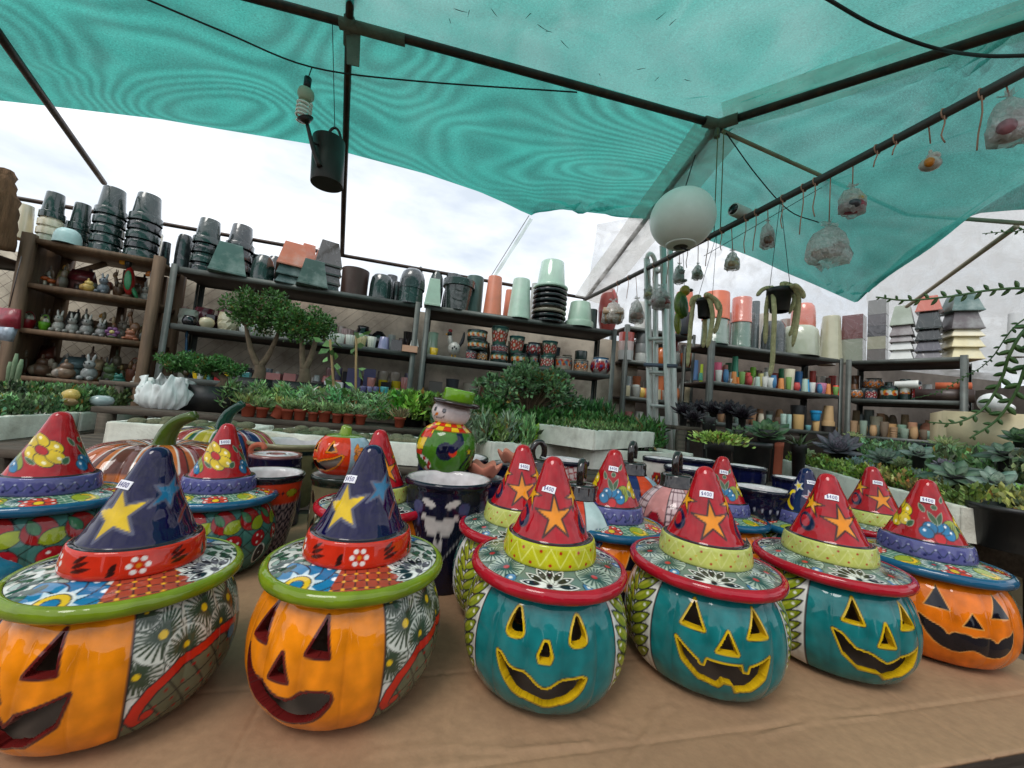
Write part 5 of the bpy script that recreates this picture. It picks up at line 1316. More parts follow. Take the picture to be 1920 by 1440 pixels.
def shape_mesh(kind, R, H, m, seed=0):
    key = (kind, round(R, 3), round(H, 3), m.name)
    if key in ITEMS: return ITEMS[key]
    sm = True
    if kind in ('sqinv', 'sq', 'box'):
        a, b = (1, .62) if kind == 'sqinv' else ((.72, 1) if kind == 'sq' else (1, .97))
        R2 = R * .93; lv = [(a, 0), (a, .06), (a * .965 if kind == 'sqinv' else a, .075), (b, .985), (b * .96, 1.0)]
        V = []; F = []
        for s, z in lv: V += [(-R2 * s, -R2 * s, z * H), (R2 * s, -R2 * s, z * H), (R2 * s, R2 * s, z * H), (-R2 * s, R2 * s, z * H)]
        for r in range(len(lv) - 1):
            for j in range(4): F.append((r * 4 + j, r * 4 + (j + 1) % 4, r * 4 + 4 + (j + 1) % 4, r * 4 + 4 + j))
        F.append((3, 2, 1, 0)); n = len(lv) * 4; F.append((n - 4, n - 3, n - 2, n - 1)); sm = False
    elif kind == 'facet':
        n = 12; V = []; F = []
        for r in range(6):
            z = r / 5; rr = R * (.72 + .28 * math.sin(PI * min(1, z * .62 + .12)))
            for j in range(n): aa = 2 * PI * (j + .5 * (r % 2)) / n; k = 1 + .05 * ((j + r) % 2); V.append((rr * k * math.cos(aa), rr * k * math.sin(aa), z * H))
        for r in range(5):
            for j in range(n): q = (j + 1) % n; F += [(r * n + j, r * n + q, r * n + n + (j if r % 2 == 0 else q)), (r * n + (j if r % 2 else q), r * n + n + q, r * n + n + j)] if False else [(r * n + j, r * n + q, r * n + n + q, r * n + n + j)]
        F.append(tuple(range(n - 1, -1, -1))); b0 = len(V)
        for j in range(n): aa = 2 * PI * j / n; V.append((R * .74 * math.cos(aa), R * .74 * math.sin(aa), H * .8))
        for j in range(n): q = (j + 1) % n; F.append((5 * n + j, 5 * n + q, b0 + q, b0 + j))
        F.append(tuple(b0 + j for j in range(n))); sm = False
    elif kind == 'ribbed':
        V, F = lathe(np.array(PROF['cup']) * [R, H], 48, 12, .06)
    else:
        P = np.array(PROF[kind], float) * [R, H]; V, F = lathe(P, 32)
    me = new_mesh(kind, V, F); me.polygons.foreach_set('use_smooth', np.full(len(me.polygons), sm)); me.materials.append(m); me.validate()
    if sm: me.set_sharp_from_angle(angle=math.radians(38))
    ITEMS[key] = me; return me
PLACE = {('W',0):'on the wooden rack top',('W',1):'on the wooden rack upper board',('W',2):'on the wooden rack middle board',('W',3):'on the wooden rack lowest board',
 ('A',0):'on the left steel rack top',('A',1):'on the left steel rack middle board',('A',2):'on the left steel rack low board',
 ('B',0):'on the second steel rack top',('B',1):'on the second steel rack middle board',('B',2):'on the second steel rack low board',
 ('C',0):'on the top board behind the ladder',('C',1):'on the second board behind the ladder',('C',2):'on the third board behind the ladder',('C',3):'on the bottom board behind the ladder',
 ('D',0):'on the cup rack top',('D',1):'on the cup rack middle board',('D',2):'on the cup rack bottom board',
 ('E',0):'on the corner rack top',('E',1):'on the corner rack middle board',('E',2):'on the corner rack bottom board'}
def item(rk, lv, x0, x1, h, kind, col, surf, desc, back=.14, cat='pot', z=0.0, rot=None, name=None, place=None, group=None):
    px = (x0 + x1) / 2; p = shelf_pt(rk, lv, px, back); d = depth_of(p); R = (x1 - x0) / 2 * d / FPX * cosphi(px); H = h * d / FPX
    m = pmat(col, surf); me = shape_mesh(kind, R, H, m)
    nm = name or {'sqinv': 'square_planter', 'sq': 'square_planter', 'box': 'box_planter', 'bowl': 'bowl', 'cup': 'cup_planter', 'cupinv': 'cup_planter', 'facet': 'faceted_planter', 'ribbed': 'ribbed_planter'}.get(kind, 'plant_pot')
    ang = math.atan2(RACKS[rk]['d'][1], RACKS[rk]['d'][0]) if kind in ('sqinv', 'sq', 'box') else RNG.uniform(0, 6)
    if rot is not None: ang += rot
    o = mk(nm, None, None, None, me=me, loc=(p[0], p[1], p[2] + .0015 + z), rot=(0, 0, ang))
    g = group or ('goods ' + PLACE[(rk, lv)])
    tag(o, desc + ' ' + (place or PLACE[(rk, lv)]), cat, g, order=px)
    return o, R, H, d
ORD = ['topmost', 'second from top', 'third from top', 'fourth from top', 'fifth from top', 'sixth from top', 'seventh from top', 'eighth from top', 'ninth from top']
def stack(rk, lv, x0, x1, h, n, top_h, kind, cols, surf, desc, back=.14, cat='pot', rot=0.0):
    """upturned pots nested in a stack: the top one shows whole, each lower one as a ring"""
    if not isinstance(cols, list): cols = [cols] * n
    px = (x0 + x1) / 2; d = depth_of(shelf_pt(rk, lv, px, back)); dz = (h - top_h) / max(1, n - 1) * d / FPX
    for k in range(n):
        item(rk, lv, x0, x1, top_h, kind, cols[k], surf, '%s of the %s' % (ORD[k], desc), back, cat, z=(n - 1 - k) * dz, rot=rot)
DG, DGR, BLK, MINT, TERRA, GREYG, CREAM, BRN = (26, 44, 40), (38, 44, 45), (16, 19, 20), (150, 178, 160), (190, 112, 86), (108, 124, 112), (206, 196, 170), (58, 38, 32)
# --- wooden rack, top
item('W', 0, 14, 62, 66, 'taperinv', CREAM, 'wrap', 'cream pot wrapped in film')
stack('W', 0, 62, 116, 98, 4, 50, 'riminv', [DG, CREAM, CREAM, (170, 170, 150)], 'wrap', 'green over cream stack')
stack('W', 0, 118, 166, 90, 3, 52, 'riminv', DG, 'wrap', 'shorter green pot stack', .2)
stack('W', 0, 163, 229, 126, 5, 54, 'riminv', DG, 'wrap', 'tall dark green stack')
stack('W', 0, 229, 296, 124, 5, 54, 'riminv', [DG, BLK, DG, BLK, DG], 'wrap', 'tall black and green stack', .12)
item('W', 0, 294, 318, 50, 'riminv', DGR, 'wrap', 'small film wrapped grey pot', .3)
item('W', 0, 96, 154, 30, 'dome', (176, 208, 206), 'plastic', 'pale turquoise upturned bowl', .04, 'bowl')
# --- left steel rack, top
stack('A', 0, 322, 354, 74, 2, 50, 'wrapdome', DGR, 'wrap', 'film wrapped pair', .22)
stack('A', 0, 352, 409, 104, 4, 48, 'riminv', [DG, BLK, DG, BLK], 'wrap', 'dark green pot stack')
stack('A', 0, 413, 469, 108, 4, 46, 'riminv', [DGR, BLK, DGR, BLK], 'wrap', 'grey and black stack', .26)
item('A', 0, 466, 486, 62, 'cylinv', DGR, 'wrap', 'narrow grey wrapped pot', .36)
item('A', 0, 388, 464, 58, 'sqinv', (66, 98, 90), 'marble', 'big grey green upturned square planter', .07, rot=.35)
item('A', 0, 488, 530, 66, 'dome', DGR, 'wrap', 'rear dark domed pot', .36)
item('A', 0, 467, 513, 52, 'dome', DG, 'wrap', 'front dark green domed pot', .10)
item('A', 0, 512, 572, 22, 'sqinv', (44, 72, 72), 'marble', 'lower dark teal square planter', .10, rot=.3)
item('A', 0, 512, 572, 38, 'sqinv', (44, 72, 72), 'marble', 'middle dark teal square planter', .10, z=.075, rot=.3)
item('A', 0, 511, 574, 46, 'sqinv', TERRA, 'marble', 'salmon upturned square planter over teal ones', .10, z=.165, rot=.3)
item('A', 0, 548, 588, 96, 'sqinv', TERRA, 'marble', 'rear tall salmon square planter', .38, rot=.3)
stack('A', 0, 578, 634, 98, 4, 48, 'sqinv', [(74, 70, 68), (62, 60, 60), (80, 76, 74), (62, 60, 60)], 'wrap', 'charcoal square planter stack', .2, rot=.35)
item('A', 0, 552, 614, 50, 'sqinv', (58, 82, 76), 'marble', 'veined dark green square planter', .04, rot=.3)
item('A', 0, 636, 688, 52, 'cyl', BRN, 'plastic', 'plain dark brown round planter')
item('A', 0, 690, 734, 50, 'wrapdome', DG, 'wrap', 'film wrapped green pot beside the brown one')
item('A', 0, 733, 748, 44, 'cyl', DGR, 'wrap', 'slim grey pot', .2)
item('A', 0, 744, 792, 32, 'cylinv', DG, 'wrap', 'green pot under a dark dome', .10)
item('A', 0, 745, 793, 40, 'dome', DGR, 'wrap', 'dark dome on a green pot', .10, z=.155)
item('A', 0, 774, 786, 90, 'egg', DG, 'wrap', 'tall rear dark green wrapped pot', .4)
# --- second steel rack, top
item('B', 0, 794, 827, 52, 'sqinv', MINT, 'plastic', 'tall mint square planter', .05, rot=-.0)
item('B', 0, 798, 826, 86, 'egg', DG, 'wrap', 'rear round dark green pot', .38)
item('B', 0, 826, 887, 58, 'rimpot', (40, 50, 48), 'wrap', 'wide black film wrapped pot', .10)
item('B', 0, 828, 860, 80, 'cylinv', DGR, 'wrap', 'rear grey wrapped pot', .38)
item('B', 0, 868, 902, 74, 'cylinv', (50, 78, 72), 'plastic', 'tall teal green round planter', .2)
item('B', 0, 904, 940, 76, 'taperinv', TERRA, 'plastic', 'tall salmon tapered planter', .12)
item('B', 0, 940, 962, 64, 'taperinv', TERRA, 'plastic', 'smaller rear salmon tapered planter', .34)
item('B', 0, 950, 994, 76, 'taperinv', MINT, 'marble', 'tall mint veined tapered planter', .08)
item('B', 0, 988, 1006, 84, 'taperinv', (160, 164, 160), 'plastic', 'thin grey tapered planter', .36)
stack('B', 0, 994, 1060, 120, 8, 54, 'ringinv', [MINT, BLK, BLK, BLK, BLK, (120, 114, 100), BLK, BLK], 'gloss', 'mint over black stack', .14)
item('B', 0, 1058, 1112, 48, 'riminv', MINT, 'plastic', 'mint upturned pot with wide rim', .10)
item('B', 0, 1096, 1118, 46, 'cylinv', DG, 'plastic', 'dark green pot half hidden by a mint pot', .3)
item('B', 0, 1118, 1156, 92, 'egg', (150, 58, 52), 'plastic', 'large brick red egg shaped planter', .30)
# --- left steel rack, middle and low boards
for a in [(331,370,34,'facet',(176,176,166),'gloss','pale grey faceted planter',.2),(358,398,44,'facet',(104,46,58),'gloss','maroon faceted planter',.36),(339,369,19,'ball',(28,28,32),'gloss','small black round planter',.05),
 (371,402,21,'egg',(196,184,152),'gloss','cream skull shaped planter',.06),(384,404,32,'box',(24,24,26),'gloss','black block planter',.3),(405,446,34,'facet',(196,186,158),'gloss','cream faceted planter',.12),(402,448,46,'bowl',(112,56,62),'gloss','wide maroon bowl',.38),
 (446,466,16,'bowl',(198,204,200),'gloss','low white dish',.1),(470,500,22,'box',(206,208,204),'gloss','white oblong dish',.14),(505,532,22,'bowl',(206,208,204),'gloss','white dish behind the bonsai',.14),(540,580,26,'cup',(40,40,44),'gloss','charcoal cup behind the bonsai',.2),
 (608,628,21,'ribbed',(208,212,202),'gloss','first white ribbed cup',.08),(628,645,20,'ribbed',(208,212,202),'gloss','second white ribbed cup',.08),(646,665,20,'ribbed',(208,212,202),'gloss','third white ribbed cup',.08),(665,686,22,'ribbed',(190,176,132),'gloss','beige ribbed cup',.08),
 (687,704,22,'ribbed',(206,210,196),'gloss','white ribbed cup next to the lavender pot',.08),(707,730,24,'cupinv',(126,126,158),'gloss','lavender spotted pot',.08),(731,753,21,'box',(26,26,28),'gloss','black box pot',.08),
 (608,624,22,'cyl',(70,70,74),'gloss','dark grey cup at the back',.3),(637,660,36,'ribbed',(170,132,128),'gloss','dusty pink ribbed pot',.32),(661,689,28,'bowl',(192,196,196),'gloss','white footed bowl',.24),(662,691,46,'ball',(24,24,26),'gloss','black lidded pot',.36),(693,722,40,'egg',(24,24,26),'gloss','black rounded pot',.32),
 (752,772,42,'taper',(30,26,28),'gloss','black tapered pot',.22)]:
    item('A', 1, *a[:3], a[3], a[4], a[5], a[6], a[7])
item('A', 1, 752, 783, 12, 'box', (196, 150, 124), 'clay', 'peach coloured block', .05, 'block'); item('A', 1, 766, 784, 14, 'sqinv', (196, 196, 192), 'clay', 'white wedge block', .05, 'block', z=.066)
for a in [(401,426,34,'box',(104,44,56),'gloss','maroon planter',.34),(428,451,34,'box',(26,26,28),'gloss','black planter',.34),(384,408,30,'box',(26,26,28),'gloss','black planter beside the yellow one',.24),(413,434,26,'ribbed',(74,72,104),'gloss','violet ribbed cup',.24),(434,454,25,'cyl',(52,98,98),'gloss','teal cup',.24),(455,475,27,'box',(26,26,28),'gloss','black cube behind the bonsai pot',.24),
 (358,398,20,'ribbed',(206,170,30),'gloss','yellow ribbed dish',.1),(400,423,20,'ribbed',(206,170,30),'gloss','smaller yellow ribbed dish',.1),(424,442,20,'cup',(206,206,200),'gloss','white cup beside the yellow dish',.1),(498,528,24,'box',(186,124,120),'gloss','pink oblong planter',.2),(530,556,26,'box',(186,124,120),'gloss','second pink oblong planter',.2),
 (584,599,28,'ball',(150,158,156),'gloss','grey white pot',.26),(600,619,28,'ball',(190,112,108),'gloss','salmon pink rounded pot',.26),(624,640,22,'ball',(200,118,112),'gloss','pink rounded pot',.26),(584,605,16,'box',(20,20,22),'gloss','black tray box',.06),(606,620,18,'box',(206,210,212),'gloss','white cube',.06),(622,643,18,'box',(206,210,212),'gloss','wider white cube',.06),
 (647,676,46,'box',(98,94,132),'gloss','tall violet block planter',.34),(678,702,48,'box',(84,84,124),'gloss','second tall violet block planter',.34),(685,702,32,'cup',(194,124,118),'gloss','pink tapered cup',.2),(703,725,46,'rings',(150,140,128),'gloss','ringed beige pot',.36),(726,747,46,'rings',(150,140,128),'gloss','second ringed beige pot',.36),
 (706,724,30,'cyl',(196,170,30),'gloss','yellow cup',.26),(711,731,26,'box',(18,18,20),'gloss','black camera-like box',.18),(731,749,30,'cyl',(196,170,30),'gloss','second yellow cup',.26),(749,766,38,'ribbed',(200,128,124),'gloss','pink ribbed tall cup',.24),(673,686,15,'cup',(98,96,136),'gloss','small violet cup',.06),(686,698,15,'cup',(120,120,156),'gloss','small lavender cup',.06),(698,710,16,'cup',(98,96,136),'gloss','next small violet cup',.06),
 (711,728,17,'cup',(70,160,164),'gloss','small turquoise cup',.06),(734,749,16,'cup',(210,110,100),'gloss','small coral cup',.06)]:
    item('A', 2, *a[:3], a[3], a[4], a[5], a[6], a[7])
# --- painted pots on the second steel rack
def shelf_painted(rk, lv, x0, x1, h, form, pal, desc, back=.14, z=0.0, motif='sun'):
    px = (x0 + x1) / 2; p = shelf_pt(rk, lv, px, back); d = depth_of(p); R = (x1 - x0) / 2 * d / FPX * cosphi(px); H = h * d / FPX
    base = np.array(PROF[form], float); P0 = smooth_prof(base[:-2] * [R, H], 30) if form in ('ball', 'egg') else np.vstack([np.stack([np.interp(np.linspace(0, 1, 22), base[:4, 1], base[:4, 0]) * R, np.linspace(0, 1, 22) * H], 1), base[4:] * [R, H]]) if form in ('taper', 'cup', 'cyl') else base * [R, H]
    t = thing('painted_pot', desc + ' ' + PLACE[(rk, lv)], 'pot', (p[0], p[1], p[2] + .0015 + z), RNG.uniform(-.3, .3) + (.2 if px < 960 else -.3), 'painted pots ' + PLACE[(rk, lv)])
    def fn(P):
        P.c[:] = s2l(pal[0]); P.aa = .002; k = max(3, int(2 * PI * P.rm / (H * .95)))
        for q in range(-k, k):
            x = q * 2 * PI * P.rm / k * .5 * 2 / 2
            if motif == 'sun':
                for s in (-1, 1): P.petal(x, H * .45, PI / 2 + s * 1.25, H * .55, H * .3, pal[2]); P.petal(x, H * .45, PI / 2 + s * .6, H * .45, H * .2, pal[3])
                P.dot(x, H * .5, H * .2, pal[1]); P.dot(x, H * .42, H * .1, (160, 40, 30))
            else:
                P.flower(x, H * .45, H * .34, 7, pal[1], pal[2]); P.petal(x + H * .3, H * .3, 1.2, H * .4, H * .2, pal[3]); P.dot(x + H * .35, H * .75, H * .1, pal[2])
        P.field(np.abs(P.y - H * .93) - H * .05, pal[4])
        P.c[P.row > P.nr - 4] = s2l((120, 110, 100))
    painted_lathe('pot_body', P0, 72, fn, t)
T1 = [(30, 50, 46), (206, 130, 24), (190, 196, 184), (58, 110, 84), (20, 30, 34)]; T2 = [(64, 100, 88), (170, 70, 50), (190, 190, 170), (120, 150, 110), (22, 66, 66)]; T3 = [(150, 140, 124), (196, 110, 24), (60, 110, 130), (170, 50, 40), (60, 60, 60)]; T4 = [(70, 90, 100), (150, 36, 40), (180, 180, 170), (60, 100, 80), (24, 30, 40)]; T5 = [(196, 190, 186), (170, 30, 36), (60, 60, 120), (50, 90, 130), (40, 110, 150)]
item('B', 1, 799, 818, 46, 'cyl', (150, 170, 150), 'gloss', 'tall pale green cylinder', .2); item('B', 1, 804, 821, 14, 'cup', (206, 170, 36), 'gloss', 'small yellow watering can', .05, 'watering can')
for a in [(872,893,19,'cyl',T4,'small dark painted pot at a stack foot',.10,0,'f'),(893,913,19,'cyl',T1,'second small dark painted pot at the stack foot',.10,0,'f'),(873,912,19,'cyl',T1,'painted lily pot in the middle of a stack',.10,.103,'sun'),(871,910,19,'cyl',T1,'painted lily pot at the top of a stack',.10,.206,'sun'),
 (918,952,20,'cyl',T1,'sunflower painted pot',.10,0,'sun'),(918,950,14,'cyl',T4,'dark painted ring between two pots',.12,.112,'f'),(915,950,34,'taper',T2,'tall green painted pot with flared rim',.12,.192,'f'),(956,989,22,'cyl',T1,'painted lily pot below a red one',.10,0,'sun'),(950,981,32,'taper',T2,'green painted tapered pot',.12,.125,'f'),
 (992,1008,21,'cyl',T3,'narrow painted pot with yellow flower',.12,0,'sun'),(983,1012,25,'ball',T4,'rounded red and grey painted pot',.14,.122,'f'),(1012,1038,24,'cyl',T2,'green painted pot under a flared one',.10,0,'f'),(1012,1043,28,'taper',T2,'flared green painted pot near the upright',.12,.137,'f'),(1039,1071,25,'cyl',T3,'beige painted pot with orange sunflower',.10,0,'sun'),(1074,1102,23,'cyl',T3,'white painted pot with orange ring flower',.10,0,'f'),(1105,1144,32,'ball',T5,'round white pot painted with red and blue flowers',.12,0,'f')]:
    shelf_painted('B', 1, *a[:3], a[3], a[4], a[5], a[6], a[7], a[8])
# --- figurines: shaped from rounded masses, one body each
def ellip(mb, c, r, col, nu=12, nv=8, rot=0.0):
    a = np.linspace(-PI / 2, PI / 2, nv); P = np.stack([np.cos(a), np.sin(a)], 1); P[0, 0] = P[-1, 0] = .02
    V, F = lathe(P, nu); V = V * np.array(r)
    ca, sa = math.cos(rot), math.sin(rot); V = np.stack([V[:, 0] * ca - V[:, 2] * sa, V[:, 1], V[:, 0] * sa + V[:, 2] * ca], 1)
    mb.add(V + np.array(c), F, s2l(col))
def figurine(kind, cols, s):
    m = MB(); c = cols + [cols[-1]] * 4
    if kind == 'rabbit':
        ellip(m, (0, 0, .35), (.33, .3, .35), c[0]); ellip(m, (.02, -.12, .80), (.24, .22, .22), c[0]); [ellip(m, (x, -.05, 1.12), (.07, .05, .22), c[1], rot=-x * 1.5) for x in (-.11, .13)]; [ellip(m, (x, -.28, .12), (.13, .16, .12), c[0]) for x in (-.2, .2)]; [ellip(m, (x, -.33, .85), (.03, .03, .04), (20, 20, 20)) for x in (-.08, .11)]
    elif kind == 'bird':
        ellip(m, (0, 0, .45), (.28, .24, .38), c[0], rot=.35); ellip(m, (-.16, -.03, .92), (.19, .17, .18), c[1]); ellip(m, (-.42, -.03, .93), (.24, .08, .09), c[2], rot=.15); ellip(m, (.32, .02, .20), (.32, .12, .08), c[3], rot=-.6); ellip(m, (.04, -.22, .45), (.2, .06, .26), c[3], rot=.4); ellip(m, (0, 0, .05), (.3, .22, .06), (90, 70, 50))
    elif kind == 'house':
        m.box((-.4, -.3, 0), (.4, .3, .55), s2l(c[0])); m.add([(-.5, -.38, .5), (.5, -.38, .5), (.5, .38, .5), (-.5, .38, .5), (-.5, 0, 1.0), (.5, 0, 1.0)], [(0, 1, 5, 4), (2, 3, 4, 5), (0, 4, 3), (1, 2, 5), (3, 2, 1, 0)], s2l(c[1])); m.box((-.12, -.32, 0), (.1, -.29, .36), s2l(c[2])); m.box((.2, .02, .7), (.32, .14, 1.12), s2l(c[2]))
    elif kind == 'mushroom':
        for x, h in ((-.22, .6), (.2, .45)): ellip(m, (x, 0, h * .4), (.1, .1, h * .5), c[1]); ellip(m, (x, 0, h), (.3, .28, .18), c[0])
        ellip(m, (0, 0, .05), (.5, .3, .07), c[2])
    elif kind == 'basket':
        V, F = lathe(np.array(PROF['bowl']) * [.5, .55], 16); m.add(V, F, s2l(c[0])); [ellip(m, (.25 * math.cos(k * 1.3), .2 * math.sin(k * 1.3), .62 + .1 * (k % 2)), (.17, .17, .16), c[1 + k % 2]) for k in range(5)]; V, F = tube([(.42 * math.cos(a), 0, .5 + .5 * math.sin(a)) for a in np.linspace(0, PI, 9)], .035, 6); m.add(V, F, s2l(c[0]))
    elif kind == 'frog':
        ellip(m, (0, 0, .3), (.42, .34, .3), c[0]); ellip(m, (0, -.2, .62), (.34, .26, .22), c[0]); [ellip(m, (x, -.26, .84), (.1, .1, .1), c[1]) for x in (-.17, .17)]; [ellip(m, (x, -.1, .12), (.18, .3, .12), c[0]) for x in (-.4, .4)]
    elif kind == 'deer':
        ellip(m, (.08, 0, .48), (.36, .18, .2), c[0]); [ellip(m, (x, y, .2), (.06, .06, .22), c[0]) for x in (-.15, .32) for y in (-.1, .1)]; ellip(m, (-.25, 0, .72), (.12, .12, .26), c[0], rot=.5); ellip(m, (-.36, -.02, .95), (.18, .11, .11), c[0], rot=.3); [ellip(m, (-.28, y, 1.08), (.04, .03, .1), c[1]) for y in (-.1, .1)]
    elif kind == 'bagged':
        ellip(m, (0, 0, .34), (.42, .36, .34), c[0]); ellip(m, (.08, -.05, .7), (.26, .24, .22), c[1]); ellip(m, (-.18, -.2, .3), (.2, .18, .24), c[2]); ellip(m, (.0, 0, .98), (.07, .07, .14), c[0])
    elif kind == 'bundle':
        [m.add(*bar((-.5 + .04 * k, -.1 + .07 * (k % 3), .08 + .09 * k), (.45 + .05 * k, -.1 + .07 * (k % 3), .42 + .10 * k), .16, .10), c=s2l(c[k % 3])) for k in range(5)]; ellip(m, (.45, 0, .75), (.2, .16, .22), c[1]); ellip(m, (-.5, 0, .3), (.16, .14, .16), c[0])
    elif kind == 'flower':
        [ellip(m, (.28 * math.cos(k * 1.047), -.1, .5 + .28 * math.sin(k * 1.047)), (.17, .1, .17), c[0]) for k in range(6)]; ellip(m, (0, -.15, .5), (.16, .1, .16), c[1]); ellip(m, (0, 0, .12), (.3, .25, .13), c[2])
    elif kind == 'rooster':
        ellip(m, (0, 0, .42), (.36, .26, .3), c[0]); ellip(m, (-.26, -.02, .76), (.14, .14, .3), c[0], rot=.25); ellip(m, (-.32, -.03, 1.02), (.14, .13, .12), c[1]); ellip(m, (-.30, -.03, 1.17), (.12, .04, .08), c[2]); ellip(m, (-.47, -.03, 1.0), (.08, .04, .04), (220, 160, 40)); [ellip(m, (.34 + .06 * k, 0, .66 + .13 * k), (.08, .06, .28), c[1], rot=-.5 + .2 * k) for k in range(3)]; ellip(m, (-.36, -.05, .88), (.05, .05, .09), c[2]); [ellip(m, (x, -.05, .08), (.05, .05, .1), (200, 150, 40)) for x in (-.08, .1)]
        [ellip(m, (.1 * k - .1, -.24, .4 + .06 * (k % 2)), (.05, .03, .05), c[1]) for k in range(3)]
    elif kind == 'peacock':
        ellip(m, (0, 0, .42), (.30, .2, .24), c[0], rot=.5); ellip(m, (-.28, 0, .78), (.10, .1, .28), c[0], rot=.4); ellip(m, (-.38, 0, 1.05), (.13, .1, .1), c[0]); ellip(m, (.42, .0, .28), (.5, .16, .14), c[1], rot=-.7); ellip(m, (0, 0, .08), (.3, .22, .09), (90, 80, 60))
    return np.concatenate(m.V) * s, m.F, np.concatenate(m.C)
FIGM = attr_mat('figurine_paint', rough=.35, coat=.2, bump=.1, bscale=50, var=.2)
def fig(rk, lv, x0, x1, h, kind, cols, desc, back=.12, rz=0.0, nm=None):
    px = (x0 + x1) / 2; p = shelf_pt(rk, lv, px, back); h = h * 1.18; s = h * depth_of(p) / FPX
    V, F, C_ = figurine(kind, cols, s / (1.25 if kind in ('rabbit', 'rooster') else 1.05))
    w = (x1 - x0) * depth_of(p) / FPX * cosphi(px); k = w / (V[:, 0].max() - V[:, 0].min()); V[:, 0] *= k; V[:, 1] *= min(1.0, k * 1.2); V[:, 2] -= V[:, 2].min()
    o = mk(nm or 'figurine', V, F, FIGM, loc=(p[0], p[1], p[2] + .001), col=C_, rot=(0, 0, math.atan2(RACKS[rk]['d'][1], RACKS[rk]['d'][0]) + rz))
    tag(o, desc + ' ' + PLACE[(rk, lv)], 'figurine', 'figurines ' + PLACE[(rk, lv)], order=px)
WH, BR, GY = (196, 194, 186), (110, 74, 52), (128, 128, 122)
fig('W', 1, 72, 106, 22, 'mushroom', [(176, 84, 36), (200, 190, 170), (90, 70, 50)], 'orange capped mushroom figurine'); fig('W', 1, 104, 126, 36, 'bagged', [(96, 90, 78), (120, 104, 88), (110, 76, 60)], 'film wrapped brown figurine'); fig('W', 1, 126, 174, 40, 'house', [(96, 60, 56), (96, 30, 36), (60, 44, 40)], 'maroon roofed house figurine', .2); fig('W', 1, 148, 177, 21, 'bagged', [(206, 170, 90), (222, 190, 110), (180, 140, 70)], 'yellow wrapped figurine', .05)
fig('W', 1, 180, 204, 32, 'rabbit', [(116, 124, 132), (150, 154, 158)], 'grey wrapped rabbit figurine', .07); fig('W', 1, 205, 233, 42, 'deer', [(110, 84, 56), (96, 64, 40)], 'brown deer figurine', .22); fig('W', 1, 212, 262, 66, 'bird', [(176, 44, 40), (26, 34, 34), (226, 160, 24), (46, 134, 84)], 'yellow billed toucan figurine in red and green', .12); fig('W', 1, 264, 304, 52, 'bird', [(60, 80, 50), (206, 204, 196), (216, 124, 34), (96, 76, 56)], 'white headed orange billed bird figurine', .18); fig('W', 1, 276, 300, 26, 'bagged', [WH, (170, 170, 164), (150, 150, 146)], 'white film wrapped figurine', .04)
fig('W', 2, 34, 66, 30, 'basket', [(150, 24, 36), (196, 190, 176), (170, 160, 140)], 'red basket figurine'); fig('W', 2, 69, 93, 27, 'basket', [(96, 160, 30), (196, 190, 176), (180, 170, 120)], 'lime green basket figurine', .1)
for k, (a, b, hh) in enumerate(((95, 120, 34), (121, 146, 32), (147, 174, 33), (176, 200, 28))): fig('W', 2, a, b, hh, 'rabbit', [(168 - 8 * k, 166 - 8 * k, 158 - 6 * k), (190, 188, 180)], ('first', 'second', 'third', 'fourth')[k] + ' grey white rabbit figurine from the left', .1)
fig('W', 2, 194, 226, 20, 'flower', [(110, 62, 110), (206, 190, 120), (80, 90, 60)], 'purple flower figurine', .04); fig('W', 2, 232, 262, 46, 'deer', [(120, 86, 60), (96, 64, 44)], 'brown fawn figurine'); fig('W', 2, 228, 262, 20, 'frog', [(170, 110, 84), (190, 140, 110)], 'peach frog figurine', .03); fig('W', 2, 260, 286, 30, 'bagged', [(110, 110, 100), (130, 128, 120), (90, 90, 86)], 'grey wrapped figurine')
for k, a in enumerate([(52, 96, 34, 'bagged', [(120, 92, 74), (104, 76, 60), (140, 120, 100)], 'big brown wrapped figurine'), (96, 142, 30, 'bagged', [(140, 116, 96), (120, 96, 80), (150, 140, 130)], 'tan wrapped figurine'), (112, 160, 38, 'house', [(110, 130, 130), (96, 116, 120), (80, 80, 80)], 'grey roofed house figurine'), (148, 182, 40, 'rabbit', [(150, 154, 152), (170, 172, 170)], 'silver wrapped rabbit figurine'), (184, 226, 34, 'frog', [(96, 120, 80), (120, 140, 90)], 'green wrapped frog figurine'), (206, 240, 18, 'frog', [(46, 116, 104), (60, 130, 120)], 'small teal frog figurine'), (232, 262, 44, 'basket', [(110, 64, 46), (140, 100, 80), (120, 90, 60)], 'brown basket figurine'), (246, 276, 30, 'rabbit', [WH, WH], 'white rabbit figurine')]):
    fig('W', 3, *a[:3], a[3], a[4], a[5], .05 if k % 2 else .2)
fig('B', 1, 831, 868, 46, 'rooster', [(196, 194, 188), (28, 28, 32), (150, 30, 36)], 'white and black rooster figurine with red comb')
fig('A', 2, 330, 364, 66, 'peacock', [(24, 86, 124), (50, 104, 84)], 'blue green peacock figurine', .1)
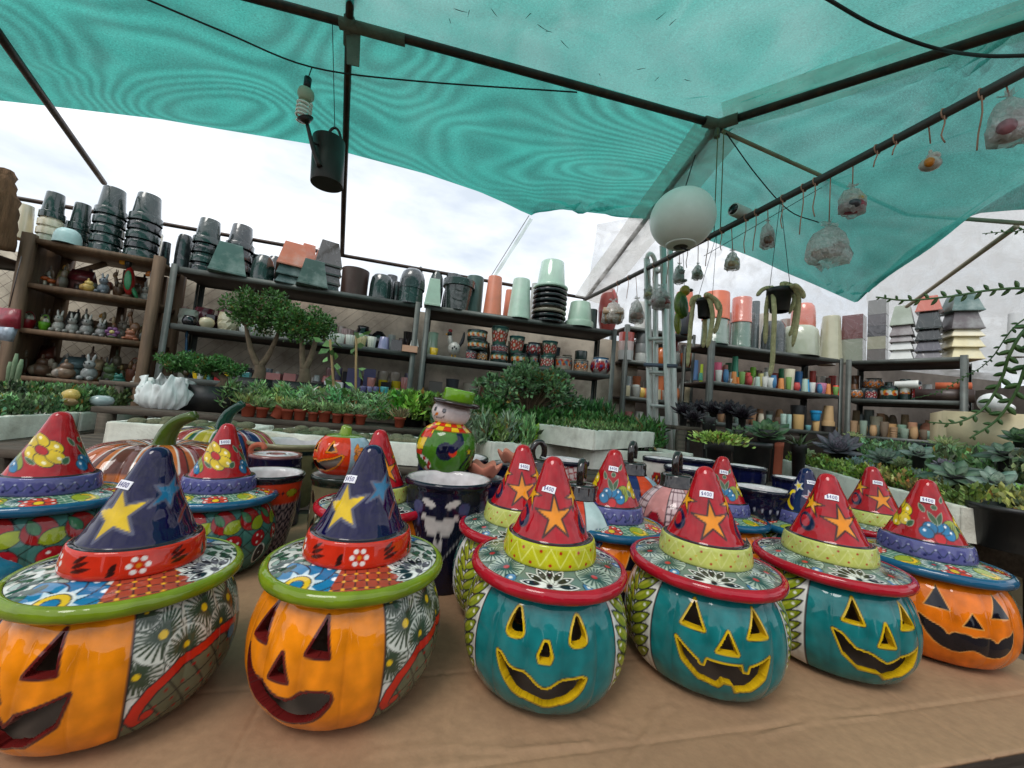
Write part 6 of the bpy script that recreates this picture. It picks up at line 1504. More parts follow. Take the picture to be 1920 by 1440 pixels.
# --- rack behind the ladder
stack('C', 1, 1157, 1187, 52, 3, 18, 'cyl', [(150, 60, 52), (170, 150, 146), (150, 154, 152)], 'wrap', 'red tub stack', .08); stack('C', 1, 1189, 1214, 56, 3, 20, 'cylinv', [(78, 82, 82), (104, 108, 108), (150, 154, 150)], 'plastic', 'grey tub stack', .08)
for a in [(1226,1250,34,'egg',(180,96,48),'gloss','round orange pot',.1),(1252,1276,30,'ball',(110,116,112),'gloss','grey round pot',.12),(1272,1298,28,'bowl',(176,92,56),'clay','clay bowl',.1)]: item('C', 1, *a[:3], a[3], a[4], a[5], a[6], a[7])
for a in [(1164,1184,38,'cyl',(90,92,92),'wrap','film wrapped grey tub',.1),(1184,1198,24,'cyl',(196,200,196),'plastic','white bucket',.08),(1194,1210,20,'egg',(206,170,84),'gloss','yellow gourd pot',.05),(1226,1246,52,'rings',(176,92,50),'clay','ringed clay pot',.1),(1268,1296,40,'wrapdome',(130,134,128),'wrap','bag wrapped grey pots',.1)]: item('C', 2, *a[:3], a[3], a[4], a[5], a[6], a[7])
item('C', 0, 1262, 1296, 84, 'cylinv', (190, 104, 76), 'plastic', 'salmon round planter left of the hanging pot', .1); item('C', 0, 1262, 1300, 40, 'bowl', (60, 66, 72), 'plastic', 'dark grey wide bowl', .02, 'bowl'); item('C', 0, 1188, 1210, 56, 'cylinv', (176, 178, 172), 'plastic', 'pale grey round planter', .2)
# --- cup rack
item('D', 0, 1312, 1366, 48, 'cylinv', GREYG, 'wrap', 'lower grey green round planter of the left pair', .12); item('D', 0, 1312, 1366, 52, 'cylinv', (190, 98, 68), 'plastic', 'upper orange clay coloured planter of the left pair', .12, z=.296)
item('D', 0, 1367, 1408, 50, 'cylinv', (86, 110, 98), 'wrap', 'lower green planter of the second pair', .12); item('D', 0, 1367, 1408, 48, 'cylinv', (180, 104, 88), 'wrap', 'upper pink clay planter of the second pair', .12, z=.308)
for a in [(1404,1422,100,'cylinv',(66,76,76),'wrap','tall dark narrow planter',.3),(1424,1474,62,'wrapdome',(50,58,58),'wrap','dark film wrapped planter',.16),(1458,1537,58,'wrapdome',(150,158,138),'wrap','wide pale green bagged planter',.14),(1532,1581,84,'taperinv',(156,156,132),'gloss','tall grey green tapered planter',.12)]: item('D', 0, *a[:3], a[3], a[4], a[5], a[6], a[7])
item('D', 0, 1478, 1528, 46, 'wrapdome', (184, 108, 92), 'wrap', 'pink film wrapped planter on the bagged one', .14, z=.375)
for a in [(1299,1309,38,(60,90,130),'blue striped cup',.1),(1309,1318,14,(60,130,110),'small green cup',.05),(1311,1318,34,(150,170,30),'lime cup',.2),(1336,1352,38,(190,80,110),'pink and blue stacked cup',.1),(1353,1365,36,(120,70,60),'brown cup',.12),(1365,1374,25,(170,172,170),'grey cup',.2),(1369,1384,56,(70,150,120),'tall mint cup',.22),(1366,1377,9,(206,206,200),'tiny white saucer cup',.04),(1379,1388,14,(206,110,40),'orange and green cup',.05),(1388,1396,16,(206,208,204),'narrow white cup',.05),(1396,1407,25,(176,60,56),'brick red cup',.08),(1403,1418,40,(110,160,40),'green cup on blue',.25),(1411,1425,17,(210,210,206),'white cup',.05),(1420,1431,28,(206,196,130),'pale yellow cup',.16),(1430,1441,32,(206,206,202),'tall white cup',.18),(1434,1453,19,(206,212,206),'white cup with green stripes',.05),
 (1458,1471,44,(30,110,70),'tall dark green cup',.28),(1468,1490,40,(196,190,166),'cream stacked cups',.06),(1488,1504,42,(30,104,160),'tall blue cup',.28),(1503,1518,24,(40,140,190),'sky blue cup',.05),(1516,1529,46,(170,50,40),'tall red cup',.28),(1519,1526,8,(216,96,50),'small orange cup',.03),(1528,1550,20,(176,110,140),'pink cup',.04),(1559,1576,19,(200,60,44),'bright red cup',.04),(1545,1558,36,(90,70,60),'dim brown cup',.25)]:
    item('D', 1, a[0], a[1], a[2], 'cupinv' if a[0] % 2 else 'cup', a[3], 'plastic', a[4], a[5], 'cup')
for a in [(1388,1408,18,'bowl',(140,90,66),'clay','clay bowl',.3),(1428,1452,12,'bowl',(196,130,60),'clay','orange dish',.3),(1462,1474,27,'cyl',(150,176,164),'gloss','mint cup',.06),(1474,1484,27,'cyl',(140,170,164),'gloss','second mint cup',.06),(1485,1507,28,'cyl',(190,156,100),'clay','straw coloured round pot',.06),(1480,1510,46,'bowl',(60,64,66),'plastic','dark bowl',.34),(1509,1521,10,'cup',(96,150,156),'gloss','small teal cup',.04),(1522,1537,20,'cup',(196,160,106),'clay','straw cup under a blue pot',.06),(1539,1566,12,'cyl',(36,34,34),'plastic','black low tub',.08),(1567,1579,12,'egg',(176,150,100),'clay','small straw ball pot',.05)]: item('D', 2, *a[:3], a[3], a[4], a[5], a[6], a[7])
item('D', 2, 1517, 1540, 19, 'rimpot', (24, 130, 180), 'plastic', 'bright blue rimmed pot', .06, z=.126); item('D', 2, 1539, 1565, 38, 'riminv', (172, 142, 100), 'clay', 'tan upturned pot', .08, z=.077)
# --- corner rack
def pile(x0, x1, base, hs, cols, kind, surf, desc, back, rot=0.0):
    z = 0.0; n = len(hs); px = (x0 + x1) / 2; d = depth_of(shelf_pt('E', 0, px, back))
    for k in range(n):                                   # from the bottom upwards
        item('E', 0, x0, x1, hs[k] + 6, kind, cols[k], surf, '%s of the %s' % (ORD[n - 1 - k], desc), back, z=z, rot=rot); z += hs[k] * d / FPX
pile(1578, 1622, 0, [44, 40], [(130, 134, 120), (96, 56, 54)], 'box', 'wrap', 'maroon box pile', .2)
pile(1626, 1664, 0, [22, 24, 20, 22, 22], [(100, 92, 90), (140, 138, 120), (70, 68, 70), (80, 76, 78), (110, 110, 108)], 'box', 'wrap', 'grey box pile', .12)
pile(1667, 1716, 0, [18, 15, 12, 20, 32], [(196, 198, 194), (190, 192, 190), (120, 112, 114), (110, 100, 102), (140, 150, 136)], 'sqinv', 'marble', 'pale square planter pile', .1)
pile(1714, 1770, 0, [14, 20, 22, 34, 24], [(96, 92, 96), (74, 72, 80), (30, 34, 34), (36, 42, 40), (170, 90, 74)], 'sqinv', 'wrap', 'dark square planter pile', .12)
pile(1764, 1838, 0, [22, 20, 14, 34, 28], [(206, 196, 158), (206, 196, 158), (206, 198, 170), (90, 84, 86), (70, 96, 92)], 'sqinv', 'marble', 'cream square planter pile', .24, .5)
o, R, H, d = item('E', 0, 1884, 1924, 84, 'taperinv', (176, 178, 178), 'plastic', 'grey white tall planter at the right edge', .16)
for a in [(1594,1614,22,'ball',T4,'dark painted pot',.3,.0,'f'),(1588,1619,19,'ball',T3,'low painted bowl pot',.08,0,'f'),(1621,1645,20,'cyl',T4,'red painted small pot',.08,0,'f'),(1617,1658,22,'ball',T3,'wide painted bowl',.24,.13,'f'),(1649,1684,26,'cyl',T1,'painted pot with sunflowers',.08,0,'sun'),(1686,1708,40,'cyl',T1,'tall dark pot with one sunflower',.1,0,'sun'),(1709,1728,36,'cyl',T4,'dark blue painted pot',.1,0,'f')]:
    shelf_painted('E', 1, *a[:3], a[3], a[4], a[5], a[6], a[7], a[8])
for a in [(1730,1806,22,'box',(48,34,32),'plastic','long dark brown box planter',.12),(1724,1758,52,'dome',(176,178,178),'gloss','white domed bowl',.36),]: 
    pass
px0 = shelf_pt('E', 1, 1768, .12); 
tag(mk('box_planter', *boxg((-.20, -.09, 0), (.22, .09, .125)), pmat((48, 34, 32)), None, False, loc=(px0[0], px0[1], px0[2] + .002), rot=(0, 0, math.atan2(RACKS['E']['d'][1], RACKS['E']['d'][0]))), 'long dark brown box planter on the middle board of the corner rack', 'planter')
tag(mk('box_planter', *boxg((-.05, -.08, 0), (.20, .08, .07)), pmat((176, 84, 50), 'clay'), None, False, loc=(px0[0], px0[1], px0[2] + .130), rot=(0, 0, math.atan2(RACKS['E']['d'][1], RACKS['E']['d'][0]))), 'orange oblong planter lying on the long brown box', 'planter')
V, F = lathe(np.array(PROF['cup']) * [.05, .19], 24); tag(mk('cup_planter', V, F, pmat((206, 208, 202), 'gloss'), loc=(px0[0] - .26, px0[1] + .26, px0[2] + .182), rot=(0, PI / 2, math.atan2(RACKS['E']['d'][1], RACKS['E']['d'][0]))), 'white tapered cup lying on its side on the corner rack', 'cup')
for a in [(1606,1622,40,'taperinv',(96,104,106),'plastic','grey tapered pot',.36),(1604,1628,22,'ball',(140,122,90),'clay','olive clay ball pot',.1),(1630,1655,38,'cup',(190,180,156),'clay','white pot with triangle marks',.3),(1629,1656,21,'bowl',(120,128,116),'clay','grey green bowl',.1),(1656,1681,26,'cyl',(176,138,92),'clay','bamboo stick pot',.1),(1681,1700,26,'rings',(120,150,132),'clay','mint ringed jar',.1),(1701,1720,32,'rings',(170,124,96),'clay','clay ringed jar',.1),(1722,1758,18,'bowl',(130,160,146),'clay','pale green wide bowl',.08),(1722,1758,34,'dome',(160,104,80),'clay','clay lidded jar',.28),(1761,1786,30,'ball',(170,128,80),'clay','tan pot',.2),(1786,1805,42,'cyl',(150,166,150),'clay','tall pale green jar',.1),(1640,1670,44,'egg',(110,88,60),'clay','brown jar at the back',.4)]: item('E', 2, *a[:3], a[3], a[4], a[5], a[6], a[7])
# --- second row of goods at the back of the boards
NTH = ['leftmost', 'second', 'third', 'fourth', 'fifth', 'sixth', 'seventh', 'eighth', 'ninth', 'tenth', 'eleventh', 'twelfth', 'thirteenth', 'fourteenth', 'fifteenth', 'sixteenth', 'seventeenth', 'eighteenth', 'nineteenth', 'twentieth']
def back_row(rk, lv, x0, x1, n, hh, kinds, pal, surf, what, back=.34):
    w = (x1 - x0) / n
    for k in range(n):
        c = pal[k % len(pal)]; kd = kinds[(k * 7 + lv) % len(kinds)]; j = RNG.uniform(.78, .98)
        item(rk, lv, x0 + k * w, x0 + k * w + w * j, hh * RNG.uniform(.7, 1.15), kd, c, surf, '%s back-row %s' % (NTH[k], what), back)
back_row('A', 1, 452, 606, 7, 30, ['cup', 'ribbed', 'ball', 'box'], [(196, 196, 188), (40, 40, 44), (150, 120, 112), (110, 116, 124), (206, 200, 180)], 'gloss', 'glazed planter behind the bonsai')
back_row('A', 1, 452, 606, 8, 18, ['bowl', 'cup', 'ribbed'], [(206, 208, 202), (180, 184, 178), (206, 200, 180)], 'gloss', 'small white dish behind the bonsai', .06)
back_row('A', 2, 456, 600, 8, 30, ['box', 'cup', 'ball'], [(60, 60, 70), (150, 96, 96), (90, 104, 110), (186, 180, 170)], 'gloss', 'small planter behind the pink ones')
back_row('A', 2, 368, 470, 6, 20, ['cup', 'box', 'ribbed'], [(206, 206, 200), (70, 130, 130), (150, 40, 44), (206, 170, 40)], 'gloss', 'small bright dish', .03)
back_row('B', 1, 872, 1100, 9, 44, ['cyl', 'taper', 'ball'], [(50, 70, 66), (96, 70, 56), (40, 52, 60), (120, 110, 90)], 'gloss', 'dim painted pot')
back_row('B', 2, 800, 1090, 9, 40, ['cyl', 'taper', 'box', 'ball'], [(90, 84, 78), (60, 64, 70), (150, 140, 126), (110, 70, 56)], 'plastic', 'storage pot')
back_row('D', 1, 1340, 1570, 13, 40, ['cupinv', 'cup', 'cyl'], [(150, 50, 44), (60, 110, 80), (40, 80, 120), (170, 150, 110), (90, 70, 60), (190, 188, 180)], 'plastic', 'tall cup')
back_row('D', 2, 1345, 1470, 7, 34, ['ball', 'bowl', 'egg'], [(130, 96, 70), (90, 90, 84), (160, 120, 84), (70, 70, 74)], 'clay', 'clay pot')
back_row('E', 1, 1592, 1720, 6, 44, ['ball', 'cyl'], [(96, 64, 48), (60, 60, 66), (120, 84, 60), (56, 70, 66)], 'gloss', 'dim pot')
back_row('E', 2, 1595, 1800, 9, 44, ['ball', 'rings', 'taperinv', 'egg'], [(120, 100, 74), (96, 104, 100), (150, 112, 84), (84, 70, 56)], 'clay', 'clay jar')
back_row('C', 2, 1182, 1294, 5, 46, ['cyl', 'egg', 'rings'], [(176, 96, 60), (120, 120, 114), (150, 84, 60)], 'clay', 'clay pot', .24)
back_row('A', 0, 350, 480, 4, 74, ['cylinv', 'riminv'], [DG, BLK, DGR], 'wrap', 'wrapped dark pot', .42)
back_row('A', 0, 640, 770, 5, 58, ['cylinv', 'riminv', 'dome'], [DGR, DG, BRN], 'wrap', 'wrapped pot by the pipe', .40)
back_row('W', 0, 70, 300, 6, 74, ['riminv', 'cylinv'], [DGR, DG, CREAM], 'wrap', 'wrapped pot', .38)
back_row('A', 1, 334, 448, 6, 40, ['facet', 'cup', 'ball'], [(150, 120, 110), (60, 56, 60), (190, 184, 170)], 'gloss', 'glazed planter', .40)
back_row('A', 1, 610, 780, 9, 42, ['cup', 'ribbed', 'ball', 'cyl'], [(70, 66, 70), (170, 150, 140), (190, 190, 186), (110, 90, 86)], 'gloss', 'glazed cup', .42)
back_row('A', 2, 606, 770, 10, 44, ['cup', 'box', 'rings'], [(150, 110, 110), (110, 108, 130), (60, 60, 66), (180, 170, 160)], 'gloss', 'little planter', .42)
back_row('E', 1, 1730, 1808, 4, 40, ['ball', 'cyl', 'dome'], [(190, 190, 186), (150, 80, 60), (60, 60, 60)], 'gloss', 'pot behind the long box', .40)
back_row('C', 1, 1160, 1296, 6, 52, ['cyl', 'egg', 'wrapdome'], [(150, 60, 52), (130, 134, 130), (180, 100, 60), (90, 94, 94)], 'wrap', 'tub', .28)
back_row('C', 3, 1165, 1290, 6, 40, ['cyl', 'ball', 'wrapdome'], [(110, 60, 56), (140, 140, 134), (180, 120, 70), (120, 128, 124)], 'plastic', 'tub', .1)
back_row('B', 0, 800, 900, 4, 60, ['cylinv', 'dome'], [DG, DGR], 'wrap', 'wrapped dark pot', .42)
back_row('D', 0, 1340, 1570, 6, 78, ['cylinv', 'taperinv'], [(130, 120, 112), (90, 96, 94), (180, 172, 160)], 'wrap', 'pale wrapped planter', .40)
for kk, (a_, b_, hh, kd, cc, ds) in enumerate(((76, 100, 40, 'bagged', [(120, 110, 96), (140, 120, 100), (100, 84, 70)], 'dusty wrapped figurine'), (108, 134, 46, 'bird', [(120, 90, 60), (150, 130, 100), (200, 150, 60), (96, 76, 56)], 'brown bird figurine'), (182, 210, 44, 'mushroom', [(120, 60, 44), (180, 170, 150), (90, 80, 60)], 'dull red mushroom figurine'), (240, 270, 46, 'house', [(150, 130, 100), (110, 70, 50), (70, 60, 50)], 'thatched house figurine'))):
    fig('W', 1, a_, b_, hh, kd, cc, ds + ' at the back', .30)
for kk, (a_, b_, hh, kd, cc, ds) in enumerate(((100, 126, 40, 'deer', [(110, 84, 60), (90, 66, 46)], 'dark deer figurine'), (140, 168, 44, 'bagged', [(150, 146, 136), (130, 124, 110), (110, 100, 90)], 'tall wrapped figurine'), (178, 206, 42, 'bird', [(90, 100, 80), (150, 140, 110), (190, 140, 60), (70, 80, 60)], 'grey green bird figurine'), (214, 240, 40, 'rabbit', [(150, 140, 126), (160, 150, 136)], 'tan rabbit figurine'))):
    fig('W', 2, a_, b_, hh, kd, cc, ds + ' at the back', .30)
for kk, (a_, b_, hh, kd, cc, ds) in enumerate(((66, 96, 52, 'house', [(120, 84, 66), (110, 60, 46), (70, 50, 40)], 'red brown house figurine'), (150, 180, 52, 'bagged', [(120, 96, 80), (140, 120, 104), (110, 90, 76)], 'brown bundle figurine'), (196, 226, 50, 'bagged', [(96, 110, 84), (120, 116, 96), (110, 80, 64)], 'green brown bundle figurine'))):
    fig('W', 3, a_, b_, hh, kd, cc, ds + ' at the back', .32)
rk2 = np.random.default_rng(21)
for lv in (1, 2, 3):                                        # more dusty wrapped pieces crowding the wooden rack
    for q in range(9):
        x_ = 62 - 10 * lv + q * 26; kd = ['bagged', 'rabbit', 'bird', 'frog', 'house', 'mushroom', 'basket'][int(rk2.integers(0, 7))]; g = rk2.uniform(.6, 1.3)
        cc = [tuple(int(min(235, v * g)) for v in c_) for c_ in ([(150, 140, 124), (120, 96, 76), (176, 164, 140)], [(120, 84, 60), (150, 130, 104), (96, 76, 60)], [(170, 166, 158), (140, 136, 130), (110, 100, 90)], [(96, 110, 76), (150, 130, 80), (120, 90, 60)])[int(rk2.integers(0, 4))]]
        fig('W', lv, x_, x_ + rk2.uniform(20, 28), rk2.uniform(26, 40), kd, cc, '%s small dusty crowded figurine from the left' % NTH[q], .20)
back_row('D', 1, 1340, 1575, 16, 22, ['cupinv', 'cup', 'ball'], [(206, 206, 200), (60, 110, 150), (190, 120, 60), (110, 150, 80), (170, 60, 60), (150, 176, 164)], 'plastic', 'small front cup', .025)
back_row('D', 2, 1345, 1465, 8, 24, ['cup', 'ball', 'bowl', 'cyl'], [(150, 110, 80), (190, 180, 160), (110, 130, 124), (90, 70, 56)], 'clay', 'small front clay pot', .05)
back_row('E', 2, 1592, 1800, 11, 26, ['ball', 'cup', 'rings', 'bowl'], [(150, 120, 90), (130, 150, 136), (176, 140, 100), (110, 96, 80)], 'clay', 'small front clay jar', .03)
back_row('E', 1, 1592, 1725, 7, 30, ['ball', 'cyl', 'cup'], [(120, 80, 50), (50, 66, 70), (160, 120, 60), (80, 50, 46)], 'gloss', 'middle painted pot', .20)
back_row('A', 2, 334, 396, 4, 26, ['cup', 'ball', 'box'], [(196, 190, 176), (60, 60, 66), (90, 120, 120)], 'gloss', 'small cup near the peacock', .26)
back_row('C', 2, 1165, 1295, 7, 26, ['cup', 'ball', 'cyl'], [(190, 180, 150), (150, 150, 146), (180, 110, 70)], 'plastic', 'small front tub', .04)
# --- leftmost log, hanging apron doll, cream cabinet, white sack
lg = at(8, 440, 2.75); V, F = tube(smooth_prof([lg + [-.06, .02, -.10], lg + [-.04, 0, .1], lg + [-.05, 0, .3], lg + [-.09, .0, .47]], 16), np.linspace(.085, .05, 16), 12); V = V + RNG.normal(0, .006, V.shape)
LT = at(-20, 468, 2.85); 
tag(mk('bark_log', V, F, mat('bark', (110, 82, 58), rough=.95, var=.35, scale=12, stretch=(3, 3, .6), bump=.8, bscale=30)), 'upright brown bark log at the far left edge', 'log')
rack('L', 'shelf_rack', 'grey rack end at the far left edge beside the wooden rack', LT[:2] + np.array([-1.2, -.25]), LT[:2] + np.array([.03, -.02]), [lg[2] - .105, 1.62, 1.2], .4, .045, BOARD_DARK, METAL_GREY)
PLACE[('L', 1)] = 'on the far left grey rack'
item('L', 1, 20, 36, 44, 'cyl', (110, 112, 108), 'plastic', 'grey tin', .1)
dl = at(14, 595, 2.55); m = MB(); m.add([(-.07, -.01, .06), (.07, -.01, .06), (.085, -.012, -.07), (-.085, -.012, -.07), (-.07, .01, .06), (.07, .01, .06), (.085, .012, -.07), (-.085, .012, -.07)], [(3,2,1,0),(4,5,6,7),(0,1,5,4),(1,2,6,5),(2,3,7,6),(3,0,4,7)], s2l((150, 40, 56))); m.add([(-.09, -.014, -.07), (.07, -.014, -.066), (.05, -.012, -.16), (-.08, -.012, -.15), (-.09, .012, -.07), (.07, .012, -.066), (.05, .012, -.16), (-.08, .012, -.15)], [(3,2,1,0),(4,5,6,7),(0,1,5,4),(1,2,6,5),(2,3,7,6),(3,0,4,7)], s2l((160, 172, 186)))
V, F = tube([(0, 0, .07), (0.02, .0, .42)], .003, 5); m.add(V, F, s2l((60, 50, 50)))
tag(m.build('cloth_doll', FIGM, loc=dl), 'red and pale blue cloth doll hanging at the far left edge', 'doll')
cb = at(1900, 800, 3.25); t = thing('cream_cabinet', 'cream coloured cabinet standing right of the corner rack', 'cabinet', (cb[0] + .12, cb[1] + .1, 0), math.radians(-38))
CRM = mat('cream_paint', (196, 184, 148), rough=.55, var=.08, dirt=(130, 116, 90), damt=.4)
mk('carcass', *boxg((-.45, -.25, 0), (.55, .25, 1.54)), CRM, t, False)
for k in range(4): mk('drawer_front', *boxg((-.43, -.262, .20 + k * .33), (.53, -.252, .50 + k * .33)), CRM, t, False)
ws = at(1862, 745, 3.2); m = MB(); ellip(m, (0, 0, .07), (.10, .08, .085), (200, 202, 200), 24, 16); ellip(m, (.06, .01, .04), (.10, .08, .05), (196, 198, 196), 24, 16); tag(m.build('white_sack', mat('sack_plastic', (226, 228, 226), rough=.4, bump=.4, bscale=14), smooth=True, loc=(ws[0], ws[1], 1.542)), 'crumpled white plastic sack on the cream cabinet', 'sack')
# ================================================================ benches, foam boxes and plants
def bench(label, corners, z, legs=True, th=.03, npl_=6, name='plant_bench', apron=.0):
    """corners: four (x, y) points, front-left, front-right, back-right, back-left; planks run from left to right"""
    c = [np.array([*p, 0.0]) for p in corners]; o = c[0]; t = thing(name, label, 'bench', (o[0], o[1], 0))
    for k in range(npl_):
        a, b = k / npl_ + .006, (k + 1) / npl_ - .006
        P = [c[0] + (c[3] - c[0]) * a, c[1] + (c[2] - c[1]) * a, c[1] + (c[2] - c[1]) * b, c[0] + (c[3] - c[0]) * b]
        V = [p - o + [0, 0, z - th] for p in P] + [p - o + [0, 0, z] for p in P]
        mk('plank', V, [(0,3,2,1),(4,5,6,7),(0,1,5,4),(1,2,6,5),(2,3,7,6),(3,0,4,7)], WOOD_OLD, t, False)
    for k in range(4):
        p = c[k] * .94 + sum(c) / 4 * .06 - o; V, F = bar(p, p + [0, 0, z - th - .001], .05); mk('leg', V, F, WOOD_OLD, t, False)
    if apron:
        V, F = bar(c[0] - o + [0, 0, z - th - apron / 2 - .002], c[1] - o + [0, 0, z - th - apron / 2 - .002], .025, apron); mk('apron', V, F, WOOD_OLD, t, False)
        V, F = bar(c[0] - o + [0, 0, z - th - apron / 2 - .002], c[3] - o + [0, 0, z - th - apron / 2 - .002], .025, apron); mk('apron', V, F, WOOD_OLD, t, False)
    return t
def xy(px, py, z): return on_z(px, py, z)[:2]
def foam_box(label, A, B, deep, z, h, seed=0, soil=.02):
    """A, B: (x, y) of the front corners; open foam box with soil"""
    A = np.array([*A, 0.0]); B = np.array([*B, 0.0]); d = B - A; L = np.linalg.norm(d); d /= L
    t = thing('foam_box', label, 'foam box', (A[0], A[1], z - h), math.atan2(d[1], d[0]), 'white foam boxes of plants')
    w = .024; r = np.random.default_rng(seed)
    def prism(out, inn_):
        pass
    n = 26                                              # walls with worn, uneven top edges
    def wall(p0, p1, q0, q1):
        V = []; F = []
        for i in range(n + 1):
            u = i / n; a = np.array(p0) * (1 - u) + np.array(p1) * u; b = np.array(q0) * (1 - u) + np.array(q1) * u
            dz = -abs(r.normal(0, .0022)) - (.012 if r.random() < .05 else 0)
            jz = r.normal(0, .0012)
            V += [(a[0] + jz, a[1] + jz, 0), (a[0] + r.normal(0, .001), a[1] + r.normal(0, .001), h - .008), (a[0] * .98 + b[0] * .02, a[1] * .9 + b[1] * .1, h + dz), (b[0], b[1], h + dz), (b[0], b[1], 0)]
        for i in range(n):
            for k in range(4): F.append((i * 5 + k, (i + 1) * 5 + k, (i + 1) * 5 + k + 1, i * 5 + k + 1))
        F.append((0, 1, 2, 3, 4)); F.append(tuple(n * 5 + k for k in (4, 3, 2, 1, 0)))
        mk('box_wall', V, F, FOAM, t, False)
    wall((0, 0), (L, 0), (w, w), (L - w, w)); wall((L, deep), (0, deep), (L - w, deep - w), (w, deep - w)); wall((0, deep), (0, 0), (w, deep - w), (w, w)); wall((L, 0), (L, deep), (L - w, w), (L - w, deep - w))
    mk('soil', *boxg((w, w, .004), (L - w, deep - w, h - soil)), SOIL, t, False)
    return t, A, d, np.array([-d[1], d[0], 0]), L
FB = {}
l0, l1 = xy(-70, 784, 1.0), xy(272, 767, 1.0); lm = l0 * .5 + l1 * .5
bench('long plank bench along the left side under a foam box', [l0 + [0.05, -.12], l1 + [.05, .1], l1 + [-.75, .25], l0 + [-.75, -.1]], .90, apron=.10)
FB['l1'] = foam_box('long dirty foam box of mixed succulents at the left, nearer half', l0, lm - (l1 - l0) * .004, .42, 1.0, .098, 1); FB['l2'] = foam_box('long dirty foam box of mixed succulents at the left, farther half', lm + (l1 - l0) * .004, l1, .42, 1.0, .098, 2)
bench('wide plank bench behind the stall table carrying cactus boxes', [uv(-1.5, 1.72)[:2], uv(2.2, 1.72)[:2], uv(2.2, 2.35)[:2], uv(-1.5, 2.35)[:2]], .915)
a, b = xy(200, 790, 1.02), xy(474, 806, 1.02); FB['m1'] = foam_box('foam box of round cacti left, behind the big ribbed pumpkins', a, b, .34, 1.02, .10, 3)
a, b = xy(484, 807, 1.02), xy(886, 840, 1.02); FB['m2'] = foam_box('long foam box of round cacti behind the lantern and snowman', a, b, .34, 1.02, .10, 4)
a, b = xy(922, 828, 1.035), xy(1104, 833, 1.035); FB['m3'] = foam_box('foam box with short green shoots in the middle', a, b, .36, 1.035, .115, 5)
a, b = xy(1110, 842, 1.03), xy(1300, 850, 1.03); FB['m4'] = foam_box('lower foam box under a raised one in the middle', a, b, .34, 1.03, .11, 6)
a, b = xy(1116, 806, 1.14), xy(1228, 810, 1.14); FB['m5'] = foam_box('raised foam box with cracked slots set on another', a, b, .36, 1.14, .105, 7)
a, b = xy(1376, 850, 1.0), xy(1462, 860, 1.0); 
r0, r1 = xy(1800, 948, 1.02), xy(1462, 860, 1.02)
nrm = np.array([-(r1 - r0)[1], (r1 - r0)[0]]); nrm = -nrm / np.linalg.norm(nrm)
FB['r1'] = foam_box('long worn foam box of rosette succulents at the right', r1, r0, .40, 1.02, .115, 8)
bench('rough plank bench at the right under the long worn foam box', [xy(1930, 1004, .90) + np.array([.02, -.05]), r0 * .0 + np.array([r1[0] + .06, r1[1] + .1]), np.array([r1[0] + 1.3, r1[1] + .1]), xy(1930, 1004, .90) + np.array([1.2, -.05])], .903, npl_=7, apron=.14)
bench('raised plank tier behind the long right foam box', [r0 + nrm * .42 + (r0 - r1) * .12, r1 + nrm * .42, r1 + nrm * 1.35, r0 + nrm * 1.35 + (r0 - r1) * .12], 1.06, name='plank_tier')
bench('raised pallet of small clay pots behind the cactus boxes', [uv(-1.58, 2.38)[:2], uv(.55, 2.38)[:2], uv(.55, 2.86)[:2], uv(-1.58, 2.86)[:2]], 1.04, name='pallet')
bench('higher plank step carrying the two bonsai trees', [uv(-1.9, 2.89)[:2], uv(1.55, 2.89)[:2], uv(1.55, 3.48)[:2], uv(-1.9, 3.48)[:2]], 1.17, name='plank_step')
bench('plank bench of green plants before the ladder', [uv(.60, 2.38)[:2], uv(2.15, 2.38)[:2], uv(2.15, 2.86)[:2], uv(.60, 2.86)[:2]], .96)

# ---- plant makers
def leaves(base, dirs, L, Wd, cols, up=None, bend=.25):
    base = np.asarray(base, float); dirs = np.asarray(dirs, float); N = len(base); dirs = dirs / (np.linalg.norm(dirs, axis=1)[:, None] + 1e-9)
    rnd = RNG.normal(size=(N, 3)) if up is None else np.broadcast_to(np.asarray(up, float), (N, 3)); s = np.cross(dirs, rnd); s /= np.linalg.norm(s, axis=1)[:, None] + 1e-9; nn = np.cross(s, dirs)
    L = np.broadcast_to(np.asarray(L, float), (N,))[:, None]; Wd = np.broadcast_to(np.asarray(Wd, float), (N,))[:, None]
    mid = base + dirs * L * .55 + nn * L * bend * .3; tip = base + dirs * L - nn * L * bend * .2
    V = np.stack([base, mid + s * Wd / 2, tip, mid - s * Wd / 2], 1).reshape(-1, 3); i = np.arange(N)[:, None] * 4
    F = np.concatenate([i, i + 1, i + 2, i + 3], 1); C_ = np.repeat(np.asarray(cols, float), 4, 0); return V, F, C_
def vary(col, N, v=.34):
    c = np.clip(1.9 * s2l(col)[None] * (1 + RNG.normal(0, v, (N, 1))) * (1 + RNG.normal(0, .06, (N, 3))), .003, 1)
    dead = RNG.random(N) < .045; c[dead] = s2l((150, 122, 64)) * RNG.uniform(.5, 1.2, (int(dead.sum()), 1)); pale = RNG.random(N) < .10; c[pale] = np.clip(c[pale] * 1.6, 0, 1)
    return c
def fat_leaf(L, w, th, curl, n=6):
    """one thick succulent leaf along +X, curling upward"""
    t = np.linspace(0, 1, n); wv = w * np.sin(PI * np.clip(t * .86 + .10, 0, 1)) ** .8; wv[-1] = w * .06
    V = []
    for k in range(n):
        x = L * t[k]; z = curl * L * t[k] ** 2; hh = th * (1 - .7 * t[k])
        V += [(x, wv[k] / 2, z + hh * .15), (x, 0, z - hh * .55 + .0), (x, -wv[k] / 2, z + hh * .15), (x, 0, z + hh * .05)]
    F = [(k * 4 + j, k * 4 + (j + 1) % 4, k * 4 + 4 + (j + 1) % 4, k * 4 + 4 + j) for k in range(n - 1) for j in range(4)]
    return np.array(V, float), F
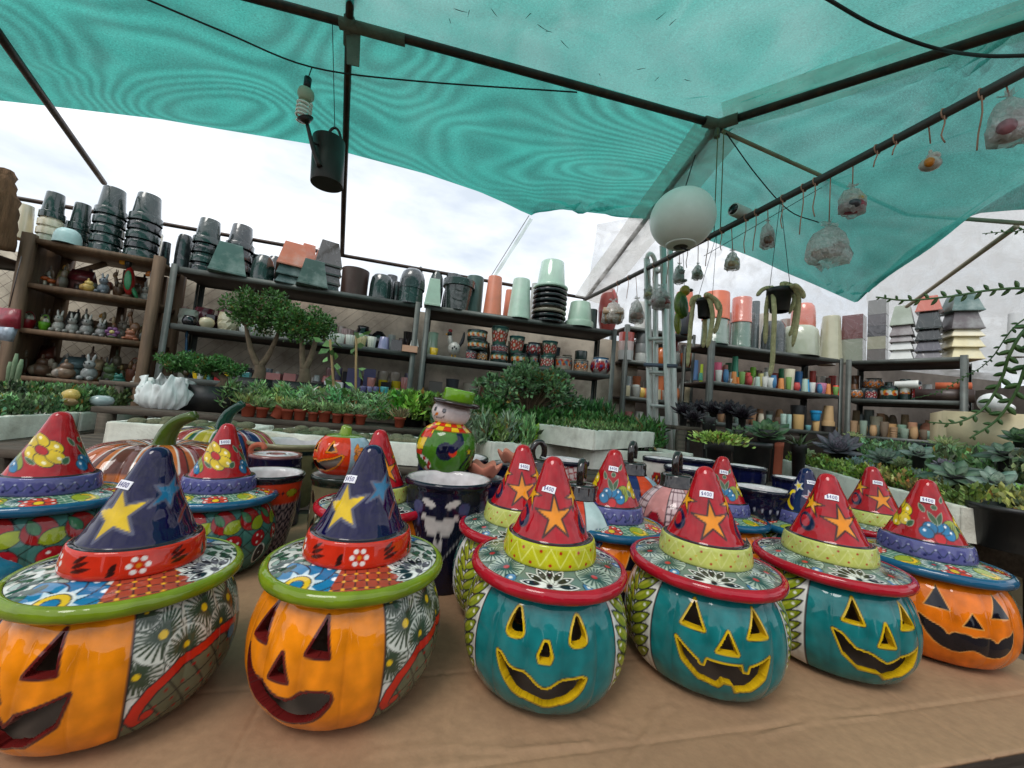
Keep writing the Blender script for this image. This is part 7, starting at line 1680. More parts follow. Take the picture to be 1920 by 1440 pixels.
def rosette_mesh(key, R, n, w, th, curl, cin, cout, up0=.15, up1=1.25, layers=None, tip=None):
    if ('ros', key) in MESH: return MESH[('ros', key)]
    m = MB()
    for k in range(n):
        f = (k + .5) / n; az = k * 2.39996; el = up0 + (up1 - up0) * f ** 1.2; L = R * (1 - .62 * f) * RNG.uniform(.92, 1.06)
        V, F = fat_leaf(L, w * R * (1 - .45 * f), th * R, curl)
        ce, se = math.cos(el), math.sin(el); V = np.stack([V[:, 0] * ce - V[:, 2] * se, V[:, 1], V[:, 0] * se + V[:, 2] * ce], 1)
        ca, sa = math.cos(az), math.sin(az); V = np.stack([V[:, 0] * ca - V[:, 1] * sa, V[:, 0] * sa + V[:, 1] * ca, V[:, 2]], 1)
        c = s2l(cout) * (1 - f) + s2l(cin) * f; c = c * RNG.uniform(.9, 1.35); C_ = np.tile(c, (len(V), 1))
        if tip is not None: C_[-8:] = C_[-8:] * .4 + s2l(tip) * .6
        m.add(V, F, np.clip(C_, 0, 1))
    me = new_mesh('rosette', np.concatenate(m.V), m.F); me.polygons.foreach_set('use_smooth', np.ones(len(me.polygons), bool)); set_cols(me, np.concatenate(m.C)); me.materials.append(LEAF); MESH[('ros', key)] = me; return me
def spiky_mesh(key, n, L, w, col, spread=.9, droop=.3):
    if ('spk', key) in MESH: return MESH[('spk', key)]
    m = MB()
    for k in range(n):
        az = k * 2.39996 + RNG.uniform(-.2, .2); el = PI / 2 - spread * math.sqrt((k + .5) / n); l = L * RNG.uniform(.75, 1.05); V, F = fat_leaf(l, w, w * .45, -droop, 6)
        V[:, 1] *= np.repeat(np.linspace(1.2, .5, 6), 4); ce, se = math.cos(el), math.sin(el); V = np.stack([V[:, 0] * ce - V[:, 2] * se, V[:, 1], V[:, 0] * se + V[:, 2] * ce], 1)
        ca, sa = math.cos(az), math.sin(az); V = np.stack([V[:, 0] * ca - V[:, 1] * sa, V[:, 0] * sa + V[:, 1] * ca, V[:, 2]], 1); m.add(V, F, np.clip(s2l(col) * RNG.uniform(.75, 1.25), 0, 1))
    me = new_mesh('spiky_leaves', np.concatenate(m.V), m.F); me.polygons.foreach_set('use_smooth', np.ones(len(me.polygons), bool)); set_cols(me, np.concatenate(m.C)); me.materials.append(LEAF); MESH[('spk', key)] = me; return me
def tuft(N, R, H, L, w, col, lean=.5):
    p = RNG.normal(0, R * .45, (N, 3)); p[:, 2] = np.abs(RNG.uniform(0, H, N)); d = np.stack([p[:, 0] / R * lean + RNG.normal(0, .4, N), p[:, 1] / R * lean + RNG.normal(0, .4, N), RNG.uniform(.3, 1.2, N)], 1)
    return leaves(p, d, RNG.uniform(.7, 1.2, N) * L, w, vary(col, N))
PLANTN = {}
def plant(name, label, cat, loc, me, rz=None, group=None, part='leaves', scale=1.0, pot=None, tilt=(0, 0)):
    """pot: (radius, height, material) under the plant; loc is where the leaves start"""
    z0 = loc[2] - (pot[1] if pot else 0)
    t = thing(name, label, cat, (loc[0], loc[1], z0), RNG.uniform(0, 6) if rz is None else rz, group)
    if pot:
        V, F = lathe(np.array(PROF['rimpot']) * [pot[0], pot[1]], 24); mk('pot', V, F, pot[2], t); V, F = lathe([(pot[0] * .86, pot[1] * .9), (.001, pot[1] * .92)], 16); mk('soil', V, F, SOIL, t)
    dz = pot[1] * .9 if pot else 0
    if isinstance(me, tuple): o = mk(part, me[0], me[1], LEAF, t, True, me[2], loc=(0, 0, dz))
    else: o = mk(part, None, None, None, t, me=me, loc=(0, 0, dz))
    o.scale = (scale,) * 3; o.rotation_euler = (tilt[0], tilt[1], 0)
    return t

# ---- right hand rosettes (nearest plants)
GG = (112, 132, 108); GB = (104, 126, 124); PG = (112, 116, 122); VG = (150, 160, 96)
def rp(px, py, z): return on_z(px, py, z)
SB = 1.0
def put(name, label, px, py, d, rpx, kind, pot=None, zs=None, tilt=(0, 0)):
    c = at(px, py, d); R = rpx * d / FPX * cosphi(px)
    z = c[2]; pz = None
    if pot: 
        pr, base = pot; base = base if px < 1480 else (1.001 if float((c[:2] - r1).dot(nrm)) < .41 else 1.061); pz = (pr * .62 * d / FPX * cosphi(px), max(.025, z - base), BLACKP if len(pot) < 3 else pot[2])
    g = 'rosette succulents on the right bench'
    K = {'pale': lambda: rosette_mesh(('pale', rpx), R, 30, .62, .20, .25, (150, 158, 110), (124, 138, 92)), 'purple': lambda: rosette_mesh(('purple', rpx), R, 34, .40, .12, .18, (132, 132, 140), (92, 98, 104), tip=(124, 104, 118)), 'blue': lambda: rosette_mesh(('blue', rpx), R, 40, .34, .14, .2, (140, 158, 150), (104, 128, 128)),
         'grey': lambda: rosette_mesh(('grey', rpx), R, 26, .46, .13, .1, (120, 136, 116), (86, 104, 90), .05, 1.0), 'ghost': lambda: rosette_mesh(('ghost', rpx), R, 13, .62, .16, .12, (160, 176, 156), (128, 148, 134), .1, 1.35), 'var': lambda: rosette_mesh(('var', rpx), R, 44, .26, .08, .05, (196, 196, 140), (124, 140, 70), .1, 1.3),
         'dark': lambda: rosette_mesh(('dark', rpx), R, 40, .36, .09, .25, (46, 36, 44), (34, 26, 34), .1, 1.2), 'green': lambda: rosette_mesh(('green', rpx), R, 22, .62, .12, .15, (104, 132, 84), (62, 96, 62), .12, 1.1), 'kal': lambda: rosette_mesh(('kal', rpx), R, 16, .5, .10, -.15, (116, 136, 110), (80, 104, 84), .0, 1.2), 'tiny': lambda: rosette_mesh(('tiny', rpx), R, 20, .45, .16, .2, (110, 132, 84), (70, 96, 62))}
    me = K[kind]()
    hd_ = math.hypot(c[0], c[1]); return plant(name, label, 'succulent', c, me, 0.0, g, 'rosette', 1.12, pz, (.62 * c[1] / hd_, -.62 * c[0] / hd_))
Bz = .905
for a in [('pale green plump rosette at the left end of the long foam box',1506,856,2.7,26,'pale',(20,.93)),('large purple grey rosette with many pointed leaves',1572,840,2.32,54,'purple',(34,.93)),('bluish star shaped rosette at the foam edge',1608,872,2.08,30,'blue',(18,.93)),('grey green rosette behind the bluish star',1658,856,2.0,42,'grey',(24,.93)),('pale ghostly rosette with few broad leaves',1722,846,1.8,40,'ghost',(22,.93)),
 ('yellow variegated rosette standing highest near the clay pots',1600,818,2.8,26,'var',(20,.93)),('yellow green variegated rosette below the corner rack post',1772,832,2.15,42,'var',(24,.93)),('big grey green rosette above the black round pot',1792,890,1.52,78,'kal',(40,.93)),('grey green upright rosette at the right edge',1884,846,1.6,64,'kal',(30,.93)),('small grey rosette at the foam rim beside the big one',1716,892,1.68,34,'grey',(18,.93)),
 ('grey green broad rosette in the lower right corner bed',1868,902,1.42,60,'ghost',(30,.93)),('small pale rosette right of the purple grey one',1690,868,1.88,24,'pale',(15,.93)),('green rosette at the far right behind the fern',1915,815,1.95,50,'green',(26,.93)),('bluish rosette between two grey ones',1640,884,1.92,24,'blue',(14,.93)),('small purple rosette near the long foam box end',1768,868,1.66,26,'purple',(15,.93))]:
    put('rosette_plant', a[0], *a[1:6], pot=a[6])
bench('higher plank shelf of dark rosettes behind the trailing plant', [uv(1.80, 2.36)[:2], uv(2.9, 2.36)[:2], uv(2.9, 2.86)[:2], uv(1.80, 2.86)[:2]], 1.20, name='plank_shelf')
for k, (px, py, d, r) in enumerate(((1282, 772, 3.0, 27), (1310, 768, 3.1, 29), (1338, 768, 3.0, 27), (1368, 770, 2.9, 29), (1300, 784, 2.8, 24), (1392, 778, 2.8, 27))):
    put('dark_rosette', ('first', 'second', 'third', 'fourth', 'lower', 'last')[k] + ' blackish purple rosette from the left beyond the green beds', px, py, d, r, 'dark', (14, 1.201))
put('rosette_plant', 'large green open rosette in a wide black pot', 1440, 806, 2.35, 46, 'green', (34, .916)); put('rosette_plant', 'pale grey green rosette among dark ones', 1330, 782, 2.6, 34, 'grey', (20, .916)); put('rosette_plant', 'small green rosette beside the trailing plant', 1385, 806, 2.4, 24, 'tiny', (18, .916))
c = at(1498, 832, 2.3); plant('aloe_plant', 'small spiky aloe left of the pale plump rosette', 'succulent', c, spiky_mesh('aloe', 16, .12, .018, (96, 116, 76), 1.1, .3), pot=(.04, c[2] - .916, BLACKP))
# wide black pots
def blackpot(label, px, py, d, rx, zb, m=BLACKP):
    c = at(px, py, d); R = rx * d / FPX * cosphi(px); H = c[2] - zb; V, F = lathe(np.array([(.86, 0), (.88, .02), (.97, .86), (1.03, .87), (1.03, 1), (.95, 1), (.92, .8), (.001, .8)]) * [R, H], 36); tag(mk('black_pot', V, F, m, loc=(c[0], c[1], zb)), label, 'pot', 'wide plastic pots')
blackpot('wide black pot at the right edge on the plank bench', 1890, 948, 1.22, 84, .904); blackpot('black pot under the large green rosette', 1410, 828, 2.3, 38, .916); blackpot('red brown pot next to the black pot of the green rosette', 1452, 828, 2.34, 18, .916, CLAY); blackpot('small black pot behind the fern stems', 1730, 830, 2.2, 30, 1.061)
# ground cover in the boxes and trays: too many shoots to count
def mass(name, label, cat, quad, zb, N, H, L, w, col, lean=.3, clump=0, shape=None, up=.9):
    q = [np.array([*p[:2]]) for p in quad]; u = RNG.random(N); v = RNG.random(N)
    if clump: cu = RNG.random(clump); cv = RNG.random(clump); i = RNG.integers(0, clump, N); u = np.clip(cu[i] + RNG.normal(0, .035, N), 0, 1); v = np.clip(cv[i] + RNG.normal(0, .05, N), 0, 1)
    P = q[0] * ((1 - u) * (1 - v))[:, None] + q[1] * (u * (1 - v))[:, None] + q[2] * (u * v)[:, None] + q[3] * ((1 - u) * v)[:, None]
    hz = H * RNG.random(N) ** .7 * (.6 + .5 * np.sin(u * 23 + 3 * v) ** 2)
    b = np.stack([P[:, 0], P[:, 1], zb + hz], 1); d = np.stack([RNG.normal(0, 1, N) * (1 - up + .3), RNG.normal(0, 1, N) * (1 - up + .3), np.full(N, up) + RNG.normal(0, .25, N)], 1)
    cc = vary(col, N, .30)
    if clump: hue = RNG.uniform(.55, 1.6, (clump, 1)) * (1 + RNG.normal(0, .16, (clump, 3))); cc = cc * np.clip(hue, .3, 2)[i]
    V, F, C_ = leaves(b, d, RNG.uniform(.6, 1.25, N) * L, w, np.clip(cc, .002, 1)); o = mk(name, V, F, LEAF, None, True, C_)
    o['label'] = label; o['category'] = cat; return stuff(o)
def inset(fb, m=.03, back=None):
    t, A, d, n, L = fb; dp = .42 if back is None else back; z = 0
    return [(A + d * m + n * m), (A + d * (L - m) + n * m), (A + d * (L - m) + n * (dp - m)), (A + d * m + n * (dp - m))]
mass('mixed_succulents', 'dense mixed green succulents filling the left foam box, nearer', 'succulents', inset(FB['l1']), .985, 7000, .075, .030, .013, (84, 108, 70), clump=60)
mass('mixed_succulents', 'dense mixed green succulents filling the left foam box, farther', 'succulents', inset(FB['l2']), .985, 7000, .12, .034, .013, (74, 100, 62), clump=60)
mass('moss_sedum', 'mossy green sedum spreading in the long right foam box', 'sedum', inset(FB['r1'], .03, .40), 1.0, 6500, .075, .028, .014, (96, 112, 56), clump=44)
mass('moss_sedum', 'reddish and green sedum in the bed beyond the right foam box', 'sedum', [r1 + nrm * .45, r0 + nrm * .42, r0 + nrm * 1.2, r1 + nrm * 1.3], 1.062, 13000, .13, .040, .019, (92, 112, 76), clump=110)
mass('green_shoots', 'short green shoots in the middle foam box', 'seedlings', inset(FB['m3'], .03, .36), 1.02, 2400, .085, .035, .018, (88, 122, 48), clump=26)
mass('green_shoots', 'spiky green seedlings in the raised foam box', 'seedlings', inset(FB['m5'], .03, .36), 1.12, 900, .05, .03, .010, (84, 108, 60))
mass('tray_plants', 'dense bed of upright green leafy plants before the ladder', 'seedlings', [uv(.60, 2.40), uv(1.75, 2.40), uv(1.75, 2.86), uv(.60, 2.86)], .97, 9000, .22, .07, .017, (62, 100, 50), up=.8)
mass('tray_plants', 'darker grassy plants behind the green bed', 'seedlings', [uv(.55, 2.92), uv(1.6, 2.92), uv(1.6, 3.25), uv(.55, 3.25)], 1.18, 4200, .10, .10, .014, (48, 84, 44), up=.95)
mass('tray_plants', 'pale green feathery plants behind the row of clay pots', 'seedlings', [uv(-1.1, 2.52), uv(-.10, 2.52), uv(-.10, 2.84), uv(-1.1, 2.84)], 1.06, 7500, .16, .05, .010, (108, 136, 92), up=.6, clump=60)
mass('tray_plants', 'bright green leafy plants left of the snowman', 'seedlings', [uv(-.15, 2.50), uv(.45, 2.50), uv(.45, 2.84), uv(-.15, 2.84)], 1.08, 3600, .15, .06, .024, (98, 136, 52), up=.7, clump=26)
mass('tray_plants', 'grey green spiky plants at the foot of the jade bush', 'seedlings', [uv(.12, 2.0), uv(.62, 2.0), uv(.62, 2.34), uv(.12, 2.34)], 1.0, 1800, .14, .07, .012, (92, 112, 80), up=.9, clump=20)
c = at(1348, 826, 2.05); plant('trailing_plant', 'light green trailing sedum spilling over its pot', 'plant', c, tuft(700, .10, .05, .03, .014, (132, 156, 76), 1.2), pot=(.07, c[2] - .916, BLACKP))
# small round cacti, one by one
V, F = lathe([(.001, 0), (.6, .06), (.95, .3), (1, .55), (.85, .85), (.5, 1.05), (.15, 1.1), (.001, 1.09)], 24, 12, .07); kb = .027
cme = [new_mesh('ball_cactus', V * kb * s, F) for s in (.8, 1.0, 1.2)]
for q, me in enumerate(cme): me.polygons.foreach_set('use_smooth', np.ones(len(me.polygons), bool)); me.materials.append(mat('cactus_%d' % q, ((84, 96, 62), (104, 112, 78), (120, 116, 88))[q], rough=.8, var=.35, scale=120, bump=.5, bscale=200))
for key, nrow, ncol in (('m1', 3, 11), ('m2', 3, 20)):
    t_, A, d, n_, L = FB[key]
    for i in range(nrow):
        for j in range(ncol):
            if RNG.random() < .18: continue
            p = A + d * (.06 + (L - .12) * (j + .5 * (i % 2)) / ncol) + n_ * (.075 + .085 * i) + np.array([RNG.normal(0, .006), RNG.normal(0, .006), 0])
            tag(mk('ball_cactus', None, None, None, me=cme[int(RNG.integers(0, 3))], loc=(p[0], p[1], 1.001), rot=(0, 0, RNG.uniform(0, 6))), 'small round cactus in the foam box ' + ('behind the big ribbed pumpkins' if key == 'm1' else 'behind the lantern and snowman'), 'cactus', 'round cacti in foam box ' + key)
# row of small clay pots
RPOT = mat('red_plastic_pot', (160, 70, 46), rough=.6, var=.12, dirt=(110, 66, 50), damt=.4)
for k, (px, py, w, tilt, col) in enumerate(((466, 770, 28, 0, (120, 130, 80)), (492, 768, 22, 0, (110, 130, 84)), (516, 781, 27, .35, (130, 130, 70)), (540, 770, 22, 0, (110, 130, 84)), (563, 774, 24, 0, (120, 140, 90)), (588, 773, 20, 0, (110, 130, 84)), (609, 775, 24, 0, (120, 140, 94)), (633, 776, 20, 0, (110, 130, 84)), (654, 778, 22, 0, (116, 136, 90)), (677, 779, 22, 0, (116, 130, 96)), (750, 784, 22, 0, (120, 110, 80)), (895, 800, 24, 0, (140, 110, 70)))):
    d = depth_of(on_line(px, py, uv(-1, 2.43), uv(0, 2.43))); c = at(px, py, d); R = w / 2 * d / FPX; H = R * 1.75
    z0 = 1.0415 if px < 880 else 1.0415
    t = thing('clay_pot_plant', ('first', 'second', 'third, tilted', 'fourth', 'fifth', 'sixth', 'seventh', 'eighth', 'ninth', 'tenth', 'lone', 'last')[k] + ' small clay coloured pot from the left in the pallet row', 'potted plant', (c[0], c[1], z0), 0, 'small clay pots in a row', rot=(-tilt, tilt, 0))
    V, F = lathe(np.array(PROF['rimpot']) * [R, H], 24); mk('pot', V, F, RPOT, t); V, F = lathe([(R * .86, H * .9), (.001, H * .92)], 14); mk('soil', V, F, SOIL, t)
    V, F, C_ = tuft(130, R * 1.1, .03, .05, .008, col, .9); mk('leaves', V, F, LEAF, t, True, C_, loc=(0, 0, H * .9))
# black nursery pots behind, each with bushy leaves
for k, (px, py, d, rp_, hp, col, lab) in enumerate(((770, 790, 2.55, 30, 40, (96, 132, 56), 'bushy bright green plant in a black pot left of the snowman'), (905, 790, 2.6, 30, 40, (70, 108, 56), 'dark bushy plant in a black pot right of the snowman'), (820, 786, 2.7, 28, 44, (84, 120, 52), 'bushy plant in a black pot hidden behind the snowman hat'), (960, 800, 2.25, 24, 26, (120, 136, 100), 'silvery leaved plant in a low black tray'))):
    c = at(px, py, d); R = rp_ * d / FPX; zb = 1.0405 if px != 960 else .916
    plant('potted_bush', lab, 'potted plant', (c[0], c[1], zb + .09), tuft(900, R * 1.3, .12, .055, .022, col, .6), pot=(R, .09, BLACKP))
# jade bush with woody stems
c = at(990, 772, 2.75); t = thing('jade_bush', 'dense dark green jade bush in the middle before the painted pots', 'shrub', (c[0], c[1], .962)); m = MB()
V, F = lathe(np.array(PROF['rimpot']) * [.15, .223], 26); mk('pot', V, F, BLACKP, t)
B_ = []; D_ = []
for k in range(46):
    a = RNG.uniform(0, 2 * PI); r = .36 * math.sqrt(RNG.random()); top = np.array([r * math.cos(a), r * .7 * math.sin(a), .24 + .20 * (1 - (r / .38) ** 2) + RNG.uniform(-.05, .05)]); P_ = smooth_prof([np.array([.03 * math.cos(a), .03 * math.sin(a), .12]), top * [.5, .5, .55] + [0, 0, .05], top], 6)
    V, F = tube(P_, np.linspace(.011, .005, len(P_)), 5); m.add(V, F)
    for q in range(70):
        o = RNG.normal(0, 1, 3); o /= np.linalg.norm(o); B_.append(top + o * .062 * RNG.random() ** .4 * [1, 1, .8]); D_.append(o + [0, 0, .35])
m.build('stem', mat('jade_stem', (110, 92, 70), rough=.9, var=.2), t, True, loc=(0, 0, .083)); N = len(B_); V, F, C_ = leaves(B_, D_, RNG.uniform(.026, .042, N), RNG.uniform(.016, .024, N), vary((80, 106, 70), N, .4)); mk('leaves', V, F, LEAF, t, True, C_, loc=(0, 0, .083))
# bonsai trees
def bonsai(label, px, py, d, H, crown, seed, fork):
    c = at(px, py, d); zb = 1.1715; r = np.random.default_rng(seed); t = thing('bonsai_tree', label, 'bonsai', (c[0], c[1], zb), .25)
    mk('pot', *boxg((-.17, -.11, 0), (.17, .11, .10)), BLACKP, t, False); mk('soil', *boxg((-.16, -.10, .100), (.16, .10, .106)), SOIL, t, False)
    m = MB(); V, F = tube(smooth_prof([(0, 0, .09), (.01, 0, .15), (0, 0, .21)], 8), np.linspace(.046, .034, 9)[:len(smooth_prof([(0, 0, .09), (.01, 0, .15), (0, 0, .21)], 8))], 10); m.add(V, F); tips = []
    for fx, fy in fork:
        P_ = smooth_prof([(0, 0, .19), (fx * .45, fy * .5, .30), (fx * .8, fy, .44), (fx, fy, H * .78)], 12); V, F = tube(P_, np.linspace(.028, .010, len(P_)), 8); m.add(V, F)
        for k in range(9):
            e = np.array(P_[-2]) + [r.normal(0, crown * .4), r.normal(0, crown * .35), r.uniform(0, H * .26)]; V, F = tube([P_[-3], (np.array(P_[-3]) + e) / 2 + [0, 0, .02], e], [.008, .006, .003], 5); m.add(V, F); tips.append(e)
    m.build('trunk', mat('bonsai_bark', (122, 104, 84), rough=.9, var=.3, scale=20, bump=.5, bscale=60), t, True)
    B_ = []; D_ = []; cen = np.mean(tips, 0)
    for k in range(70):
        o = r.normal(0, 1, 3); o /= np.linalg.norm(o); cl = cen + o * r.random() ** .35 * [crown, crown * .8, crown * .62]
        for q in range(60):
            v = r.normal(0, 1, 3); v /= np.linalg.norm(v); B_.append(cl + v * .052 * r.random() ** .4); D_.append(v + [0, 0, .3])
    N = len(B_); B_ = np.array(B_); shade = .75 + .5 * (B_[:, 2] - B_[:, 2].min()) / (np.ptp(B_[:, 2]) + 1e-6); cc = vary((66, 98, 48), N, .3)
    V, F, C_ = leaves(B_, D_, r.uniform(.020, .032, N), r.uniform(.012, .018, N), np.clip(cc, 0, 1)); mk('crown', V, F, LEAF, t, True, C_)
bonsai('taller bonsai tree with forked trunk in a black pot', 482, 722, 2.98, .72, .25, 3, ((-.14, .0), (.10, .03)))
bonsai('shorter bonsai tree with round crown right of the taller one', 566, 730, 2.93, .62, .20, 5, ((-.06, .02), (.07, 0)))
c = at(388, 775, 2.3); t = thing('juniper_bonsai', 'low spreading juniper bonsai in a black box pot', 'bonsai', (c[0], c[1], 1.0415), .2); mk('pot', *boxg((-.15, -.09, 0), (.15, .09, .15)), BLACKP, t, False)
P_ = smooth_prof([(.05, 0, .14), (.07, 0, .19), (.0, 0, .235), (-.12, 0, .25)], 10); V, F = tube(P_, np.linspace(.03, .012, len(P_)), 8); mk('trunk', V, F, MATS['bonsai_bark'], t); N = 5200; B_ = RNG.normal(0, 1, (N, 3)); B_ /= np.linalg.norm(B_, axis=1)[:, None]; B_ = B_ * (RNG.random(N) ** .35)[:, None] * [.24, .13, .05] + [-.06, 0, .27]; B_[:, 2] += .018 * np.sin(B_[:, 0] * 40)
V, F, C_ = leaves(B_, RNG.normal(0, 1, (N, 3)) + [0, 0, .6], .028, .007, vary((58, 96, 44), N, .3)); mk('foliage', V, F, LEAF, t, True, C_)
# staked climbers
for k, (x0, y0, x1, y1) in enumerate(((619, 637, 635, 745), (668, 628, 671, 748))):
    a, b = at(x0, y0, 2.62), at(x1, y1, 2.62); b[2] = 1.0425; t = thing('staked_plant', ('leaning', 'upright')[k] + ' bamboo stake with a thin climbing plant behind the clay pots', 'plant', b); V, F = tube([a - b, [0, 0, 0]], .008, 7); mk('stake', V, F, mat('bamboo', (188, 150, 104), rough=.6, var=.15), t)
    N = 26; u = RNG.random(N); B_ = (a - b)[None] * u[:, None] + RNG.normal(0, .02, (N, 3)); V, F, C_ = leaves(B_, RNG.normal(0, 1, (N, 3)), RNG.uniform(.05, .10, N), RNG.uniform(.03, .055, N), vary((92, 120, 70), N)); mk('leaves', V, F, LEAF, t, True, C_)
c = at(652, 752, 2.5); plant('leafy_plant', 'broad leaved plant at the foot of the bamboo stakes', 'plant', (c[0], c[1], 1.0415 + .06), leaves(RNG.normal(0, .03, (26, 3)) + [0, 0, .06], RNG.normal(0, 1, (26, 3)) + [0, 0, .8], RNG.uniform(.08, .16, 26), RNG.uniform(.05, .08, 26), vary((84, 112, 62), 26)), pot=(.07, .06, BLACKP))
# finger cactus, yellow shell, glass jar in the left bed; white bag
c = at(24, 705, 2.2); m = MB()
for dx, h in ((0, .13), (.025, .10), (-.02, .08)): V, F = tube([(dx, 0, -.06), (dx * 1.3, 0, h * .6), (dx * 1.4, 0, h)], [.010, .011, .006], 8); m.add(V, F)
tag(m.build('finger_cactus', mat('cactus_fuzzy', (120, 140, 110), rough=.9, bump=.4), smooth=True, loc=c), 'thin finger cactus standing up in the left bed', 'cactus')
c = at(132, 742, 2.0); m = MB(); ellip(m, (0, 0, 0), (.045, .03, .035), (206, 176, 90), rot=.4); ellip(m, (.02, -.02, -.03), (.04, .03, .02), (150, 120, 80)); tag(m.build('yellow_shell', FIGM, loc=c, smooth=True), 'yellow shell ornament among the left succulents', 'ornament')
c = at(192, 748, 2.1); V, F = lathe(np.array(PROF['egg']) * [.05, .06], 20); tag(mk('grey_jar', V, F, pmat((150, 164, 164), 'gloss'), loc=c - [0, 0, .04]), 'pale grey jar lying among the left succulents', 'jar')
c = at(305, 778, 2.2); n = 150; prof = [(.10, 0), (.135, .03), (.14, .08), (.125, .12), (.13, .15), (.11, .152), (.10, .12), (.08, .06)]; V, F = lathe(prof, n); an = np.arctan2(V[:, 1], V[:, 0]); f_ = V[:, 2] / .15; k_ = 1 + .13 * np.sin(an * 7 + V[:, 2] * 30) * f_ + .07 * np.sin(an * 15 - V[:, 2] * 60) + .04 * np.sin(an * 29 + V[:, 2] * 90); V = V * np.stack([k_, .7 * k_, 1 + 0 * k_], 1); V[:, 2] += (.030 * np.sin(an * 2 + 2.5) + .018 * np.sin(an * 6) + .010 * np.sin(an * 13 + 1)) * (V[:, 2] / .15)
tag(mk('plastic_bag', V, F, mat('white_bag_plastic', (243, 246, 243), rough=.3, var=.03), loc=(c[0], c[1], 1.0415)), 'open crumpled white plastic bag beside the juniper bonsai', 'bag')
# ================================================================ hanging things
def beam_pt(px, drop=0.0):
    best = None
    for u in np.linspace(0, 1.1, 400):
        p = G0 + (G1 - G0) * u; x, y = pix(p)
        if best is None or abs(x - px) < best[0]: best = (abs(x - px), p.copy(), u)
    p = best[1]; p[2] -= .02 * math.sin(PI * best[2] / 1.15) + drop; return p
BAG = film_mat('clear_bag', (.95, .95, .93), .36, .14, 1.0, 34)
def hung_bag(label, px, py0, py1, w, cols, kind='bagged', push=0.0, filmy=True):
    b = beam_pt(px); d = depth_of(b) - push; top = at(px, py0, d); bot = at(px, py1, d); H = top[2] - bot[2]; Wm = w * .86 * d / FPX
    t = thing('hanging_bag', label, 'hanging bag', (bot[0], bot[1], bot[2]), RNG.uniform(-.4, .4), 'bagged figurines hung from the beam')
    V, F, C_ = figurine(kind, cols, H * .62); k = Wm * .92 / np.ptp(V[:, 0]); V[:, :2] *= k; V[:, 2] -= V[:, 2].min() - H * .04; mk('figurine', V, F, FIGM, t, True, C_)
    if filmy:
        n = 18; prof = np.array([(.25, 0), (.46, .03), (.50, .25), (.46, .5), (.30, .74), (.08, .90), (.05, .93), (.16, 1.0)]); V, F = lathe(prof * [Wm, H], n); V[:, 1] *= .7; V = V + RNG.normal(0, Wm * .045, V.shape) * (prof[:, 0] > .1).repeat(n)[:, None]; mk('clear_film', V, F, BAG, t, False)
    V, F = tube([np.array([0, 0, H * .93]), b - bot + [0, 0, .0]], .0028, 5); mk('twine', V, F, STRING, t)
hung_bag('clear bag with red based figurine hanging below the beam', 1597, 345, 402, 58, [(150, 40, 60), (206, 170, 60), (60, 60, 66)])
hung_bag('long brown wrapped bundle hanging slanted below the beam', 1552, 415, 496, 92, [(150, 104, 70), (130, 88, 58), (196, 170, 140)], 'bundle')
hung_bag('small clear bag with brown figure near the spotlight', 1438, 410, 465, 30, [(110, 76, 60), (130, 96, 76), (90, 64, 50)])
hung_bag('white and orange drop shaped figure hanging from the beam', 1744, 262, 322, 42, [(190, 184, 176), (200, 194, 186), (206, 124, 30)], 'bagged', filmy=False)
hung_bag('white and pink bagged figure in the upper right corner', 1893, 168, 268, 74, [(190, 176, 176), (170, 150, 150), (150, 96, 104)])
hung_bag('grey bagged angel figure nearest the ladder top', 1272, 492, 532, 26, [(150, 150, 146), (176, 174, 166), (120, 116, 110)], 'rabbit'); hung_bag('greenish grey bagged figure next to the angel figure', 1307, 492, 524, 24, [(120, 116, 92), (130, 126, 100), (100, 96, 80)]); hung_bag('cream bagged figure left of the hanging trailing cactus', 1372, 467, 506, 32, [(170, 156, 120), (180, 166, 134), (150, 130, 100)])
hung_bag('bulging clear bag of red shells beside the ladder', 1238, 533, 578, 48, [(130, 60, 56), (170, 166, 160), (150, 146, 140)]); hung_bag('small cream bag left of the bag of red shells', 1215, 528, 560, 20, [(190, 180, 140), (180, 170, 130), (160, 150, 120)]); hung_bag('clear bag of straw sticks before the red planter', 1148, 560, 606, 46, [(170, 140, 110), (190, 160, 130), (150, 120, 90)], 'house'); hung_bag('thin clear bag with brown figure right of the straw bag', 1192, 556, 606, 34, [(150, 120, 110), (160, 150, 140), (120, 100, 90)])
for k, (px, L) in enumerate(((1468, 60), (1508, 90), (1530, 70), (1643, 34), (1770, 60), (1842, 110), (1400, 70), (1420, 74), (1355, 40), (1330, 56), (1290, 40), (1255, 50), (1228, 36), (1180, 40), (1160, 34), (1682, 30))):
    b = beam_pt(px); d = depth_of(b); Lm = L * d / FPX; P_ = np.array([[0, 0, .024], [.004, -.012, 0], [.006, -.008, -Lm * .35], [-.004, -.01, -Lm * .7], [.008 * (-1) ** k, -.01, -Lm]]); V, F = tube(smooth_prof(P_, 10), .0030, 5); m = MB(); m.add(V, F); a = np.linspace(0, 2 * PI, 9); V, F = tube(np.stack([.0 * a, .024 * np.cos(a), .024 * np.sin(a)], 1), .003, 5, False); m.add(V, F)
    tag(m.build('dangling_twine', STRING, loc=b, smooth=True, rot=(0, 0, math.atan2(*(G1 - G0)[1::-1]) )), 'short length of pink twine dangling from the grey beam', 'twine', 'twine dangling from the beam')
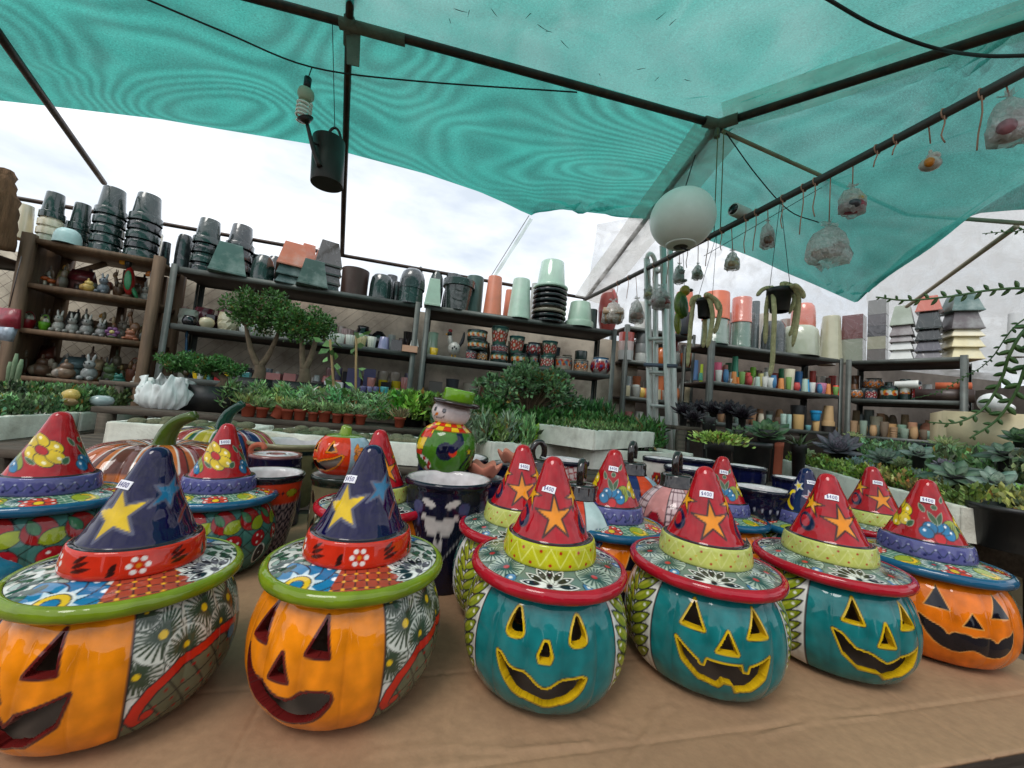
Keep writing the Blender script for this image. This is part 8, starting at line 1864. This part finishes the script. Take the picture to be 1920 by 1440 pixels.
# white spotlight on the beam
p = beam_pt(1392, -.05); t = thing('spotlight', 'small white tubular spotlight clamped on the beam', 'spotlight', p, math.radians(25)); V, F = tube([(-.09, 0, 0), (-.085, 0, 0), (.05, 0, 0), (.07, 0, 0)], [.040, .042, .042, .026], 20); mk('housing', V, F, mat('white_lamp_housing', (190, 194, 186), rough=.4), t); V, F = tube([(-.0915, 0, 0), (-.0905, 0, 0)], .034, 18); mk('lens', V, F, mat('dark_lens', (14, 14, 16), rough=.1), t); V, F = tube([(.01, 0, -.03), (.01, 0, -.06)], .012, 8); mk('bracket', V, F, METAL_GREY, t)
# globe lamp
gp = at(1279, 411, 2.55); GR = 62 * 2.55 / FPX * .93; t = thing('globe_lamp', 'large milky white globe lamp, unlit, hanging by the beam', 'lamp', gp, 0, rot=(math.radians(-8), math.radians(-6), 0)); a = np.linspace(-PI / 2 + .22, PI / 2 - .05, 44); V, F = lathe(np.stack([GR * np.cos(a), GR * .96 * np.sin(a)], 1), 56)
gm = mat('milky_globe', (240, 244, 236), rough=.4, var=.04, scale=5, dirt=(150, 146, 130), dscale=3, damt=.25); gm.node_tree.nodes['Principled BSDF'].inputs['Subsurface Weight'].default_value = .4; gm.node_tree.nodes['Principled BSDF'].inputs['Subsurface Radius'].default_value = (.2, .2, .2)
mk('globe', V, F, gm, t); V, F = lathe([(GR * .30, -GR * .90), (GR * .44, -GR * .885), (GR * .46, -GR * .855), (GR * .36, -GR * .87)], 36); mk('collar', V, F, gm, t); V, F = lathe([(.001, -GR * .945), (GR * .16, -GR * .95), (GR * .17, -GR * .92), (GR * .30, -GR * .895)], 30); mk('socket', V, F, mat('dark_socket', (70, 66, 56), rough=.5), t)
cordtop = J + (EAVE - J) * .10; V, F = tube([cordtop - gp, [0, 0, GR * .9]], .004, 6); mk('suspension_cord', V, F, CORD, t); t.rotation_euler = (0, 0, 0)
bp_ = beam_pt(1290); V, F = tube(smooth_prof([gp + [0, 0, -GR * .93], gp + [.05, .0, -GR * 1.02], (gp + bp_) / 2 + [0.02, 0, -.10], bp_], 12), .006, 6); tag(mk('lamp_cable', V, F, CORD), 'black cable from the globe lamp to the beam', 'cable')
# watering can
wp = at(615, 305, 2.35); s = 2.35 / FPX; t = thing('watering_can', 'dark brown metal watering can hanging beside the upright pipe', 'watering can', wp, math.radians(6), rot=(0, math.radians(-4), math.radians(6))); CANM = mat('dark_can', (52, 44, 40), rough=.45, metal=.4, var=.15)
Rw, Hw = 28 * s, 86 * s; V, F = lathe([(Rw * .985, -Hw / 2), (Rw, -Hw / 2 + .004), (Rw, Hw / 2), (Rw * .94, Hw / 2), (Rw * .93, -Hw / 2 + .01), (.001, -Hw / 2 + .01)], 36); mk('body', V, F, CANM, t); V, F = lathe([(.001, -Hw / 2 + .001), (Rw * .985, -Hw / 2)], 36); mk('bottom', V, F, CANM, t)
V, F = tube(smooth_prof([(-.01, -Rw * 1.0, -Hw * .30), (-.04, -Rw * 1.25, 0), (-.075, -Rw * 1.5, Hw * .5)], 10), np.linspace(.016, .010, len(smooth_prof([(0, 0, 0), (1, 1, 1), (2, 2, 2)], 10))), 10); sp = mk('spout', V, F, CANM, t); V, F = tube([(-.075, -Rw * 1.5, Hw * .5), (-.082, -Rw * 1.56, Hw * .58)], [.012, .044], 22); mk('rose', V, F, CANM, sp)
V, F = tube([(-.025, -Rw * .95, .05), (-.05, -Rw * 1.3, .04)], .006, 6); mk('strut', V, F, CANM, t)
a = np.linspace(0, PI, 12); V, F = tube(np.stack([.03 + .05 * np.cos(a) * .8, 0 * a, Hw / 2 - .01 + .095 * np.sin(a)], 1), .008, 8); mk('handle', V, F, CANM, t)
ct = J + dR * (np.linalg.norm((at(628, 40, 2.12) - J)[:2])); V, F = tube([np.array([.03, 0, Hw / 2 + .08]), (ct - wp) * [1, 1, 1]], .0022, 5); mk('cord', V, F, CORD, t)
# light bulb on its wire
wire = [at(255, -10, 1.75), at(420, 60, 1.95), at(585, 126, 2.25), at(780, 152, 2.35), at(1082, 173, 2.44)]
V, F = tube(smooth_prof(wire, 24), .0045, 6); tag(mk('wire', V, F, CORD), 'thin black wire strung below the left net', 'wire')
bb = at(572, 190, 2.25); t = thing('light_bulb', 'spiral energy saving bulb, unlit, hanging from the wire', 'light bulb', bb, 0, rot=(0, math.radians(10), 0)); s = 2.25 / FPX
V, F = tube([(0, 0, .145), (0, 0, .075)], .020, 14); mk('socket', V, F, mat('black_socket', (18, 18, 18), rough=.4), t); V, F = lathe([(.018, .078), (.040, .065), (.044, .05), (.044, .03), (.036, .02), (.034, .0), (.001, 0)], 28); mk('ballast', V, F, mat('bulb_base', (176, 186, 160), rough=.4), t); a = np.linspace(0, 9 * PI, 90); V, F = tube(np.stack([.036 * np.cos(a), .036 * np.sin(a), -.008 - .105 * a / a[-1]], 1), .0072, 8); mk('spiral_tube', V, F, mat('bulb_glass', (240, 240, 232), rough=.2, var=.03), t)
V, F = tube([(0, 0, .145), (at(585, 126, 2.25) - bb)], .003, 5); mk('lead', V, F, CORD, t); t.rotation_euler = (0, 0, 0)
# black cable top right, cords from the joint
V, F = tube(smooth_prof([at(1535, -12, 1.55), at(1640, 48, 1.7), at(1745, 88, 1.75), at(1840, 104, 1.6), at(1930, 104, 1.5)], 26), .007, 7); tag(mk('black_cable', V, F, CORD), 'thick black cable sagging across the upper right net', 'cable')
for k, (a_, b_, dd) in enumerate((((1342, 250), (1338, 430), 2.62), ((1357, 250), (1350, 432), 2.62))):
    e = beam_pt(b_[0]); V, F = tube([J + [(-.01, .03)[k], -.03, -.05], e], .0035, 5); tag(mk('green_cord', V, F, mat('olive_cord', (112, 112, 70), rough=.8)), ('left', 'right')[k] + ' of two olive cords from the roof joint to the beam', 'cord')
V, F = tube(smooth_prof([J + [.06, 0, -.05], at(1420, 330, 2.7), at(1480, 395, 2.8), at(1535, 417, 2.9)], 20), .004, 5); tag(mk('thin_cable', V, F, CORD), 'thin dark cable curving down from the roof joint', 'cable')
V, F = tube([at(1320, 480, 3.0), at(1560, 340, 2.9), at(1860, 230, 2.6)], .0025, 5); tag(mk('thin_wire', V, F, CORD), 'straight thin wire rising behind the hanging bags', 'wire')
# twigs on the overhead net
for k, (px, py, L, a_) in enumerate(((865, 8, .10, .2), (880, 14, .06, 1.9), (928, 12, .07, .9), (992, 18, .06, 2.3), (1018, 40, .09, .5), (1030, 48, .05, .1), (1060, 72, .10, .7), (1203, 119, .07, -.3), (1290, 140, .06, .2), (1125, 130, .03, .9), (1240, 18, .08, -.9), (1262, 30, .06, -1.0), (845, 28, .04, 1.4), (1232, 138, .05, 2.0))):
    p = on_z(px, py, Rz + .03); V, F = tube(smooth_prof([np.array([-L / 2 * math.cos(a_), -L / 2 * math.sin(a_), 0]), np.array([0, .003 * (-1) ** k, .0]), np.array([L / 2 * math.cos(a_), L / 2 * math.sin(a_), 0])], 8), [.001, .002, .0025, .0025, .002, .002, .0015, .0015, .001][:len(smooth_prof([(0, 0, 0), (1, 1, 1), (2, 2, 2)], 8))], 5)
    tag(mk('dry_twig', V * .7, F, mat('twig', (52, 44, 36), rough=.9), loc=p + [0, 0, -.035]), 'dry twig caught on the overhead net', 'twig', 'twigs on the net')
# ladder
AL = mat('aluminium', (226, 228, 222), rough=.4, metal=.15, var=.08, dirt=(110, 110, 104), damt=.4)
t0 = at(1230, 735, 3.55); t = thing('step_ladder', 'tall folded aluminium step ladder standing among the plants', 'ladder', (t0[0], t0[1], 0)); o = np.array([t0[0], t0[1], 0])
rails = []
for (xa, ya, xb, yb, d, w) in ((1213, 485, 1218, 730, 3.50, .07), (1229, 500, 1229, 732, 3.62, .06), (1243, 462, 1252, 738, 3.42, .075), (1256, 465, 1264, 738, 3.52, .065)):
    a, b = at(xa, ya, d), at(xb, yb, d); k = (0 - b[2]) / (a[2] - b[2]); b = b + (a - b) * k; V, F = bar(a - o, b - o, w, .022, up=(.6, -.8, 0)); mk('rail', V, F, AL, t, False); rails.append((a - o, b - o))
def rr(k, z): a, b = rails[k]; u = (a[2] - z) / (a[2] - b[2]); return a + (b - a) * u
for z in (2.62, 2.28, 1.96, 1.66, 1.36, 1.06, .76, .46):
    for i, j in ((0, 2), (1, 3)):
        if z > rails[i][0][2] - .02 or z > rails[j][0][2] - .02: continue
        V, F = bar(rr(i, z), rr(j, z), .05, .024); mk('rung', V, F, AL, t, False)
V, F = bar(rr(0, 1.72) + [-.06, -.03, 0], rr(2, 1.72) + [.08, -.03, 0], .03, .03); mk('stabiliser_bar', V, F, mat('blue_grey_bar', (96, 104, 120), rough=.5, metal=.3), t, False)
a = np.linspace(0, PI, 10); tp = rails[0][0]; tp2 = rails[1][0]; c_ = (tp + tp2) / 2; rad = np.linalg.norm(tp - tp2) / 2
V, F = tube([c_ + (tp - tp2) / 2 * math.cos(x) + np.array([0, 0, rad * .9 * math.sin(x)]) for x in a], .020, 8); mk('top_bow', V, F, AL, t)
# parrot
pp = at(1277, 572, 3.0); t = thing('parrot_figure', 'green and yellow wooden parrot hanging beside the ladder', 'parrot figure', pp, math.radians(10)); m = MB(); ellip(m, (0, 0, .0), (.055, .045, .11), (96, 116, 34), 16, 12, .12); ellip(m, (.02, -.01, .115), (.040, .038, .042), (150, 132, 44), 14, 10); ellip(m, (.055, -.03, .118), (.022, .014, .014), (60, 50, 40)); ellip(m, (-.02, 0, -.15), (.030, .02, .085), (120, 124, 40), 12, 8, .12); ellip(m, (.0, -.04, -.02), (.036, .02, .085), (50, 84, 34), 12, 8, .2); ellip(m, (.035, -.04, .125), (.007, .005, .007), (230, 230, 220), 8, 6); m.build('body', FIGM, t, True)
e = beam_pt(1283); V, F = tube([(0.02, 0, .15), e - pp], .002, 5); mk('string', V, F, CORD, t)
# hanging pots of trailing tail cactus
FUZZ = mat('fuzzy_cactus', (200, 190, 142), rough=.95, var=.3, scale=60, dirt=(86, 84, 50), dscale=30, damt=.6, bump=.9, bscale=160)
def tail_pot(label, px, py, d, w, h, tails, hang_px):
    s = d / FPX; c = at(px, py + h / 2, d); t = thing('hanging_cactus', label, 'hanging plant', c); R, H = w / 2 * s, h * s; V, F = lathe(np.array(PROF['rimpot']) * [R, H], 28); mk('pot', V, F, BLACKP, t)
    for k, pts in enumerate(tails):
        q0 = at(pts[0][0], pts[0][1], d) - c; P_ = [np.array([np.sign(q0[0]) * R * .6, 0, H * .85])] + [at(x, y, d + ((-.02 * (k % 3) - .05) if k % 2 else .05)) - c for x, y in pts]; S_ = smooth_prof(P_, 22); r0 = 4.0 * s
        V, F = tube(S_, np.r_[np.full(len(S_) - 3, r0), r0 * .95, r0 * .8, r0 * .35], 9); mk('tail_stem', V, F, FUZZ, t)
    e = beam_pt(hang_px)
    for q in (-1, 1): V, F = tube([np.array([q * R * .9, 0, H]), e - c], .0018, 4); mk('wire', V, F, CORD, t)
tail_pot('smaller hanging black pot with fuzzy trailing cactus left', 1320, 578, 2.75, 30, 36, [[(1302, 562), (1296, 600), (1292, 650), (1289, 688)], [(1330, 560), (1336, 590), (1332, 625), (1326, 652)], [(1322, 600), (1322, 625), (1318, 652)], [(1336, 558), (1350, 575), (1346, 605), (1339, 626)], [(1310, 556), (1299, 560), (1295, 575)], [(1324, 552), (1340, 562), (1347, 582)]], 1345)
tail_pot('larger hanging black pot with long fuzzy trailing cactus right', 1461, 563, 2.45, 44, 44, [[(1446, 540), (1438, 570), (1436, 610), (1435, 645)], [(1452, 590), (1450, 640), (1448, 680), (1443, 706)], [(1482, 540), (1492, 570), (1488, 610), (1480, 630)], [(1478, 536), (1497, 555), (1494, 605), (1486, 650)], [(1442, 540), (1430, 543), (1419, 555)], [(1490, 535), (1504, 548), (1507, 560)], [(1466, 532), (1486, 537), (1490, 560), (1480, 588)]], 1463)
# fishbone cactus reaching in from the right
def fishbone(pts, d0, d1, w, n=13):
    """thin wavy stem with alternating rounded teeth that point towards its tip"""
    P_ = smooth_prof([at(x, y, d0 + (d1 - d0) * k / (len(pts) - 1)) for k, (x, y) in enumerate(pts)], n * 6); m_ = len(P_); T = np.gradient(P_, axis=0); T /= np.linalg.norm(T, axis=1)[:, None]; view = P_ - CAM; view /= np.linalg.norm(view, axis=1)[:, None]; tw = np.cross(T, view + [.25, 0, .1]); tw /= np.linalg.norm(tw, axis=1)[:, None]; nn = np.cross(tw, T)
    m = MB(); V, F = tube(P_, np.linspace(.0052, .0026, m_) * w / .025, 6); m.add(V, F); k2 = 2 * n
    for k in range(1, k2):
        i = min(m_ - 1, int(k / k2 * m_)); s = 1 if k % 2 else -1; sc = min(1.0, .35 + 1.6 * (1 - k / k2)) * RNG.uniform(.85, 1.1); V, F = fat_leaf(w * 1.25 * sc, w * .62 * sc, w * .22, .15)
        X = T[i] * .62 + tw[i] * s * .78; X /= np.linalg.norm(X); Y = np.cross(nn[i], X); V = P_[i] + V[:, :1] * X + V[:, 1:2] * Y + V[:, 2:] * nn[i]; m.add(V, F)
    return np.concatenate(m.V), m.F
FISH = mat('fishbone_green', (70, 104, 56), rough=.45, var=.25, scale=18, dirt=(104, 120, 60), dscale=9, damt=.4)
fp = at(2010, 560, 1.35); t = thing('fishbone_cactus', 'green fishbone cactus with toothed stems reaching in from the right edge', 'hanging plant', fp)
V, F = lathe(np.array(PROF['rimpot']) * [.10, .14], 28); mk('pot', V, F, BLACKP, t, loc=(0, 0, -.10))
for pts, d0, d1, w, n in (([(2005, 555), (1920, 541), (1850, 545), (1780, 556), (1700, 563), (1643, 557)], 1.35, 1.35, .025, 13), ([(2005, 540), (1950, 436), (1900, 434), (1842, 438)], 1.4, 1.6, .015, 9), ([(2005, 555), (1925, 615), (1893, 665), (1878, 710), (1845, 765), (1795, 792), (1742, 792)], 1.33, 1.5, .027, 13), ([(2005, 560), (1935, 660), (1905, 735), (1868, 788), (1818, 822)], 1.3, 1.45, .030, 9), ([(2005, 556), (1910, 606), (1862, 668), (1838, 690)], 1.36, 1.5, .014, 9), ([(1838, 690), (1800, 712), (1760, 735), (1708, 748)], 1.5, 1.6, .009, 12)):
    V, F = fishbone(pts, d0, d1, w, n); mk('toothed_stem', V - fp, F, FISH, t)
V, F = tube([(0, 0, .04), (0, 0, 1.9)], .003, 5); mk('hanger', V, F, CORD, t)
# ================================================================ keep labels single: number the ones that would repeat
_seen = {}
for _o, _k in TAGGED: _seen.setdefault(_o['label'], []).append(_o)
for _l, _os in _seen.items():
    _n = len(_l.split())
    if _n > 16 or _n < 4: print('LABEL LENGTH', _n, _l)
    if len(_os) > 1: print('REPEATED', len(_os), _l)
